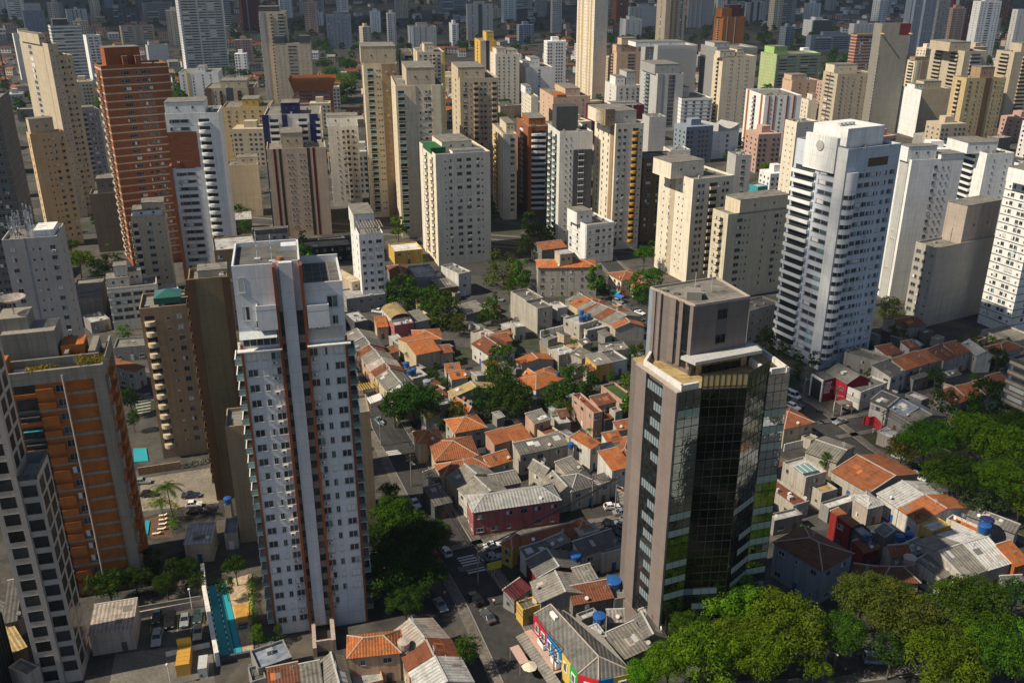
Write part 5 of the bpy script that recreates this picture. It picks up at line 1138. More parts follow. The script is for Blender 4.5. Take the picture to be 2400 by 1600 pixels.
        for i in range(n):
            t0, t1 = math.pi * i / n, math.pi * (i + 1) / n
            slab([(0, h - h * math.cos(t0), z + rise * math.sin(t0)), (Lx, h - h * math.cos(t0), z + rise * math.sin(t0)), (Lx, h - h * math.cos(t1), z + rise * math.sin(t1)), (0, h - h * math.cos(t1), z + rise * math.sin(t1))])
    r.obj('roof', rm, t)
    if kind in 'gs' and Lx > 4:
        h_ = Ly / 2 if kind == 'g' else Ly; kk = rise / h_
        for i in range(rr.choice((0, 1, 2, 3))):
            px, py = rr.uniform(.4, Lx - 2.2), rr.uniform(.2, max(.3, h_ - 2.0)); lx_, ly_ = rr.uniform(.7, 2.0), rr.uniform(.8, 1.9); zz = lambda y_: z + kk * y_ + .17
            pb = MB(); pb.quad((px, py, zz(py)), (px + lx_, py, zz(py)), (px + lx_, py + ly_, zz(py + ly_)), (px, py + ly_, zz(py + ly_))); pb.obj('roof_patch', paint(rr.choice(('lgrey', 'stone', 'concrete', 'dconcrete', 'offwhite') if sheetk else ('terra', 'bterra', 'dterra', 'dconcrete')), .7), t)
    if z > 3.8 and rr.random() < .55:
        px, py = rr.uniform(.3, Lx - .3), Ly * rr.uniform(.3, .6); zb = z + (rise * .8 if kind in 'gh' else 0); ab = MB(); ah = rr.uniform(1.6, 2.8); ab.tube((px, py, zb - 1), (px, py, zb + ah), .045, n=5)
        for i in range(3): ab.tube((px - .5, py, zb + ah - .2 - .3 * i), (px + .5, py, zb + ah - .2 - .3 * i), .03, n=4)
        ab.obj('antenna', paint('steel'), t)
    if z > 3.8 and rr.random() < .3:
        px, py = rr.uniform(.4, Lx - .4), rr.uniform(.3, .9); zb = z + (rise / (Ly / 2) * py if kind == 'g' else 0); db = MB(); db.tube((px, py, zb), (px, py, zb + .7), .05, n=5); db.tube((px, py - .05, zb + .75), (px - .1, py - .25, zb + .85), .36, .42, n=10); db.obj('satellite_dish', paint('offwhite', .5), t)
    if cap.v: cap.obj('ridge_cap', capm, t)
    if windows:
        cam2 = Vector((-org.x, -org.y, 0)).normalized()
        def sides():
            yield (0, 0), 0.0, Lx; yield (Lx, 0), math.pi / 2, Ly; yield (Lx, Ly), math.pi, Lx; yield (0, Ly), -math.pi / 2, Ly
        for (o, a, ln) in sides():
            n = Vector((math.sin(a + rz), -math.cos(a + rz), 0))
            if n.dot(cam2) < .15 or ln < 2.6: continue
            if a in (math.pi / 2, -math.pi / 2) and rr.random() < .45: continue
            cnt = max(1, int(ln / 3.3)); lv = [1.1] if z < 5.2 else [.9, z - 2.1]
            if z > 8.5: lv = [.9 + 2.9 * i for i in range(int(z / 2.95))]
            for zi, zz in enumerate(lv):
                for i in range(cnt):
                    s = ln * (i + .5) / cnt + rr.uniform(-.3, .3); px, py = o[0] + math.cos(a) * s, o[1] + math.sin(a) * s
                    if zi == 0 and i == cnt // 2 and a == 0.0:
                        d = MB(); d.box(-.5, .5, -.06, 0, 0, 2.1); d.obj('door', paint(rr.choice(('brown', 'dgrey', 'blue', 'offwhite', 'rust')), .5), t, (px, py, 0), a)
                    elif rr.random() < .85: link('window', unit_window(rr.choice((0, 0, 3, 1)), rr.choice((0, 1))), t, (px, py, zz), a, (rr.choice((.9, 1.3, 1.6)), 1, 1.1))
    if kind == 'f' and Lx * Ly > 30:
        for i in range(rr.randint(0, 3)): s = rr.uniform(.5, 1.2); px, py = rr.uniform(.6, Lx - 1.4), rr.uniform(.6, Ly - 1.4); MB().box(px, px + s, py, py + s * .8, z - .5, z - .5 + rr.uniform(.4, 1.0)).obj('roof_box', paint(rr.choice(('lgrey', 'grey', 'offwhite')), .6), t)
    cx = org + x * (Lx / 2) + y * (Ly / 2); FOOT.append((cx.x, cx.y, math.hypot(Lx, Ly) * .42))
    if label is None:
        kw = {'f': 'flat', 'g': 'gabled', 'h': 'hipped', 's': 'sloping', 'b': 'barrel'}[kind]; size = '' if z >= 5.4 else 'low '
        if Lx * Ly < 28: size = 'small '
        what = '%shouse with %s %s roof' % (size, ROOFW.get(rc, rc), kw)
        HOUSES.append((t, cx, what, WALLW.get(wc, wc)))
    else:
        tag(t, label, cat); USED[label] = 1; SMALL.append(((cx.x, cx.y), 'the ' + ' '.join(label.split()[:6]) if len(label.split()) <= 6 else 'the ' + label))
    return t, Lx, Ly
# landmarks that small things are told apart by
for p, l in (((-43, 259), 'the upper end of the left street'), ((84, 240), 'the right street junction'), ((-8, 166), 'the zebra crossing')): SMALL.append((p, l))
HL = [
 ('22 h 12 1.6 bterra offwhite 21:240,893 21:780,885 21:120,822', 'grey walk-up block with orange hipped roof'),
 ('12 h 6.5 1.8 lgrey pink 1995,1565 22:440,1450 2170,1385', 'pinkish red corner house with glinting roof'),
 ('11 b 6.5 1.6 straw white 1245,1370 1155,1270 1415,1335', 'building with tan barrel roof'), ('11 f 6 0 lgrey pink 1270,1425 1452,1395 1225,1378', 'magenta walled shop with green windows'),
 ('12 h 6 2 terra cream 1650,1095 2040,1050 1560,915', 'big dark orange hipped house'), ('33 h 8.5 1.8 dterra bluegrey 500,535 60,275 850,420', 'hipped house with tall blue grey wall'),
 ('33 g 5.5 2 cement offwhite 1790,602 2010,522 1612,348', 'hall with khaki gabled roof'), ('33 g 5.5 2 white offwhite 2015,525 2228,460 1825,282', 'hall with bright white roof'),
 ('32 f 7.5 0 lgrey offwhite 350,1250 540,1195 150,1105', 'white cube house with glass skylight'), ('22 f 6 0 grass rose 1085,600 820,405 1200,560', 'salmon house with lawn terrace'),
 ('22 f 7.5 0 dterra rose 750,660 552,488 830,640', 'salmon house with blank side wall'), ('11 f 9.5 0 cement white 1860,950 1975,925 1745,865', 'tall narrow white house'),
 ('12 g 6 1.5 bterra cream 1470,125 1695,80 1418,3', 'yellowish house with bright orange gable'), ('22 s 7.5 1.6 bterra white 920,1185 1100,1140 765,1020', 'white house with large orange front slope'),
 ('21 f 9.5 0 dcement offwhite 235,1268 372,1240 130,1170', 'grey three storey warehouse'), ('21 h 6.5 1.6 terra lcream 1005,1010 885,942 1180,960', 'cream corner shop with brown hipped roof'),
 ('13 h 6.5 1.6 bterra peach 850,1330 1320,1280 775,1150', 'terracotta house with bright orange hips'), ('32 h 6 1.8 terra cream 150,800 415,740 60,640', 'cream house with orange hipped roof'),
 ('11 f 6 0 offwhite yellow 1270,745 1530,720 1175,680', 'low building with wide white roof'), ('21 f 12 0 cement offwhite 2180,1290 31:110,1210 2230,1170', 'large white walled hall'),
 ('12 g 5.5 1.8 straw offwhite 1815,515 1765,458 2030,432', 'grey house with tan gabled roof'), ('32 g 4.8 2 terra offwhite 935,1388 590,1190 1160,1228', 'long house with broad orange roof')]
for l, lab in HL: house(l, lab)
HD = """12 g 5.5 1.8 dcement peach 925,95 875,25 1045,22
12 g 5.5 1.8 dterra peach 975,145 925,95 1080,72
12 g 5.5 1.8 cement peach 1020,215 975,145 1128,128
12 g 5.5 1.8 stone peach 1060,275 1020,215 1180,190
12 g 5.5 1.8 dterra peach 1105,325 1060,275 1230,248
12 g 5.5 1.8 cement cream 1205,450 1105,325 1322,372
12 g 5.5 1.8 cement white 1255,520 1205,450 1378,440
12 g 5.5 1.8 bterra cream 1290,575 1255,520 1425,500
11 g 5.5 1.8 cement tan 860,1600 800,1520 960,1490
11 f 4.5 0 lgrey dgrey 905,1395 1040,1370 850,1295
11 s 4.5 1.2 bterra cream 1110,1440 1215,1430 1045,1350
11 s 4.5 .8 cement offwhite 1462,1392 1597,1365 1385,1302
11 h 5 1.3 bterra white 1450,1560 1700,1545 1370,1470
11 s 4 .8 cement grey 1930,1320 2130,1270 1880,1230
11 f 6 0 stone offwhite 2080,1530 2200,1490 2010,1470
11 g 5 1.2 terra offwhite 2130,1600 2352,1560 2120,1520
11 s 5 .6 cement brown 1690,1085 1850,1060 1680,1000
11 f 7 0 lgrey grey 1470,985 1675,965 1385,880
11 h 5 1.5 dterra grey 1270,1010 1445,995 1190,880
11 f 9 0 sand beige 880,1025 970,1005 790,905
11 f 6 0 grey lgrey 830,1180 1190,1130 800,1090
11 f 7 0 concrete black 440,712 880,680 390,650
11 f 6 0 dcement concrete 640,690 870,660 600,620
21 f 10 0 dcement offwhite 130,1195 290,1165 -20,1110
21 g 5 1.8 cement grey 530,1215 490,1185 640,1140
21 g 5 1.8 bterra cream 600,1255 530,1215 695,1172
21 g 5 1.8 cement grey 640,1285 600,1255 745,1205
21 g 5 1.8 dterra grey 690,1305 640,1285 790,1220
21 g 5 1.8 cement grey 755,1335 690,1305 850,1245
21 g 5 1.8 dterra grey 830,1370 755,1335 905,1265
21 g 5 1.8 cement offwhite 915,1410 830,1370 985,1300
21 g 5 1.8 terra offwhite 950,1452 915,1410 1035,1340
21 f 5.5 0 lgrey offwhite 620,1420 790,1370 525,1340
21 f 5 0 lgrey white 420,1265 510,1250 415,1205
21 f 4 0 lgrey offwhite 690,1470 880,1430 650,1400
21 g 4.5 1.2 terra offwhite 1120,1070 1080,1040 1165,1010
20 f 9 0 stone tan 1370,1560 1530,1500 1210,1460
21 f 14 0 lgrey teal 2260,150 2352,140 2120,130
21 f 5 0 lgrey offwhite 30,1440 125,1430 0,1380
22 f 6 0 lgrey offwhite 430,130 580,95 355,55
22 s 5 .8 cement offwhite 640,160 730,100 590,75
22 s 6 .6 cement yellow 775,220 925,190 705,125
22 f 5 0 dcement white 920,190 1060,160 830,90
22 f 5 0 cement grey 850,90 1080,70 790,20
22 g 4.5 1.2 bterra offwhite 92,218 35,165 215,140
22 h 5 1.6 bterra white 220,440 490,330 110,320
22 g 4.5 1.3 bterra white 170,345 100,300 220,300
22 s 5 1 terra offwhite 690,275 755,260 590,240
22 s 8 .8 dterra rose 790,590 955,550 735,505
22 s 5 .5 dterra concrete 850,720 945,695 760,665
22 f 7 0 cement offwhite 950,650 1015,630 920,610
22 s 7 1 cement peach 205,755 355,712 140,660
22 s 4 .6 dterra grey 440,700 530,690 325,640
22 f 4 0 lgrey offwhite 420,760 540,740 370,680
22 s 5 1.3 bterra white 20,925 185,880 -30,790
22 f 5 0 dterra cream 300,860 430,820 250,760
22 s 6 1 dcement offwhite 75,1040 315,990 20,932
22 s 6 1 cement offwhite 315,988 520,940 250,882
22 s 7 1.2 bterra white 720,985 805,930 580,850
22 s 6.5 1.2 terra white 880,935 1020,905 825,845
22 h 6.6 1.4 terra white 1080,1060 1125,900 1000,960
22 s 4.5 1.2 terra offwhite 970,815 1120,785 910,745
22 h 5.5 1.8 dcement offwhite 545,1378 800,1305 430,1240
22 g 5.5 1.3 cement offwhite 430,1395 300,1250 540,1372
22 s 5.5 .8 cement offwhite 800,1310 905,1275 735,1242
22 g 5.5 1.5 cement offwhite 300,1240 155,1150 410,1215
22 s 6 1.2 cement offwhite 500,1222 655,1165 390,1112
12 s 5 .8 terra cream 1700,108 1808,95 1680,40
12 s 4.5 1 terra offwhite 1750,280 1890,265 1695,215
12 s 4.5 1 bterra white 1795,350 1945,325 1752,292
12 s 4 .6 dterra offwhite 1660,525 1762,490 1605,465
12 f 3.5 0 offwhite offwhite 1700,590 1818,560 1682,545
12 g 4.5 1.2 bterra offwhite 1955,650 1820,560 1975,610
12 h 6 1.8 bterra cream 1490,935 1710,905 1455,830
12 h 5.5 1.8 bterra offwhite 1830,838 2110,785 1900,690
12 h 6 1.5 terra offwhite 1720,1240 2140,1150 1660,1130
12 s 6 1.5 bterra offwhite 2140,1150 22:0,1085 2080,1060
12 g 6 1.8 cement cream 1860,1335 1750,1242 2030,1220
12 g 6 1.6 cement white 1995,1480 1855,1345 2170,1388
12 s 5.5 1 cement offwhite 2180,1340 22:80,1290 2090,1240
12 s 4 .6 dcement dgrey 1640,1510 1800,1470 1590,1330
12 g 5.5 1.5 dterra white 2140,125 1985,20 2255,55
12 s 5 1.2 terra rose 2190,945 2350,900 2140,830
12 f 4.5 0 lgrey offwhite 1440,345 1580,310 1350,260
13 f 2.5 0 lgrey peach 900,1600 1170,1540 870,1450
13 g 5.5 1.8 stone grey 1765,1160 1610,975 1545,1152
13 g 5.5 1.8 rust peach 1860,1330 1780,1170 1640,1335
13 g 5.5 1.8 lgrey rose 1990,1560 1870,1335 1760,1560
13 f 5 0 bluegrey grey 20,1440 330,1330 10,1250
13 s 4.5 .8 dterra offwhite 110,1600 400,1540 70,1440
13 s 4.5 .8 cement grey 420,1600 610,1560 350,1410
13 g 4.5 1.3 cement grey 870,1600 790,1320 770,1600
23 s 3.5 .8 maroon grey 20,800 170,690 -90,720
23 g 5 1.4 terra yellow 115,312 600,185 100,210
23 h 5.2 1.4 bterra offwhite 620,170 735,140 545,90
23 h 5.2 1.3 terra yellow 0,330 120,240 -60,260
23 s 5 .6 dcement white 130,415 365,340 75,330
23 s 5.2 .6 cement grey 370,330 535,260 310,250
23 s 5 .5 stone grey 620,215 800,160 500,215
23 s 5.5 1.4 dcement white 640,400 990,280 505,290
23 f 5 0 lgrey white 830,385 1035,330 800,350
23 g 5 1.6 dcement maroon 240,605 135,440 440,512
23 g 5 1.6 cement grey 265,830 178,640 470,690
23 s 5 1 cement grey 620,645 785,600 450,545
23 s 4.8 1.2 dterra concrete 560,845 930,775 490,690
23 f 4.5 0 cement grey 940,800 1065,780 830,700
23 f 4 0 cement yellow 100,900 250,850 20,830
23 s 5.5 1.5 cement concrete 1040,1335 1290,1220 885,1100
23 g 5.5 1.5 dcement concrete 1420,1160 1310,960 1285,1100
23 s 5.5 .8 stone concrete 1220,985 1310,950 1050,950
23 s 5 1 cement grey 880,1000 1040,995 850,930
23 f 5 0 lgrey grey 640,990 800,930 560,960
23 s 5.2 .5 lgrey stone 760,1170 850,1135 670,1070
32 f 6 0 cement offwhite 1060,200 705,100 1170,150
32 s 6.5 1.6 terra offwhite 1262,262 1385,222 1175,150
32 s 6.5 1.6 terra offwhite 1390,225 1500,185 1290,112
32 s 6.5 1.6 terra offwhite 1490,195 1610,160 1415,82
32 s 6.5 1.6 dterra offwhite 1615,178 1732,130 1522,50
32 s 6.5 1.6 terra offwhite 1735,120 1855,90 1640,15
32 s 6 1.5 dcement white 1130,330 1265,280 1060,180
32 s 6 1 dterra white 1090,130 1240,100 1030,40
32 s 6 1 dterra white 1300,70 1400,50 1240,0
32 g 6 1.3 lgrey white 1920,130 1770,20 2000,95
32 h 6 1.6 dterra grey 2160,110 2330,50 2060,30
32 s 6 1.8 terra offwhite 1690,585 1830,530 1580,455
32 s 6 1.8 terra offwhite 1840,525 1985,490 1735,410
32 s 6 1.8 dterra white 2000,480 2130,450 1885,365
32 s 6 1.8 terra offwhite 2140,440 2275,400 2040,310
32 s 4 .5 dcement grey 1340,350 1480,310 1290,290
32 s 4 .5 dcement grey 1640,330 1780,300 1610,290
32 g 6.5 1.6 dcement white 1095,606 945,540 1218,527
32 g 6 1.6 bluegrey grey 1250,690 1110,612 1350,595
32 g 6 1.4 cement grey 1345,748 1250,690 1450,645
32 f 5 0 offwhite grey 1410,545 1480,520 1280,475
32 g 4.5 1.2 cement offwhite 630,1112 345,1012 775,1018
32 g 4.8 1.8 lgrey white 1200,1530 1005,1395 1390,1385
32 g 4.8 1.8 terra white 1400,1665 1205,1535 1610,1515
32 f 4.5 0 straw offwhite 495,1395 640,1355 350,1250
32 f 4 0 dterra offwhite 235,1510 380,1465 90,1260
32 f 4 0 offwhite grey 560,1535 830,1450 500,1475
32 h 5 1 lgrey stone 920,1530 1065,1490 840,1400
33 f 4 0 lgrey grey 60,80 320,20 40,10
33 s 7 .8 terra red 760,130 830,100 550,0
33 f 6.5 0 lgrey dgrey 880,235 995,210 765,130
33 s 4.5 .8 dterra red 870,370 1020,330 705,285
33 h 5 1.8 dterra offwhite 1040,640 1385,640 870,500
33 g 5 1.4 terra offwhite 1130,400 1310,385 1060,310
33 s 4.5 1.2 dterra offwhite 790,570 1010,600 760,500
33 s 5 1 cement grey 1330,395 1470,330 1250,290
33 s 4.5 1 cement white 1595,610 1700,545 1430,400
33 s 5.5 1.8 bterra orange 2270,490 2400,450 2110,295
33 f 5 0 offwhite yellow 1510,180 1680,120 1410,100
33 f 4.8 0 bterra white 1915,185 1640,60 1990,150
33 s 4.5 1 dcement grey 2270,190 1830,20 2330,120
33 g 5 1.2 cement grey 1080,230 990,165 1170,170
33 s 4.5 .8 dcement grey 2200,700 2400,690 2090,590
02 s 6 1.2 terra offwhite 1235,280 1330,230 1190,0
03 s 5 .5 steel beige 1690,290 1940,270 1665,120
03 f 4 0 bluegrey offwhite 2060,205 2180,190 2040,60
03 s 5 .6 stone stone 815,1125 1220,1060 760,870
01 f 8 0 concrete concrete 660,1190 935,1160 620,1010
01 f 4 0 lgrey grey 830,1400 1010,1360 805,1320
01 f 12 0 lgrey white 1450,1215 1690,1180 1410,1065
01 f 30 0 lgrey tan 1965,735 2350,700 1930,620"""
for l in HD.split('\n'): house(l)  # sunlit end of the long yellow house's roof is painted in as bterra

# ------------------------------------------------------------ the rainbow painted corner house
def Z4(x, y): return 1180 + x / 7.128, 1380 + y / 7.128
def rainbow():
    z = 6.4; pts = [at(*Z4(x, y), z) for x, y in ((510, 420), (1250, 1420), (1590, 1520), (2180, 1390))]
    a, b_, c, d = pts; e = d + (a - b_) * .62; k = a + (d - c) * .9
    t = thing('house', 'corner house painted in red, blue, yellow and green bays with dark corrugated roof', 'house', (b_.x, b_.y, 0)); S = lambda p: Vector((p.x - b_.x, p.y - b_.y, 0))
    P = [S(p) for p in (a, b_, c, d, e, k)]
    MBw = MB(); MBw.prism([(p.x * .985, p.y * .985) for p in P], 0, z - .1); MBw.obj('wall', wall('concrete'), t)
    def bay(p, q, cols, name='painted_bay'):
        d_ = q - p; ln = d_.length; rz = math.atan2(d_.y, d_.x)
        for f0, f1, col, wins in cols:
            o = MB().box(f0 * ln, f1 * ln, -.12, .3, .0, z - .05).obj(name, paint(col, .7), t, (p.x, p.y, 0), rz)
            for w_ in wins:
                fr = MB(); x = (f0 + (f1 - f0) * w_) * ln; hh = 1.7
                fr.box(x - .75, x + .75, -.24, -.12, 3.35, 3.35 + hh + .3); fr.obj('window_surround', paint('white', .6), o); link('window', unit_window(0, 1), o, (x, -.245, 3.55), 0, (1.0, 1, hh))
    RED, BLU, YEL, GRN = (.55, .015, .03), (.005, .19, .52), (.62, .44, .08), (.02, .30, .05)
    bay(P[0], P[1], ((0, .32, RED, (.3, .75)), (.32, .66, BLU, (.2, .7)), (.66, .84, YEL, (.5,)), (.84, 1.0, GRN, (.5,))))
    bay(P[1], P[2], ((0, 1, RED, (.5,)),)); bay(P[2], P[3], ((0, .42, BLU, ()), (.42, 1, YEL, (.45,))))
    d_ = P[1] - P[0]; ln = d_.length; rz = math.atan2(d_.y, d_.x)
    for f in (.27, .58): q = MB(); q.box(f * ln - 1.2, f * ln + 1.2, -1.0, -.9, 3.0, 3.9); q.box(f * ln - 1.2, f * ln - 1.1, -.9, -.12, 3.0, 3.9); q.box(f * ln + 1.1, f * ln + 1.2, -.9, -.12, 3.0, 3.9); q.box(f * ln - 1.2, f * ln + 1.2, -1.0, -.12, 2.85, 3.0); q.obj('balcony', wall('white'), t, (P[0].x, P[0].y, 0), rz)
    o = MB(); o.box(-.5, .68 * ln, -1.7, -.12, 2.5, 2.62); o.obj('ledge', wall('rose'), t, (P[0].x, P[0].y, 0), rz)
    o = MB(); o.quad((-.5, -3.6, 2.0), (ln, -3.6, 2.0), (ln, -1.6, 2.5), (-.5, -1.6, 2.5)); o = o.obj('street_awning', roofm('cement', 'sheet'), t, (P[0].x, P[0].y, 0), rz); o.modifiers.new('t', 'SOLIDIFY').thickness = .08
    r0, r1 = S(at(*Z4(790, 255), z + 2.2)), S(at(*Z4(1590, 1110), z + 2.4)); up = Vector((0, 0, z + 2.2)); zz = Vector((0, 0, z + .05))
    rb = MB(); far0 = r0 * 2 - P[0]; A_ = P[0] + zz; B_ = P[1] + zz; C_ = P[2] + zz; D_ = P[3] + zz; R0 = r0 + up; R1 = r1 + up; E_ = Vector((far0.x, far0.y, z + .05)); V = (E_ + D_) / 2
    rb.quad(A_, B_, R1, R0); rb.poly([B_, C_, R1]); rb.poly([C_, D_, R1]); rb.poly([D_, V, R1]); rb.poly([V, E_, R0, R1])
    o = rb.obj('roof', roofm('dcement', 'sheet'), t); o.modifiers.new('t', 'SOLIDIFY').thickness = .12
    cb = MB(); zc = Vector((0, 0, .1))
    for p, q in ((R0, R1), (R1, B_), (R1, C_), (R1, D_), (A_, R0)): cb.tube(p + zc, q + zc, .14, n=6)
    cb.obj('ridge_cap', wall('stone'), t)
    pb = MB(); m0 = A_.lerp(R0, .72).lerp(B_.lerp(R1, .72), .12); pb.tube(m0 + Vector((0, 0, .18)), m0 + (B_ - A_) * .12 + Vector((0, 0, .2)), .5, n=4); pb.obj('roof_patch', paint('white', .5), t)
    FOOT.append((b_.x + 8, b_.y + 5, 13)); SMALL.append(((b_.x + 4, b_.y + 4), 'the rainbow painted corner house')); USED[t['label']] = 1
rainbow()

# ------------------------------------------------------------ the red shop with writing on its wall
def Z5(x, y): return 1860 + x / 7.84, 820 + y / 7.84
def red_shop():
    z = 7.0
    f0, f1, f2 = at(*Z5(345, 432), z), at(*Z5(560, 560), z), at(*Z5(765, 508), z)
    t = thing('shop', 'shop with dark red walls, white lettering and a black shutter in a white frame', 'shop', (f1.x, f1.y, 0)); S = lambda p: Vector((p.x - f1.x, p.y - f1.y, 0))
    A_, B_, C_ = S(f0), S(f1), S(f2); D_ = A_ + C_
    b = MB(); b.prism([(p.x, p.y) for p in (B_, C_, D_, A_)], 0, z - .15); b.obj('wall', wall((.22, .012, .025)), t)
    b = MB(); b.prism([(p.x * 1.0, p.y) for p in (B_, C_, D_, A_)], z - .14, z); b.obj('roof', roofm('dcement', 'sheet'), t)
    d_ = B_ - A_; ln = d_.length; rz = math.atan2(d_.y, d_.x)
    b = MB(); b.box(0, .45, -.35, .1, 0, z); b.box(ln - .45, ln, -.35, .1, 0, z); b.box(.45, ln - .45, -.35, .1, z - .6, z); b.obj('portal_frame', wall('white'), t, (A_.x, A_.y, 0), rz)
    b = MB(); b.box(.45, ln - .45, -.12, 0, 0, z - .6)
    for i in range(6): b.box(.45, ln - .45, -.15, -.12, .9 * i + .8, .9 * i + .86)
    b.obj('shutter', paint((.018, .02, .028), .4), t, (A_.x, A_.y, 0), rz)
    d_ = C_ - B_; L2 = d_.length; rz2 = math.atan2(d_.y, d_.x)
    for i, s in enumerate(('YOUR', 'LOCAL', 'DONUT', 'DEALER')):
        cu = bpy.data.curves.new('wall_lettering', 'FONT'); cu.body = s; cu.size = 1.15; cu.extrude = .02; cu.offset = .03; cu.align_x = 'LEFT'
        o = bpy.data.objects.new('wall_lettering', cu); COL.objects.link(o); o.parent = t; o.location = (B_.x + .55 * math.cos(rz2) + .03 * math.sin(rz2), B_.y + .55 * math.sin(rz2) - .03 * math.cos(rz2), z - 1.6 - i * .95); o.rotation_euler = (R(90), 0, rz2); o.scale = (min(1.05, (L2 - 1.2) / (len(s) * .8 * 1.15)), 1, 1); cu.materials.append(paint('white', .6))
        me = bpy.data.meshes.new_from_object(o); n_ = link('wall_lettering', me, t, o.location.copy()); n_.rotation_euler = o.rotation_euler; n_.scale = o.scale; bpy.data.objects.remove(o)
    # gabled wing that comes forward
    e0, e1, r1 = at(*Z5(600, 385), z + .2), at(*Z5(985, 612), z + .2), at(*Z5(1228, 452), z + 2.4)
    ax = (e1 - e0); lx = ax.length; ax.normalize(); ay = Vector((-ax.y, ax.x, 0)); h = abs((r1 - e1).dot(ay)); rz3 = math.atan2(ax.y, ax.x); q = S(e0)
    b = MB(); b.v += [(0, 0, 0), (lx, 0, 0), (lx, 2 * h, 0), (0, 2 * h, 0), (0, 0, z), (lx, 0, z), (lx, 2 * h, z), (0, 2 * h, z), (0, h, z + 2.1), (lx, h, z + 2.1)]
    for f in ((0, 1, 5, 4), (2, 3, 7, 6), (1, 2, 6, 9, 5), (3, 0, 4, 8, 7)): b.f.append(f); b.m.append(0)
    b.obj('wall', wall((.30, .012, .03)), t, (q.x, q.y, 0), rz3)
    b = MB(); b.quad((-.2, -.3, z), (lx + .2, -.3, z), (lx + .2, h, z + 2.25), (-.2, h, z + 2.25)); b.quad((lx + .2, 2 * h + .3, z), (-.2, 2 * h + .3, z), (-.2, h, z + 2.25), (lx + .2, h, z + 2.25)); o = b.obj('roof', roofm('dcement', 'sheet'), t, (q.x, q.y, 0), rz3); o.modifiers.new('t', 'SOLIDIFY').thickness = .14
    o = MB().box(lx * .5, lx * .62, h * .3, h * .7, z + 1.2, z + 1.9).obj('roof_vent', paint('lgrey', .5), t, (q.x, q.y, 0), rz3)
    link('window', unit_window(0), t, (q.x + math.cos(rz3) * lx * .78, q.y + math.sin(rz3) * lx * .78, 4.2), rz3, (1.8, 1, .9))
    FOOT.append((f1.x + 5, f1.y + 6, 10)); SMALL.append(((f1.x + 3, f1.y + 4), 'the red shop with white lettering')); USED[t['label']] = 1
    house_abc(at(*Z5(1240, 780), 6), at(*Z5(945, 655), 6), at(*Z5(1845, 640), 6), 6, 0, 'dcement', 'white', 'f', 'white box annex with long dark flat roof')
    a, b2, c = at(*Z5(885, 1020), 3.2), at(*Z5(760, 940), 3.2), at(*Z5(1085, 980), 3.2)
    t2 = thing('carport', 'small carport with sheet roof on white posts in front of the white annex', 'carport', (a.x, a.y, 0)); S2 = lambda p: (p.x - a.x, p.y - a.y)
    d4 = b2 + (c - a); b = MB(); b.prism([S2(p) for p in (a, c, d4, b2)], 3.1, 3.25); b.obj('roof', roofm('cement', 'sheet'), t2)
    for p in (a, b2, c): x, y = S2(p); MB().box(x - .12, x + .12, y - .12, y + .12, 0, 3.1).obj('post', wall('white'), t2)
red_shop()
# red curved garden wall and orange frame by the white fronted house
b = MB(); p = [at(*Z5(x, y), 2.6) for x, y in ((1300, 1235), (1330, 1230), (1400, 1240), (1490, 1225), (1540, 1290), (1620, 1390))]
for a, c in zip(p[:-1], p[1:]):
    d_ = (c - a); n = Vector((-d_.y, d_.x, 0)).normalized() * .25; b.prism([(a.x, a.y), (c.x, c.y), ((c + n).x, (c + n).y), ((a + n).x, (a + n).y)], 0, 2.7)
tag(b.obj('garden_wall', paint((.5, .03, .04), .7)), 'coral red curved wall beside the right street junction', 'wall'); SMALL.append(((p[2].x, p[2].y), 'the coral red curved wall'))
# finish the labels of the plain houses
for t, c, what, wl in HOUSES:
    t['category'] = 'house'; t['label'] = place_label(what, c)
def ccw(ps): return ps if sum(p[0] * r_[1] - r_[0] * p[1] for p, r_ in zip(ps, ps[1:] + ps[:1])) > 0 else ps[::-1]
# ------------------------------------------------------------ trees one can tell apart
TREEWORD = {'bright': 'bright green', 'green': 'green', 'dark': 'dark green', 'olive': 'olive green', 'bluish': 'bluish green', 'yellow': 'yellow green', 'red': 'red flowering', 'violet': 'violet'}
KINDWORD = {'big': 'broad spreading tree', 'dome': 'rounded tree', 'round': 'bushy tree', 'loose': 'loose airy tree', 'tall': 'tall tree', 'far': 'tree'}
def tree_w(x, y, r, kind, leaf, hc=None, group=None):
    u, v = W(x, y); r *= 1.14 if y > 1000 else (1.35 if 600 < y < 1000 and 850 < x < 1520 else 1.1); kind = 'round' if kind == 'dome' and 600 < y < 1000 else kind; hc = hc and (hc * .72 if 600 < y < 1000 else hc); hc = hc or {'big': 8.5, 'dome': 7, 'round': 6, 'loose': 7, 'tall': 7, 'far': 6}[kind]
    t = tree_px(u, v, r * 1.0204, kind, leaf, 'x', hc)
    t['label'] = place_label('%s %s' % (TREEWORD[leaf], KINDWORD[kind]), t.location)
    if group: t['group'] = group
    return t
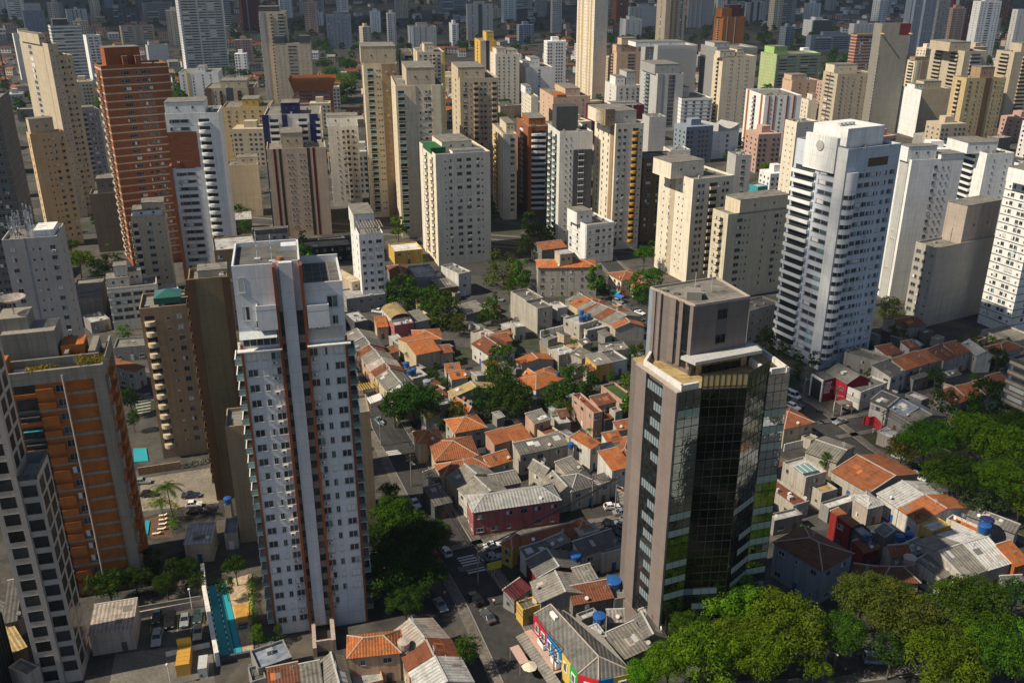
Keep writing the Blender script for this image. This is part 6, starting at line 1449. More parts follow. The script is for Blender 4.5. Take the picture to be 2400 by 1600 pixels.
for q in """1690 1385 85 big bright 9
1805 1440 105 big bright 9
1615 1510 100 big bright 8
1745 1505 80 big bright 8
1535 1525 66 big bright 8
1870 1535 42 dome bright 6
1985 1370 80 big olive 9
2075 1420 100 big olive 9
2050 1490 60 dome dark 7
2235 1395 100 big green 9
2160 1520 100 big bright 8
2290 1500 85 big green 8
2330 1370 58 dome dark 7
2310 1440 50 dome bright 8
1645 1330 36 dome bright 9
2130 1010 70 big bright 9
2235 1005 82 big bright 9
2330 1035 80 big bright 9
2190 1090 72 big green 9
2290 1105 75 big bright 9
2075 1035 48 dome olive 7
2265 930 66 dome dark 8
2165 930 42 dome dark 7
2250 1148 56 dome bluish 6
2345 1165 42 dome bright 6
2330 980 60 big green 9
950 925 58 big dark 9
905 940 36 dome dark 8
1150 840 44 dome green 8
1170 915 56 big dark 8
1115 920 34 round dark 7
1045 945 26 dome olive 6
1015 715 46 dome green 8
985 690 36 dome green 8
1055 745 24 round olive 6
1130 715 30 dome green 7
925 675 42 dome green 7
1155 625 46 loose olive 8
1190 660 30 loose green 6
1240 540 42 dome green 8
1205 565 30 round dark 7
1215 510 26 round dark 7
1330 880 44 dome dark 7
1270 915 36 dome green 6
1290 940 22 loose olive 5
1480 585 32 dome green 8
1475 660 36 dome green 8
1500 570 20 round green 6
1408 560 10 round dark 5
995 868 20 round dark 5
1020 880 14 round dark 4
1460 820 26 dome dark 6
1140 1018 13 round yellow 3
905 1190 66 big green 7
945 1250 88 big dark 7
900 1310 86 big dark 7
985 1225 50 big dark 6
968 1325 66 big dark 6
880 1240 60 big dark 6
930 1380 52 big dark 5
895 1130 32 dome green 6
1075 1490 38 round green 6
180 600 42 dome bright 8
225 620 30 dome dark 6
255 605 32 round dark 6
285 765 22 dome bright 5
297 915 30 dome dark 8
305 960 22 round dark 6
250 1345 56 dome dark 5
345 1290 36 round dark 4
400 1310 30 round dark 4
540 1300 34 dome dark 5
520 1345 26 round dark 4
590 1455 22 round bright 4
310 1330 40 big dark 4
280 1300 34 big dark 4
430 1300 30 big dark 4
380 1340 34 big dark 4
455 1330 24 round dark 4
1930 1455 70 big green 8
2140 1455 70 big olive 8
1700 1465 72 big bright 8
1475 1548 46 big bright 7
2345 1515 70 big green 8
1585 1450 60 big green 7
2050 1370 60 big olive 8
2240 1465 70 big bright 8
640 1445 14 round green 3
545 495 30 round dark 7
535 545 26 round dark 6
565 520 18 round green 5
1765 388 24 dome bright 8
1760 785 34 round dark 6
1800 800 22 round dark 5
1835 850 18 tall dark 6
2045 708 30 dome dark 6
2065 765 28 loose olive 5
2290 825 34 dome dark 6
2310 795 24 dome dark 6
2150 865 28 dome dark 6
1895 1055 20 round green 4
1695 920 14 round green 4
2110 1195 20 round olive 4
1505 640 22 dome green 7
790 190 34 dome bright 10
760 170 26 dome green 10
815 180 24 dome green 10
745 150 22 dome green 9
800 150 24 dome green 9
770 205 22 dome bright 9
540 140 22 dome green 9
560 170 18 dome dark 8
1160 238 20 dome green 9
1150 268 15 dome green 8
1275 240 14 dome bright 8
1260 200 12 dome dark 8""".split('\n'):
    a = q.split(); tree_w(float(a[0]), float(a[1]), float(a[2]), a[3], a[4], float(a[5]))  # white tower's shade on the trees beside it is put into dark leaves
tree_w(1428, 668, 10, 'loose', 'red', 4)
for x, y, r, h in ((385, 1115, 46, 9), (370, 1150, 26, 6), (562, 482, 24, 9), (815, 468, 22, 9), (908, 508, 16, 9), (973, 596, 13, 6), (1300, 848, 26, 9), (1318, 782, 13, 7), (2131, 270, 13, 13), (2163, 286, 14, 9), (1352, 985, 14, 4), (940, 808, 18, 4), (1660, 880, 14, 5), (250, 560, 10, 5), (686, 478, 9, 4)):
    u, v = W(x, y); t = palm_px(u, v, r * 1.02, h, 'x'); t['label'] = place_label('feathery palm tree', t.location)
def hedge(label, pts, r, leaf, n, name='hedge'):
    rr = random.Random(n); q = []
    for (a, c) in zip(pts[:-1], pts[1:]):
        for i in range(n): f = (i + rr.random()) / n; q.append((a[0] + (c[0] - a[0]) * f, a[1] + (c[1] - a[1]) * f, .2 + rr.random() * .6))
    o = leafclump(name, None, q, r, leaf, n); return tag(o, label, 'hedge')
hedge('tall bright green hedge between the lap pool and the white tower', [at(*T('03', 2300, 600), 1), at(*T('03', 2310, 830), 1), at(*T('03', 2340, 1080), 1)], 1.15, 'bright', 14)
hedge('dark clipped hedge above the gravel car park', [at(*T('02', 1670, 1170)), at(*T('02', 1920, 1110))], .8, 'dark', 16)
hedge('low yellow green hedge beside the black parked car', [at(*T('02', 1310, 1530)), at(*T('02', 1560, 1490)), at(*T('02', 1640, 1560))], .7, 'yellow', 10)
hedge('dark shrub bed below the orange brick tower', [at(*T('03', 830, 730)), at(*T('03', 1180, 600)), at(*T('03', 1340, 640)), at(*T('03', 1830, 600))], 1.3, 'dark', 14, 'shrub_bed')
hedge('shrub strip along the car park retaining wall', [at(*T('03', 1220, 800)), at(*T('03', 1840, 690))], 1.0, 'dark', 16, 'shrub_bed')
hedge('bright hedge beside the sun loungers', [at(*T('03', 1590, 40)), at(*T('03', 1600, 190))], 1.3, 'bright', 8)
hedge('green garden bed at the foot of the white tower', [at(*T('13', 20, 1190)), at(*T('13', 260, 1170))], .8, 'green', 9)
hedge('roadside shrubs by the black glass tower', [at(*T('23', 1060, 620)), at(*T('23', 1300, 900))], .7, 'dark', 10)

P = at(*T('32', 350, 1160), 8.0); t = thing('skylight', 'pale blue glass skylight on the white cube house', 'skylight', (P.x, P.y, 7.0), R(20)); MB().box(-2.2, 2.2, -1.8, 1.8, 0, .9).obj('glass', paint((.16, .26, .28), .12), t); b = MB()
for i in range(4): b.box(-2.25 + 1.46 * i, -2.13 + 1.46 * i, -1.85, 1.85, .9, 1.0)
b.obj('frame', paint('offwhite'), t)
# ------------------------------------------------------------ cars
CARCOL = {'white': (.75, .75, .75), 'silver': (.42, .44, .46), 'black': (.012, .012, .014), 'grey': (.13, .135, .14), 'dark green': (.02, .045, .04), 'beige': (.45, .39, .30), 'dark blue': (.015, .03, .07), 'red': (.35, .02, .02), 'pale blue': (.22, .32, .40)}
def carpaint(c):
    k = ('car', c)
    if k not in _mats:
        m, N, L, b = new_mat('car_paint'); b.inputs['Base Color'].default_value = (*CARCOL[c], 1); b.inputs['Roughness'].default_value = .3; b.inputs['Coat Weight'].default_value = .8; b.inputs['Coat Roughness'].default_value = .06
        if c in ('silver', 'grey', 'beige'): b.inputs['Metallic'].default_value = .5
        _mats[k] = m
    return _mats[k]
def car_proto(kind):
    L_, W_, Hh = {'hatch': (3.9, 1.7, 1.48), 'sedan': (4.5, 1.76, 1.44), 'suv': (4.5, 1.82, 1.72), 'pickup': (5.1, 1.85, 1.75), 'van': (4.9, 1.9, 2.1)}[kind]
    hl = L_ / 2; belt = {'hatch': .92, 'sedan': .9, 'suv': 1.08, 'pickup': 1.1, 'van': 1.15}[kind]
    prof = {'hatch': [(-hl, .35), (-hl + .02, .7), (-hl + .9, .86), (-.55, belt), (hl - .12, belt), (hl - .02, .6), (hl - .05, .32)],
            'sedan': [(-hl, .35), (-hl + .02, .68), (-hl + 1.1, .84), (-.6, belt), (hl - .9, belt), (hl - .05, .86), (hl, .45), (hl - .05, .32)],
            'suv': [(-hl, .42), (-hl + .02, .85), (-hl + 1.0, 1.0), (-.7, belt), (hl - .08, belt), (hl, .6), (hl - .05, .4)],
            'pickup': [(-hl, .45), (-hl + .02, .9), (-hl + 1.1, 1.05), (-.9, belt), (hl - .05, belt), (hl, .6), (hl - .05, .42)],
            'van': [(-hl, .4), (-hl + .02, .8), (-hl + .5, 1.0), (-hl + .8, belt), (hl - .05, belt), (hl, .6), (hl - .03, .38)]}[kind]
    cab = {'hatch': (-.65, -.05, hl - .75, hl - .15), 'sedan': (-.7, -.05, hl - 1.55, hl - .85), 'suv': (-.8, -.25, hl - .6, hl - .12), 'pickup': (-1.0, -.45, .55, .75), 'van': (-hl + .75, -hl + 1.3, hl - .25, hl - .08)}[kind]
    def section(b, pts, y0, y1, i0=0.0, m=0):
        n = len(pts); k = len(b.v); ys = [y0, y0 + .09, y1 - .09, y1]
        for j, y in enumerate(ys):
            sh = .05 if j in (0, 3) else 0
            cx = sum(p[0] for p in pts) / n; cz = sum(p[1] for p in pts) / n
            for p in pts: b.v.append((p[0] - math.copysign(sh, p[0] - cx), y, p[1] - (sh if p[1] > cz else 0)))
        for j in range(3):
            for a in range(n): c = (a + 1) % n; b.f.append((k + j * n + a, k + j * n + c, k + (j + 1) * n + c, k + (j + 1) * n + a)); b.m.append(m)
        b.f.append(tuple(k + a for a in reversed(range(n)))); b.m.append(m); b.f.append(tuple(k + 3 * n + a for a in range(n))); b.m.append(m)
    body = MB(); section(body, prof, -W_ / 2, W_ / 2)
    if kind == 'pickup': body.box(.85, hl - .12, -W_ / 2 + .1, W_ / 2 - .1, belt - .02, belt + .01, 1)
    gl = MB(); a0, a1, a2, a3 = cab; wb, wt = W_ / 2 - .06, W_ / 2 - .2; zt = Hh
    B4 = [(a0, -wb, belt - .02), (a3, -wb, belt - .02), (a3, wb, belt - .02), (a0, wb, belt - .02)]; T4 = [(a1, -wt, zt - .05), (a2, -wt, zt - .05), (a2, wt, zt - .05), (a1, wt, zt - .05)]
    gl.v += B4 + T4
    for f in ((0, 1, 5, 4), (1, 2, 6, 5), (2, 3, 7, 6), (3, 0, 4, 7)): gl.f.append(f); gl.m.append(0)
    rf = MB(); rf.box(a1 - .02, a2 + .02, -wt - .02, wt + .02, zt - .06, zt)
    for (p, q) in ((0, 4), (1, 5), (2, 6), (3, 7)): rf.tube(B4[p] if p < 4 else T4[p - 4], T4[q - 4], .045, n=5)
    for s in (-1, 1): xm = (a0 + a3) / 2; rf.tube((xm, s * wb, belt), (xm, s * wt, zt - .05), .05, n=5)
    wh = MB(); wh.tube((0, -.1, 0), (0, .1, 0), .32, n=14); hubm = MB(); hubm.tube((0, -.115, 0), (0, .115, 0), .18, n=10)
    hd = MB(); hd.box(-.04, .06, -.2, .2, -.08, .08)
    return dict(L=L_, W=W_, body=body, glass=gl, roof=rf, wheel=wh, hub=hubm, light=hd)
CGL = glassm((.01, .012, .014), .05); TYRE = paint((.015, .015, .015), .9); HUB = paint('lgrey', .35, .6); HLM = paint((.7, .7, .72), .15); TLM = paint((.3, .01, .01), .3)
CARS = {}
for k in ('hatch', 'sedan', 'suv', 'pickup', 'van'):
    p = car_proto(k)
    CARS[k] = (p, p['body'].mesh('body', [carpaint('white'), paint('dgrey')]), p['glass'].mesh('windows', CGL), p['roof'].mesh('cabin_roof', carpaint('white')), p['wheel'].mesh('wheel', TYRE), p['hub'].mesh('hubcap', HUB), p['light'].mesh('headlight', HLM), p['light'].mesh('tail_light', TLM))
SIDEW = {'hatch': 'hatchback', 'sedan': 'sedan', 'suv': 'estate car', 'pickup': 'pickup truck', 'van': 'van'}
def car(u, v, az, kind, col, where=None, z=.03):
    P = at(u, v, .7); p, bo, gl, rf, wh, hb, hl, tl = CARS[kind]
    t = thing('parked_car' if kind != 'pickup' else 'pickup_truck', 'x', {'pickup': 'pickup truck', 'van': 'van'}.get(kind, 'car'), (P.x, P.y, z), R(180) + R(90 - az), 'cars parked and driving in the streets')
    for o, c in ((link('body', bo, t), 1), (link('cabin_roof', rf, t), 1), (link('windows', gl, t), 0)):
        if c: o.material_slots[0].link = 'OBJECT'; o.material_slots[0].material = carpaint(col)
    for x in (-p['L'] / 2 + .78, p['L'] / 2 - .8):
        for y in (-p['W'] / 2 + .08, p['W'] / 2 - .08): w_ = link('wheel', wh, t, (x, y, .32)); link('hubcap', hb, w_)
    for y in (-p['W'] / 2 + .3, p['W'] / 2 - .3): link('headlight', hl, t, (-p['L'] / 2, y, .68)); link('tail_light', tl, t, (p['L'] / 2 - .06, y, .75))
    base = '%s %s' % (col, SIDEW[kind]); t['label'] = (base + ' ' + where) if where and (base + ' ' + where) not in USED else place_label(base, P); USED[t['label']] = 1
    return t
def hd(a, c): return math.degrees(math.atan2(c[0] - a[0], c[1] - a[1]))
LR = 153; RR = 145                                # headings of the two streets
for tile, x, y, az, k, c, wh in [('03', 1440, 955, 167, 'hatch', 'dark green', 'parked behind the silver estate in the car park'), ('03', 1442, 1150, 167, 'suv', 'silver', 'at the front left of the small car park'), ('03', 1565, 990, 167, 'suv', 'black', 'second from left in the car park back row'),
 ('03', 1697, 985, 167, 'hatch', 'silver', 'between two dark cars in the car park'), ('03', 1815, 955, 167, 'hatch', 'dark green', 'at the right end of the car park back row'), ('03', 1818, 1095, 167, 'sedan', 'beige', 'beside the pool wall in the car park'),
 ('02', 1755, 1405, 80, 'sedan', 'dark blue', 'on the gravel yard by the palm'), ('02', 1780, 1490, 80, 'hatch', 'white', 'on the gravel yard beside the slab tower'), ('02', 1790, 1555, 80, 'hatch', 'black', None), ('02', 1365, 1395, 80, 'hatch', 'black', None), ('02', 1312, 1280, 80, 'hatch', 'silver', None), ('02', 1120, 215, 75, 'sedan', 'black', None),
 ('13', 1695, 845, LR, 'sedan', 'silver', 'parked under the street tree mass'), ('13', 2020, 790, LR + 180, 'suv', 'black', 'leading the two cars on the left street'), ('13', 2130, 950, LR + 180, 'sedan', 'grey', 'behind the black estate on the left street'), ('13', 1745, 355, LR + 180, 'hatch', 'white', 'driving toward the zebra crossing'), ('13', 1645, 225, LR, 'suv', 'silver', None), ('13', 1657, 412, LR, 'hatch', 'red', None), ('13', 2180, 300, 75, 'sedan', 'white', 'turning in front of the pinkish red corner house'), ('13', 2185, 405, 75, 'hatch', 'pale blue', None),
 ('12', 1465, 1485, LR, 'hatch', 'white', None), ('12', 1135, 728, LR, 'hatch', 'pale blue', None), ('22', 915, 1510, 78, 'hatch', 'white', None), ('22', 1010, 1562, 78, 'sedan', 'silver', None), ('23', 1015, 115, 120, 'sedan', 'silver', None), ('23', 1062, 62, 120, 'hatch', 'silver', None), ('23', 900, 105, 120, 'hatch', 'black', None), ('23', 955, 180, 120, 'hatch', 'black', None),
 ('21', 1175, 1300, 140, 'sedan', 'white', None), ('21', 1165, 1352, 140, 'sedan', 'dark green', None), ('21', 975, 1200, 130, 'suv', 'silver', None), ('21', 1095, 1248, 135, 'sedan', 'grey', None), ('21', 820, 1030, 120, 'hatch', 'black', None), ('21', 835, 1075, 120, 'hatch', 'white', None),
 ('32', 660, 730, 240, 'sedan', 'silver', 'crossing the right street junction'), ('32', 1188, 1050, RR, 'sedan', 'white', 'parked beneath the park trees'), ('32', 1375, 1140, RR, 'suv', 'black', 'parked behind the white sedan by the park'), ('32', 1382, 1240, RR, 'suv', 'white', 'driving along the park street'), ('32', 1490, 1372, RR, 'pickup', 'beige', 'beside the orange roofed houses'), ('32', 430, 855, RR + 180, 'hatch', 'black', None), ('32', 235, 598, RR, 'suv', 'white', None), ('32', 262, 572, RR, 'suv', 'black', None), ('32', 230, 492, RR, 'van', 'white', 'by the red shop'), ('32', 1690, 1490, RR, 'sedan', 'black', None), ('32', 720, 628, 60, 'sedan', 'grey', 'inside the small carport'),
 ('33', 1000, 1350, 95, 'van', 'pale blue', None), ('33', 1180, 1320, 95, 'van', 'silver', None), ('33', 1430, 1390, 95, 'hatch', 'white', None), ('33', 2290, 1160, 95, 'sedan', 'silver', None), ('11', 1125, 1290, 110, 'pickup', 'white', 'by the tan barrel roof'), ('11', 2230, 1180, 110, 'hatch', 'silver', None)]:
    u, v = T(tile, x, y); car(u, v, az, k, c, wh)

# ------------------------------------------------------------ poles, wires, tanks, pool and other small things
def pole(tile, x, y, h=9.0, arms=2):
    P = at(*T(tile, x, y)); b = MB(); b.tube((0, 0, 0), (0, 0, h), .17, .12, n=8)
    t = thing('utility_pole', 'x', 'utility pole', (P.x, P.y, 0), R(35)); b.obj('pole', wall('concrete'), t)
    for i in range(arms): a = MB(); a.box(-1.1, 1.1, -.06, .06, h - .5 - .9 * i, h - .38 - .9 * i); [a.tube((q, 0, h - .38 - .9 * i), (q, 0, h - .12 - .9 * i), .05, n=5) for q in (-1, -.4, .4, 1)]; a.obj('crossarm', paint('brown'), t)
    m = MB(); m.tube((.32, 0, h - 3), (.32, 0, h - 2.1), .24, n=8); m.obj('transformer', paint('grey'), t)
    l = MB(); l.tube((0, 0, h - 2.2), (0, -1.8, h - 1.7), .04, n=5); l.box(-.12, .12, -2.3, -1.7, h - 1.78, h - 1.66); l.obj('street_lamp', paint('steel'), t)
    t['label'] = place_label('concrete utility pole with crossarms', P); return P, h
def wires(label, ps):
    b = MB()
    for (p, h), (q, h2) in zip(ps[:-1], ps[1:]):
        for k, o in enumerate((-1, -.4, .4, 1)):
            prev = None
            for i in range(9):
                f = i / 8; c = Vector((p.x + (q.x - p.x) * f + o * .8, p.y + (q.y - p.y) * f + o * .5, (h + (h2 - h) * f) - .15 - 1.2 * 4 * f * (1 - f) * .6))
                if prev is not None: b.tube(prev, c, .05, n=4, caps=False)
                prev = c
    tag(b.obj('overhead_wires', paint('black')), label, 'wires')
lp = [pole('12', 1010, 700), pole('12', 1150, 960), pole('12', 1430, 1330), pole('12', 1600, 1500), pole('13', 2040, 660), pole('13', 2170, 590, 8), pole('23', 380, 1560, 8)]
wires('black overhead wires along the left street', lp[:4] + [lp[4], lp[6]])
rp = [pole('32', 320, 530), pole('32', 597, 690, 9), pole('32', 1015, 935, 10), pole('32', 1800, 1350)]
wires('black overhead wires along the right street', rp)
sp = [pole('22', 735, 1520, 9), pole('22', 950, 1550, 9), lp[4]]
wires('overhead wires along the side street', sp)
bp = [pole('33', 500, 1540, 9), pole('33', 1900, 1330, 9), pole('33', 2500, 1150, 9)]
wires('overhead wires under the trees at the bottom right', bp)
def tank(tile, x, y, z, r=.85, col='blue', h=1.3):
    P = at(*T(tile, x, y), z); t = thing('water_tank', 'x', 'water tank', (P.x, P.y, z - .6)); b = MB(); b.tube((0, 0, 0), (0, 0, h), r * .88, r, n=14); b.obj('tank_body', paint(col, .4), t)
    l = MB(); l.tube((0, 0, h), (0, 0, h + .12), r * 1.06, r * 1.0, n=14); l.tube((0, 0, h + .12), (0, 0, h + .3), r * .9, r * .3, n=14); l.obj('lid', paint(col, .45), t)
    if z > 3: s = MB(); s.box(-r * .8, r * .8, -r * .8, r * .8, -z + .6, 0); s.obj('tank_stand', wall('concrete'), t)
    t['label'] = place_label('%s water tank with lid' % {'blue': 'blue', 'stone': 'beige', 'bluegrey': 'blue grey', 'navy': 'dark blue'}[col], P); t['group'] = 'water tanks on the roofs'
for q in (('23', 580, 410, 5.5, 1.3), ('23', 930, 650, 5.2, 1.6), ('23', 800, 975, 6.2, 1.25), ('22', 540, 958, 6.6, .8), ('12', 1385, 215, 5.6, .9), ('12', 1410, 288, 5.2, .8), ('12', 1450, 272, 5.2, .8), ('12', 1570, 380, 5, 1.2, 'bluegrey'), ('21', 640, 1305, 6.6, .9), ('21', 632, 1360, 6.2, .8), ('21', 668, 1350, 6.2, .8), ('21', 705, 1335, 6.2, .8),
          ('33', 905, 255, 5.2, 1.1), ('33', 1210, 240, 5.4, .9), ('33', 1297, 218, 5.4, .9), ('33', 2005, 108, 6.2, 1.5, 'navy', 1.8), ('33', 1985, 158, 6.2, 1.3, 'blue', 1.8), ('33', 1303, 440, 5.6, 1.3, 'stone'), ('32', 2180, 478, 7, .9), ('13', 1360, 1215, 7, 1.15, 'stone'), ('02', 2092, 1462, 5, .9), ('22', 425, 300, 6.2, .7)): tank(*q)
def walls(label, pts, h, m, t=.3, z0=0, name='boundary_wall', cat='wall'):
    b = MB()
    for a, c in zip(pts[:-1], pts[1:]):
        d = (c - a); d.z = 0; d.normalize(); n = Vector((-d.y, d.x, 0)) * t; b.prism(ccw([(a.x, a.y), (c.x, c.y), (c.x + n.x, c.y + n.y), (a.x + n.x, a.y + n.y)]), z0, z0 + h)
    return tag(b.obj(name, m), label, cat)
q = lambda tile, x, y, z=0: at(*T(tile, x, y), z)
walls('white wall between the car park and the lap pool', [q('03', 1875, 470, 3), q('03', 1893, 690, 3), q('03', 2010, 1290, 3)], 3.2, wall('offwhite', dirt=1.4), -.8)
walls('pale retaining wall behind the car park', [q('03', 1245, 985), q('03', 1885, 860)], 1.6, wall('stone'))
walls('concrete panel fence above the car park', [q('03', 1225, 900, 2), q('03', 1850, 790, 2)], 2.6, wall('concrete'), .2)
walls('black wall at the near end of the lap pool', [q('03', 2000, 1345, 1), q('03', 2300, 1290, 1)], 1.2, wall('dgrey'), .5, 0)
walls('beige garden wall above the gravel yard', [q('02', 1270, 1200, 1), q('02', 1660, 1140, 1)], 2.2, wall('tan'))
walls('white yard wall around the bare earth lot', [q('21', 262, 1490, 2), q('21', 510, 1430, 2), q('21', 665, 1480, 2), q('21', 665, 1568, 2)], 2.8, wall('white', dirt=1.5))
walls('white rail wall beside the driveway ramp', [q('03', 1520, 1290, 1), q('03', 1925, 1200, 1)], 1.1, wall('offwhite'), .2)
walls('white low wall in front of the cream orange roofed house', [q('32', 145, 1010), q('32', 355, 960)], 2.2, wall('offwhite', dirt=1.4), .2)
walls('yellow gate wall beside the cream orange roofed house', [q('32', 357, 960), q('32', 432, 930)], 2.4, paint('yellow', .6), .2)
# lap pool
c4 = [q('03', 1893, 682, .3), q('03', 2072, 640, .3), q('03', 2225, 1280, .3), q('03', 2010, 1325, .3)]
o0 = c4[0]; t = thing('swimming_pool', 'long turquoise lap pool with two lane ropes beside a wooden deck', 'swimming pool', (o0.x, o0.y, 0)); S_ = lambda p: (p.x - o0.x, p.y - o0.y)
def water_mat(c):
    m, N, L, b = new_mat('pool_water'); tc = N.new('ShaderNodeTexCoord').outputs['Object']; n = noise(N, L, 1.2, tc, 3); b.inputs['Base Color'].default_value = (*c, 1); b.inputs['Roughness'].default_value = .05
    bp = N.new('ShaderNodeBump'); bp.inputs['Strength'].default_value = .15; bp.inputs['Distance'].default_value = .05; L.new(n, bp.inputs['Height']); L.new(bp.outputs[0], b.inputs['Normal']); return m
WATER = water_mat((.03, .30, .36))
MB().prism(ccw([S_(p) for p in c4]), -.2, .28).obj('water', WATER, t)
P4 = [Vector((*S_(p), 0)) for p in c4]
for f in (.06, .5):
    a, c = P4[0].lerp(P4[1], f), P4[3].lerp(P4[2], f); b = MB(); n = 26
    for i in range(n): u0, u1 = a.lerp(c, i / n), a.lerp(c, (i + .75) / n); b.tube(u0 + Vector((0, 0, .32)), u1 + Vector((0, 0, .32)), .1, n=6, m=i % 2)
    b.obj('lane_rope', [paint('white', .5), paint('navy', .5)], t)
a, c = P4[0].lerp(P4[1], .72), P4[3].lerp(P4[2], .72); b = MB(); d = (c - a).normalized(); s = Vector((-d.y, d.x, 0)) * .12; b.quad(*(v_ + Vector((0, 0, .286)) for v_ in (a - s, c - s, c + s, a + s))); b.obj('lane_line', paint((.01, .12, .16), .2), t)
sheet('pool_terrace', [q('03', 2075, 630, .2), q('03', 2310, 560, .2), q('03', 2330, 1290, .2), q('03', 2232, 1290, .2)], asphalt_mat('stone_paving', (.42, .32, .21), 1.5), .22, thick=.3)
dk = [q('03', 2140, 852, .4), q('03', 2285, 828, .4), q('03', 2290, 1005, .4), q('03', 2180, 1025, .4)]; b = MB(); dd = [S_(p) for p in dk]; b.prism(ccw(dd), .23, .42); o = b.obj('wooden_deck', brickm('gold')); o.location = (o0.x, o0.y, 0); tag(o, 'orange brown wooden deck beside the lap pool', 'deck')
def pool(label, pts, z=.3):
    p0 = pts[0]; t = thing('swimming_pool', label, 'swimming pool', (p0.x, p0.y, 0)); b = MB(); b.prism(ccw([(p.x - p0.x, p.y - p0.y) for p in pts]), -.2, z); b.obj('water', WATER, t)
pool('dark teal pool behind the orange brick tower', [q('02', 1225, 990), q('02', 1345, 985), q('02', 1365, 1105), q('02', 1235, 1112)]); pool('small light blue pool beside the sun loungers', [q('03', 1335, 90), q('03', 1378, 86), q('03', 1362, 205), q('03', 1335, 205)])
sheet('pool_paving', [q('03', 1330, 70), q('03', 1530, 10), q('03', 1600, 230), q('03', 1390, 250)], asphalt_mat('brown_decking', (.12, .06, .035), 1.5), .05)
for i, (x, y) in enumerate(((1500, 38), (1500, 78), (1498, 118), (1488, 162), (1440, 205))):
    P = q('03', x, y); t = thing('sun_lounger', 'x', 'sun lounger', (P.x, P.y, .06), R(10), 'sun loungers by the small pool'); b = MB(); b.box(-.95, .4, -.32, .32, .3, .38); b.obj('seat', paint('cream', .7), t); b = MB(); b.quad((.4, -.32, .38), (.95, -.32, .7), (.95, .32, .7), (.4, .32, .38)); b.obj('backrest', paint('cream', .7), t)
    for sx in (-.85, .35):
        for sy in (-.28, .28): MB().box(sx - .03, sx + .03, sy - .03, sy + .03, 0, .3).obj('leg', paint('white'), t)
    t['label'] = ('cream sun lounger nearest the top of the dark deck', 'second cream sun lounger from the top of the deck', 'third cream sun lounger from the top of the deck', 'fourth cream sun lounger from the top of the deck', 'lone cream sun lounger below the row on the deck')[i]
for i, (x, y, l) in enumerate(((2235, 1040, 'dark sun lounger just below the wooden deck'), (2232, 1072, 'dark sun lounger second below the wooden deck'))):
    P = q('03', x, y); t = thing('sun_lounger', l, 'sun lounger', (P.x, P.y, .25), R(12), 'dark sun loungers by the lap pool'); MB().box(-.95, .95, -.32, .32, .25, .34).obj('seat', paint('dgrey', .7), t)
    for sx in (-.85, .8): MB().box(sx - .03, sx + .03, -.3, .3, 0, .25).obj('leg', paint('grey'), t)
# yellow container, white plant box, lamp posts, parasol, canopies
P = q('03', 1690, 1500); t = thing('container', 'tall yellow latticed play hut beside the driveway ramp', 'play hut', (P.x, P.y, 0), R(14)); MB().box(-1.2, 1.2, 0, 5.6, 0, 2.5).obj('hut_body', paint('gold', .5), t); b = MB()
for i in range(5): b.box(-1.25, 1.25, 1.1 * i, 1.1 * i + .12, 2.5, 2.6)
b.box(-1.25, 1.25, 5.4, 5.7, 2.5, 4.0); b.obj('roof_frame', paint((.62, .38, .04), .5), t)
P = q('03', 1870, 1520); t = thing('plant_box', 'pale grey equipment box beside the yellow hut', 'equipment box', (P.x, P.y, 0), R(14)); MB().box(-.8, .8, 0, 3.6, 0, 2.2).obj('casing', paint('lgrey', .4), t); MB().box(-.5, -.1, -.03, 0, .3, .9).obj('vent', paint('dgrey'), t)
for x, y, l in ((1765, 885, 'slim white lamp post at the back of the car park'), (1570, 1590, 'slim white lamp post beside the yellow hut')):
    P = q('03', x, y); t = thing('lamp_post', l, 'lamp post', (P.x, P.y, 0)); MB().tube((0, 0, 0), (0, 0, 4.6), .07, n=6).obj('post', paint('white'), t); MB().ball((0, 0, 4.8), .28, .28, .28).obj('globe', paint('offwhite', .3), t, smooth=True)
P = q('23', 160, 1500); t = thing('parasol', 'round cream parasol on the terrace by the rainbow house', 'parasol', (P.x, P.y, .1)); MB().tube((0, 0, 0), (0, 0, 2.3), .05, n=6).obj('pole', paint('brown'), t); b = MB()
for i in range(8): a0, a1 = i * math.pi / 4, (i + 1) * math.pi / 4; b.poly([(1.5 * math.cos(a0), 1.5 * math.sin(a0), 2.1), (1.5 * math.cos(a1), 1.5 * math.sin(a1), 2.1), (0, 0, 2.75)])
o = b.obj('canopy', paint('cream', .8), t); o.modifiers.new('t', 'SOLIDIFY').thickness = .04
def canopy(label, A, B, C, z, col, name='awning', posts=True):
    t = thing(name, label, 'awning', (A.x, A.y, 0)); b2, c2 = (B.x - A.x, B.y - A.y), (C.x - A.x, C.y - A.y); d2 = (b2[0] + c2[0], b2[1] + c2[1]); b = MB(); b.prism(ccw([(0, 0), b2, d2, c2]), z, z + .1); b.obj('canopy', paint(col, .7), t)
    if posts:
        for p in ((0, 0), b2, c2, d2): MB().tube((p[0] * .96, p[1] * .96, 0), (p[0] * .96, p[1] * .96, z), .06, n=5).obj('post', paint('grey'), t)
canopy('beige canopy over the pavement terrace by the rainbow house', q('23', 75, 1400, 2.4), q('23', 155, 1370, 2.4), q('23', -20, 1245, 2.4), 2.4, 'rose'); canopy('pale fabric canopy by the left row of houses', q('12', 1050, 575, 3), q('12', 1170, 530, 3), q('12', 1015, 520, 3), 3, 'offwhite')
P = q('12', 960, 450, 3); t = thing('carport', 'yellow slatted carport beside the left row of houses', 'carport', (P.x, P.y, 0), R(25)); b = MB()
for i in range(8): b.box(-.2 + .75 * i, .1 + .75 * i, -.2, 4.4, 3.0, 3.15)
b.obj('slats', paint((.42, .28, .05), .6), t)
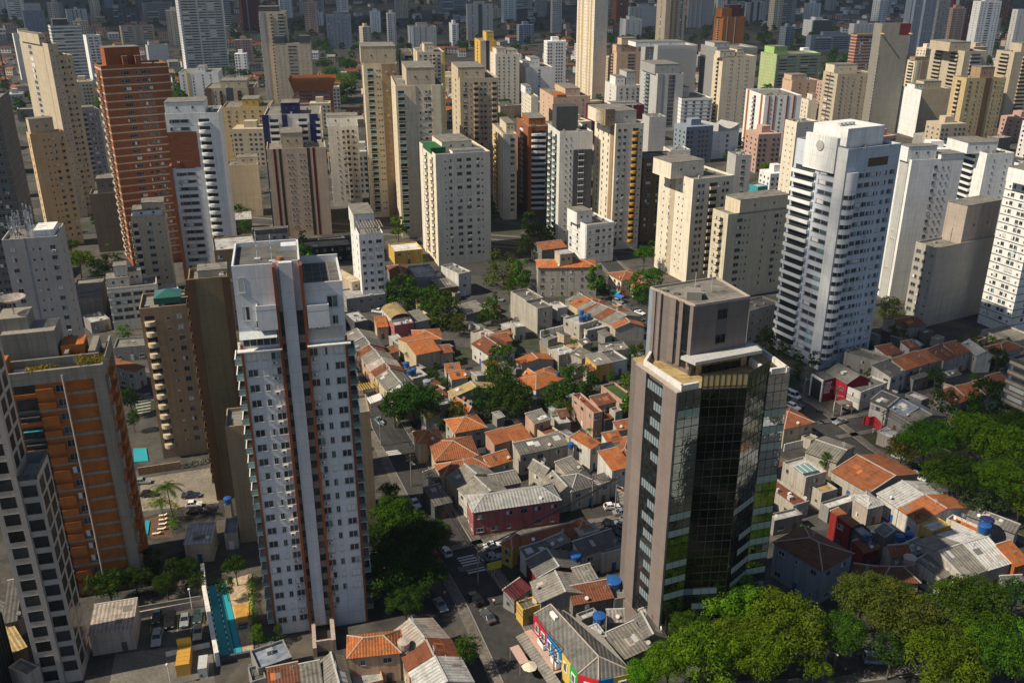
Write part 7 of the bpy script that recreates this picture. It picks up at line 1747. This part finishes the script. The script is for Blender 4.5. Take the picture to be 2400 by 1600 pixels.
for x, y in ((0, 0), (5.3, 0), (0, 4.2), (5.3, 4.2)): MB().box(x - .1, x + .1, y - .1, y + .1, 0, 3).obj('post', paint((.42, .28, .05)), t)
P = q('13', 2190, 490, 3); t = thing('billboard', 'blank yellow sign board beside the zebra crossing', 'sign', (P.x, P.y, 0), R(20)); MB().box(-1.6, 1.6, -.08, .08, 2.2, 4.0).obj('board', paint((.5, .42, .02), .5), t); MB().tube((0, .1, 0), (0, .1, 2.3), .1, n=6).obj('post', paint('grey'), t)
for (x, y, c, l) in ((955, 1110, (.04, .38, .26), 'green shop awning under the cream corner shop'), (985, 1150, (.02, .12, .45), 'blue shop awning under the cream corner shop')):
    P = q('21', x, y, 2.5); t = thing('shop_awning', l, 'awning', (P.x, P.y, 0), R(-48)); b = MB(); b.quad((-2, -1, 2.3), (2, -1, 2.3), (2, .6, 2.9), (-2, .6, 2.9)); o = b.obj('canopy', paint(c, .6), t); o.modifiers.new('t', 'SOLIDIFY').thickness = .06
    for s in (-1.9, 1.9): MB().tube((s, -.9, 0), (s, -.9, 2.3), .05, n=5).obj('post', paint('grey'), t)
# beige tank house on the walk-up block, painted crest on its side wall
P = q('21', 440, 875, 12.5); t = thing('tank_house', 'yellowish tank house rising through the orange hipped roof', 'tank house', (P.x, P.y, 0), R(22)); MB().box(0, 5.4, 0, 5, 11, 17).obj('wall', wall('sand', dirt=1.5), t); MB().box(-.2, 5.6, -.2, 5.2, 17, 17.2).obj('roof', flatroof('lgrey'), t)
for x in (.25, .7): link('window', unit_window(0), t, (5.4 * x, 0, 14.6), 0, (.9, 1, .9))
# solar panel
P = q('22', 865, 968, 8.0); t = thing('solar_panel', 'dark solar panel on the large orange front slope', 'solar panel', (P.x, P.y, 8.4), R(20)); b = MB(); b.box(-1.9, 1.9, -1.0, 1.0, 0, .1); o = b.obj('panel', glassm((.012, .016, .025), .12), t); o.rotation_euler = (R(16), 0, 0); MB().box(-1.9, 1.9, -.05, .05, -1.2, 0).obj('bracket', paint('grey'), t)
# hoist mast beside the unfinished tower at the left edge
P = at(*T('01', 320, 560), 3); t = thing('hoist_mast', 'dark lattice hoist mast beside the unfinished tower', 'construction hoist', (P.x, P.y, 0), R(20)); b = MB(); H_ = 84
for sx in (-.9, .9):
    for sy in (-.9, .9): b.tube((sx, sy, 0), (sx, sy, H_), .12, n=5)
for i in range(int(H_ / 2.2)):
    z = 2.2 * i
    for (p, r_) in (((-.9, -.9), (.9, -.9)), ((.9, -.9), (.9, .9)), ((.9, .9), (-.9, .9)), ((-.9, .9), (-.9, -.9))): b.tube((*p, z), (*r_, z + 2.2), .07, n=4); b.tube((*p, z), (*r_, z), .07, n=4)
b.obj('lattice', paint('dbrown', .6), t); MB().box(-1.3, 1.3, -1.3, 1.3, 43, 46.5).obj('hoist_cage', paint('rust', .6), t)
# people and motorcycles
def person(P, az, shirt, legs, label, stride=.2):
    t = thing('person', label, 'person', (P.x, P.y, 0), R(90 - az) - math.pi / 2, None)
    def skin(name, vs, es, rs, m):
        me = bpy.data.meshes.new(name); me.from_pydata(vs, es, []); o = link(name, me, t); me.materials.append(m); o.modifiers.new('s', 'SKIN'); 
        for i, r_ in enumerate(rs): me.skin_vertices[0].data[i].radius = (r_, r_)
        me.skin_vertices[0].data[0].use_root = True; o.modifiers.new('ss', 'SUBSURF').levels = 1; return o
    vs = [(0, 0, .95), (0, 0, 1.2), (0, 0, 1.42), (0, .01, 1.52), (0, .03, 1.62), (0, .03, 1.74), (.19, 0, 1.40), (.24, .05, 1.12), (.23, .14, .88), (-.19, 0, 1.40), (-.24, -.04, 1.12), (-.23, .02, .88), (.1, stride * .5, .52), (.1, stride * .6, .06), (.1, stride * .6 + .16, .03), (-.1, -stride * .4, .52), (-.1, -stride, .1), (-.1, -stride + .15, .04)]
    es = [(0, 1), (1, 2), (2, 3), (3, 4), (4, 5), (2, 6), (6, 7), (7, 8), (2, 9), (9, 10), (10, 11), (0, 12), (12, 13), (13, 14), (0, 15), (15, 16), (16, 17)]
    skin('body', vs, es, [.14, .13, .12, .06, .1, .09, .06, .05, .035, .06, .05, .035, .075, .05, .04, .075, .05, .04], paint((.36, .21, .14), .6))
    skin('shirt', [vs[0], vs[1], vs[2], vs[6], vs[7], vs[9], vs[10]], [(0, 1), (1, 2), (2, 3), (3, 4), (2, 5), (5, 6)], [.165, .16, .15, .085, .07, .085, .07], paint(shirt, .8)); skin('trousers', [vs[0], vs[12], vs[13], vs[15], vs[16]], [(0, 1), (1, 2), (0, 3), (3, 4)], [.155, .1, .075, .1, .075], paint(legs, .8))
    MB().ball((0, .01, 1.72), .11, .13, .1).obj('hair', paint('black', .7), t)
person(q('13', 1735, 775), 150, 'lgrey', 'dgrey', 'person in a pale shirt walking on the left street'); person(q('13', 2187, 850), 200, 'white', 'navy', 'person in white standing by the maroon awning pavement'); person(q('32', 500, 660), 140, 'red', 'navy', 'person in a red top standing beside a motorcycle'); person(q('32', 965, 840), 180, 'white', 'offwhite', 'person in white near the coral red curved wall')
def moto(P, az, label):
    t = thing('motorcycle', label, 'motorcycle', (P.x, P.y, 0), R(90 - az)); wm = MB(); wm.tube((0, -.06, 0), (0, .06, 0), .31, n=14)
    for x in (-.65, .65): wm.obj('wheel', TYRE, t, (x, 0, .31))
    b = MB(); b.box(-.45, .35, -.13, .13, .35, .62); b.box(-.05, .4, -.15, .15, .62, .85); b.tube((.65, 0, .31), (.45, 0, 1.0), .05, n=6); b.obj('body', carpaint('black'), t); MB().box(-.65, -.05, -.15, .15, .66, .78).obj('seat', TYRE, t); MB().tube((.45, -.35, 1.02), (.45, .35, 1.02), .03, n=5).obj('handlebar', HUB, t)
moto(q('32', 465, 655), 110, 'dark motorcycle parked on the pavement by the red shop'); moto(q('32', 495, 750), 150, 'black motorcycle riding up the right street')

P = q('03', 40, 990, 14); root = thing('office_building', 'corner building with dark slanted fins and orange and teal panels', 'office building', (P.x - 12, P.y - 9, 0), R(14))
MB().box(0, 12, 0, 10, 0, 13.6).obj('wall', wall('dgrey'), root); MB().box(.3, 11.7, .3, 9.7, 13.6, 13.8).obj('roof', flatroof('concrete'), root)
for i in range(7): MB().box(12, 12.12, 1.3 * i + .3, 1.3 * i + 1.4, 1, 12.5).obj('panel', paint(('gold', 'teal', 'orange')[i % 3], .4), root); MB().box(12, 12.9, 1.3 * i + .1, 1.3 * i + .25, .5, 14.2).obj('fin', paint('black', .4), root)
SMALL.append(((P.x, P.y), 'the corner building with slanted fins'))
walls('pale wall behind the corrugated roof at the left edge', [q('03', -60, 1020), q('03', 150, 985)], 2.5, wall('stone'))
for l_ in ('03 s 4 .8 dcement grey 110,1010 190,960 30,640', '03 s 4.5 .8 dcement concrete 20,1020 110,1000 -60,660', '03 s 3.2 .4 straw concrete 110,1290 200,1250 70,1040', '03 f 5 0 cement offwhite 250,1500 330,1440 205,1330', '13 f 4 0 dcement grey -40,1560 60,1530 -90,1430', '12 s 4.5 1 terra offwhite 1560,700 1690,660 1500,640', '12 s 4 .6 dcement dgrey 1620,1290 1730,1250 1570,1190'):
    house(l_); t, c_, what, wl = HOUSES[-1]; t['label'] = place_label(what, c_); t['category'] = 'house'
sheet('yard', [(-140, 110), (-78, 110), (-72, 150), (-140, 165)], asphalt_mat('dark_yard', (.05, .047, .042), 1.0), .012)
# ------------------------------------------------------------ the rest of the town between and behind the towers
def free(x, y, r, treesep=.0):
    for fx, fy, fr in FOOT:
        if (fx - x) ** 2 + (fy - y) ** 2 < (fr + r) ** 2: return False
    for pts, wd in ROADS:
        for a, c in zip(pts[:-1], pts[1:]):
            d = c - a; k = max(0, min(1, ((x - a.x) * d.x + (y - a.y) * d.y) / max(1e-6, d.x ** 2 + d.y ** 2)))
            if (a.x + d.x * k - x) ** 2 + (a.y + d.y * k - y) ** 2 < (wd + r) ** 2: return False
    if treesep:
        for tx, ty, tr in TREES:
            if (tx - x) ** 2 + (ty - y) ** 2 < (tr * treesep) ** 2: return False
    return True
rr = random.Random(11); n = 0
while n < 235:
    y = 240 + 860 * rr.random() ** 1.1; x = rr.uniform(-.6, .6) * (y + 60); u, v = proj((x, y, 0))
    if not -80 < u < 2480 or (y < 335 and -60 < x < 75): n += .2; continue
    sx, sy = rr.uniform(8, 17), rr.uniform(8, 16); z = rr.choice((4, 6, 6.5, 7, 9, 10, 13)) if y > 330 else rr.choice((4, 5, 6.5))
    if not free(x, y, max(sx, sy) * .5): n += .12; continue
    yw = R(22 if x > -60 else 15) + rr.gauss(0, .03); ax = Vector((math.cos(yw), math.sin(yw), 0)); ay = Vector((-ax.y, ax.x, 0)); A = Vector((x, y, z)) - ax * sx / 2 - ay * sy / 2
    kd = rr.choice('ffffghs'); rc = rr.choice(('cement', 'dcement', 'lgrey', 'stone', 'cement', 'dcement')) if kd == 'f' else rr.choice(('terra', 'terra', 'cement', 'dterra', 'lgrey', 'dcement')); wc = rr.choice(('offwhite', 'lgrey', 'cream', 'grey', 'peach', 'white', 'concrete'))
    t, _, _ = house_abc(A, A + ax * sx, A + ay * (sy / 2 if kd == 'g' else sy), z, rr.uniform(1.2, 2), rc, wc, kd, 'tmp', 'low_building' if kd == 'f' else 'house', 'building' if kd == 'f' else 'house', y < 600); SMALL.pop()
    hgt = 'low' if z < 7.5 else 'mid height'; t['label'] = place_label('%s %s %s with %s roof' % (hgt, WALLW[wc], 'building' if kd == 'f' else 'house', ROOFW[rc]), (x, y)); t['group'] = 'low buildings between the towers'; n += 1
USED.pop('tmp', None)
# sheds, lean-tos and bushes in the yards between the houses
n = 0; tries = 0
while n < 120 and tries < 9000:
    tries += 1; x, y = (rr.uniform(-45, 62), rr.uniform(172, 335)) if rr.random() < .6 else (rr.uniform(45, 160), rr.uniform(140, 300)); sx, sy = rr.uniform(2.4, 5), rr.uniform(2.2, 4)
    if not free(x, y, max(sx, sy) * .42, .6): continue
    yw = R(38) + rr.choice((0, math.pi / 2)) + rr.gauss(0, .05); ax = Vector((math.cos(yw), math.sin(yw), 0)); ay = Vector((-ax.y, ax.x, 0)); z = rr.uniform(2.5, 3.6); A = Vector((x, y, z)) - ax * sx / 2 - ay * sy / 2; rc = rr.choice(('cement', 'terra', 'dterra', 'dcement', 'lgrey', 'bterra', 'offwhite')); kd = rr.choice('ssf'); wc = rr.choice(('offwhite', 'grey', 'concrete', 'cream'))
    t, _, _ = house_abc(A, A + ax * sx, A + ay * sy, z, .6, rc, wc, kd, 'tmp', 'shed', 'shed', False); SMALL.pop(); t['label'] = place_label('small %s roofed shed' % ROOFW[rc].replace(' tiled', ' tile'), (x, y)); t['group'] = 'sheds in the yards'; n += 1
n = 0; tries = 0
while n < 90 and tries < 9000:
    tries += 1; x, y = (rr.uniform(-45, 62), rr.uniform(172, 335)) if rr.random() < .6 else (rr.uniform(45, 170), rr.uniform(135, 300)); rd = rr.uniform(1.1, 2.6)
    if not free(x, y, rd * .35, .5): continue
    lf = rr.choice(('green', 'dark', 'dark', 'olive', 'bright')); t = plant(x, y, 0, rd, rd + .7, 'far', lf, 'x', 'shrub', 'shrub', 'shrubs in the yards'); t['label'] = place_label('small %s shrub' % TREEWORD[lf], (x, y)); n += 1
# far houses on the hillside among the trees
wl_ = {c: wall(c) for c in ('offwhite', 'white', 'cream', 'peach', 'lgrey')}; rl_ = {'terra': roofm('terra'), 'dterra': roofm('dterra'), 'lgrey': roofm('lgrey', 'sheet'), 'cement': roofm('cement', 'sheet')}
protos = {}
for wc in wl_:
    for rc in rl_:
        b = MB(); b.box(-5, 5, -4, 4, -3, 5.4); r = MB(); r.poly([(-5.4, -4.4, 5.3), (5.4, -4.4, 5.3), (5.4, 0, 7.2), (-5.4, 0, 7.2)]); r.poly([(5.4, 4.4, 5.3), (-5.4, 4.4, 5.3), (-5.4, 0, 7.2), (5.4, 0, 7.2)]); r.poly([(5.4, -4.4, 5.3), (5.4, 4.4, 5.3), (5.4, 0, 7.2)]); r.poly([(-5.4, 4.4, 5.3), (-5.4, -4.4, 5.3), (-5.4, 0, 7.2)])
        g = MB()
        for x in (-3, 0, 3): g.box(x - .7, x + .7, -4.06, -4, 1, 2.3); g.box(x - .7, x + .7, -4.06, -4, 3.4, 4.7)
        protos[wc, rc] = (b.mesh('wall', wl_[wc]), r.mesh('roof', rl_[rc]), g.mesh('windows', GLASS))
n = 0; tries = 0
while n < 165 and tries < 6000:
    tries += 1; y = rr.uniform(430, 960) if n < 60 else rr.uniform(960, 2700); x = rr.uniform(-.62, .62) * y; wd_, dp_, h_ = rr.uniform(12, 24), rr.uniform(12, 18), rr.choice((16, 22, 28, 36, 48)) if y > 960 else rr.choice((11, 14, 17, 20, 24))
    if not free(x, y, 14 if y > 960 else 10): continue
    c_ = rr.choice(('offwhite', 'lgrey', 'white', 'beige', 'grey', 'rose', 'cream', 'bluegrey')); g_ = terrain(x, y); t = thing('apartment_block', 'x', 'apartment building', (x, y, g_), rr.uniform(.05, .5), 'far blocks among the hillside trees' if y > 960 else 'mid-rise blocks between the towers'); b = MB(); b.box(-wd_ / 2, wd_ / 2, 0, dp_, -4, h_); b.obj('wall', wall(c_), t); MB().box(-wd_ / 5, wd_ / 6, dp_ * .3, dp_ * .7, h_, h_ + 4).obj('roof_block', wall(c_), t)
    g = MB()
    for k in range(int(h_ / 3.1)):
        m_ = int(wd_ / 2.8)
        for i in range(m_):
            xx = -wd_ / 2 + wd_ * (i + .5) / m_
            if i % 4 != 2: g.box(xx - .75, xx + .75, -.08, 0, k * 3.1 + 1.1, k * 3.1 + 2.5)
        for i in range(3): yy = dp_ * (i + .5) / 3; g.box(-wd_ / 2 - .08, -wd_ / 2, yy - .7, yy + .7, k * 3.1 + 1.1, k * 3.1 + 2.4)
    wo = g.obj('windows', GLASS, t); wo['kind'] = 'stuff'; t['label'] = place_label(('far %s block' if y > 960 else '%s mid-rise block') % WALLW.get(c_, c_), (x, y)); FOOT.append((x, y, 11)); n += 1
FARH = []; n = 0; tries = 0
while n < 900 and tries < 9000:
    tries += 1; y = rr.uniform(780, 2500); x = rr.uniform(-.62, .62) * y
    if not free(x, y, 7) or math.sin(x / 95.0 + 1.3) + math.sin(y / 130.0 + x / 300.0) < -.7: continue
    FARH.append((x, y)); FOOT.append((x, y, 7)); n += 1
FARH.sort(key=lambda p: p[1])
mv, mf, mm = [], [], []; mlist = []
for i, (x, y) in enumerate(FARH):
    wc, rc = rr.choice(list(wl_)), rr.choice(('terra', 'terra', 'dterra', 'lgrey', 'cement')); s = rr.uniform(.8, 1.6); g_ = terrain(x, y); rz = rr.uniform(-.2, .9); sz = rr.uniform(.8, 1.6)
    if i < 45:
        t = thing('house', 'x', 'house', (x, y, g_), rz, 'houses on the far hillside'); t.scale = (s, s, sz); a, b_, c_ = protos[wc, rc]; link('wall', a, t); link('roof', b_, t); wo = link('windows', c_, t); wo['kind'] = 'stuff'
        t['label'] = place_label('far %s house with %s roof' % (WALLW[wc], ROOFW[rc]), (x, y)); continue
    M = Matrix.Translation((x, y, g_)) @ Matrix.Rotation(rz, 4, 'Z') @ Matrix.Diagonal((s, s, sz, 1))
    for me in protos[wc, rc]:
        i0 = len(mv); mv += [tuple(M @ v_.co) for v_ in me.vertices]; mt = me.materials[0]
        if mt not in mlist: mlist.append(mt)
        for p in me.polygons: mf.append(tuple(i0 + k_ for k_ in p.vertices)); mm.append(mlist.index(mt))
me = bpy.data.meshes.new('far_houses'); me.from_pydata(mv, [], mf); me.update()
for mt in mlist: me.materials.append(mt)
me.polygons.foreach_set('material_index', mm); tag(link('far_houses', me), 'mass of small houses scattered over the far hillside', 'houses', None, 'stuff')
# trees between the towers: the nearest as things, the rest of the far wood as one mass
n = 0; tries = 0
while n < 225 and tries < 7000:
    tries += 1; y = 200 + 800 * rr.random(); x = rr.uniform(-.6, .6) * (y + 60); u, v = proj((x, y, 0))
    if not -60 < u < 2460 or not free(x, y, 2.2, .9): continue
    kd = rr.choice(('far', 'far', 'round', 'dome')) if y < 420 else 'far'; lf = rr.choice(('green', 'green', 'dark', 'bright', 'olive')); rd = rr.uniform(2.6, 6.2)
    t = plant(x, y, 0, rd, rd * 1.15 + 1.5, kd, lf, 'x', group='trees between the towers'); t['label'] = place_label('%s %s' % (TREEWORD[lf], {'far': 'street tree'}.get(kd, KINDWORD[kd])), (x, y)); n += 1
def wood(label, n, y0, y1, leaf, seed, xf=.66):
    rg = random.Random(seed); vs, fs = [], []; pr = PROTO['far', 0][0]; pv = [v_.co.copy() for v_ in pr.vertices]; pf = [tuple(p.vertices) for p in pr.polygons]; k = 0
    while k < n:
        y = rg.uniform(y0, y1); x = rg.uniform(-xf, xf) * y; d = math.sin(x / 95.0 + 1.3) + math.sin(y / 130.0 + x / 300.0)
        if not free(x, y, 3) or d > rg.uniform(-.8, 1.6): k += .1; continue
        s = rg.uniform(4.5, 9); a = rg.uniform(0, 6.28); ca, sa = math.cos(a) * s, math.sin(a) * s; i0 = len(vs); z = terrain(x, y) + s * .9
        sub = rg.randrange(2)
        for v_ in pv: vs.append((x + v_.x * ca - v_.y * sa, y + v_.x * sa + v_.y * ca, z + v_.z * s))
        for f in pf: fs.append(tuple(i0 + q_ for q_ in f))
        k += 1
    me = bpy.data.meshes.new('far_wood'); me.from_pydata(vs, [], fs); me.update(); me.materials.append(leafm(leaf)); tag(link('far_wood', me), label, 'trees', None, 'stuff')
wood('dark green wood covering the far hillside at the top', 1000, 1350, 3300, 'dark', 5); wood('green wood between the far houses and towers', 700, 800, 1700, 'green', 6)
# trees and a street in front of the frame, seen mirrored in the black glass tower
for x, y, r_, lf in ((34, 96, 7, 'dark'), (48, 104, 7.5, 'dark'), (22, 88, 6.5, 'dark'), (62, 92, 8, 'dark'), (40, 70, 8, 'dark'), (14, 60, 8, 'dark'), (70, 60, 8, 'dark'), (28, 40, 8, 'green'), (36, 114, 5, 'dark'), (54, 116, 5, 'green'), (18, 104, 6, 'dark'), (56, 78, 7, 'dark'), (30, 80, 6, 'dark'), (76, 80, 7, 'green'), (8, 76, 6, 'green'), (48, 58, 7, 'dark'), (60, 40, 7, 'green')):
    t = plant(x, y, 0, r_, 7.5, 'big', lf, 'x'); t['label'] = place_label(TREEWORD[lf] + ' broad tree in front of the view', (x, y))
for x_, y_, z_, l_ in ((78, 98, 17, 'white building with plain front beyond the lower right corner'), (100, 104, 15, 'pale building beyond the lower right corner')):
    hz = Vector((x_, y_, 0)); house_abc(hz, hz + Vector((14, 5, 0)), hz + Vector((-4, 10, 0)), z_, 0, 'lgrey', 'white', 'f', l_, 'low_building', 'building')
hz = Vector((46, 50, 12)); house_abc(hz, hz + Vector((16, 6, 0)), hz + Vector((-4, 12, 0)), 14, 0, 'lgrey', 'white', 'f', 'white building in front of the view', 'low_building', 'building')

# ------------------------------------------------------------ clouds above the frame that shade the far hills and the right foreground
def cloud_mat(op):
    m, N, L, b = new_mat('cloud'); b.inputs['Base Color'].default_value = (.85, .85, .86, 1); b.inputs['Roughness'].default_value = 1
    if op < 1:
        tr = N.new('ShaderNodeBsdfTransparent'); mx = N.new('ShaderNodeMixShader'); mx.inputs[0].default_value = op; L.new(tr.outputs[0], mx.inputs[1]); L.new(b.outputs[0], mx.inputs[2]); L.new(mx.outputs[0], N['Material Output'].inputs['Surface'])
    return m
def cloud(label, cx, cy, rx, ry, n, alt, op, seed):
    rg = random.Random(seed); b = MB(); off = sdir * (alt / sdir.z)
    for i in range(n):
        a = rg.uniform(0, 6.28); q_ = math.sqrt(rg.random()); s = rg.uniform(.22, .42)
        b.ball((cx + off.x + rx * q_ * math.cos(a), cy + off.y + ry * q_ * math.sin(a), alt + rg.uniform(-20, 20)), rx * s, ry * s, min(rx, ry) * s * .35, 14, 8)
    o = b.obj('cloud', cloud_mat(op), smooth=True); struct(o); return o
cloud('c', -200, 2650, 2600, 1350, 60, 1500, .24, 2)
cloud('c', 116, 252, 52, 62, 16, 620, .33, 4)

# ------------------------------------------------------------ air: a box of even pale haze round the camera and the town
hb = MB(); hb.box(-3600, 3600, -500, 5300, -4, 215)
hm = bpy.data.materials.new('haze'); hm.use_nodes = True; N = hm.node_tree.nodes; L = hm.node_tree.links; N.remove(N['Principled BSDF'])
pv = N.new('ShaderNodeVolumePrincipled'); pv.inputs['Color'].default_value = (.62, .78, 1.0, 1); pv.inputs['Density'].default_value = .00004; L.new(pv.outputs[0], N['Material Output'].inputs['Volume'])
tag(hb.obj('haze', hm), 'thin pale blue haze over the whole town', 'haze', None, 'stuff')

for o in COL.objects:
    if 'label' in o.keys() and len(o['label'].split()) > 16: print('LONG', o.name, o['label'])
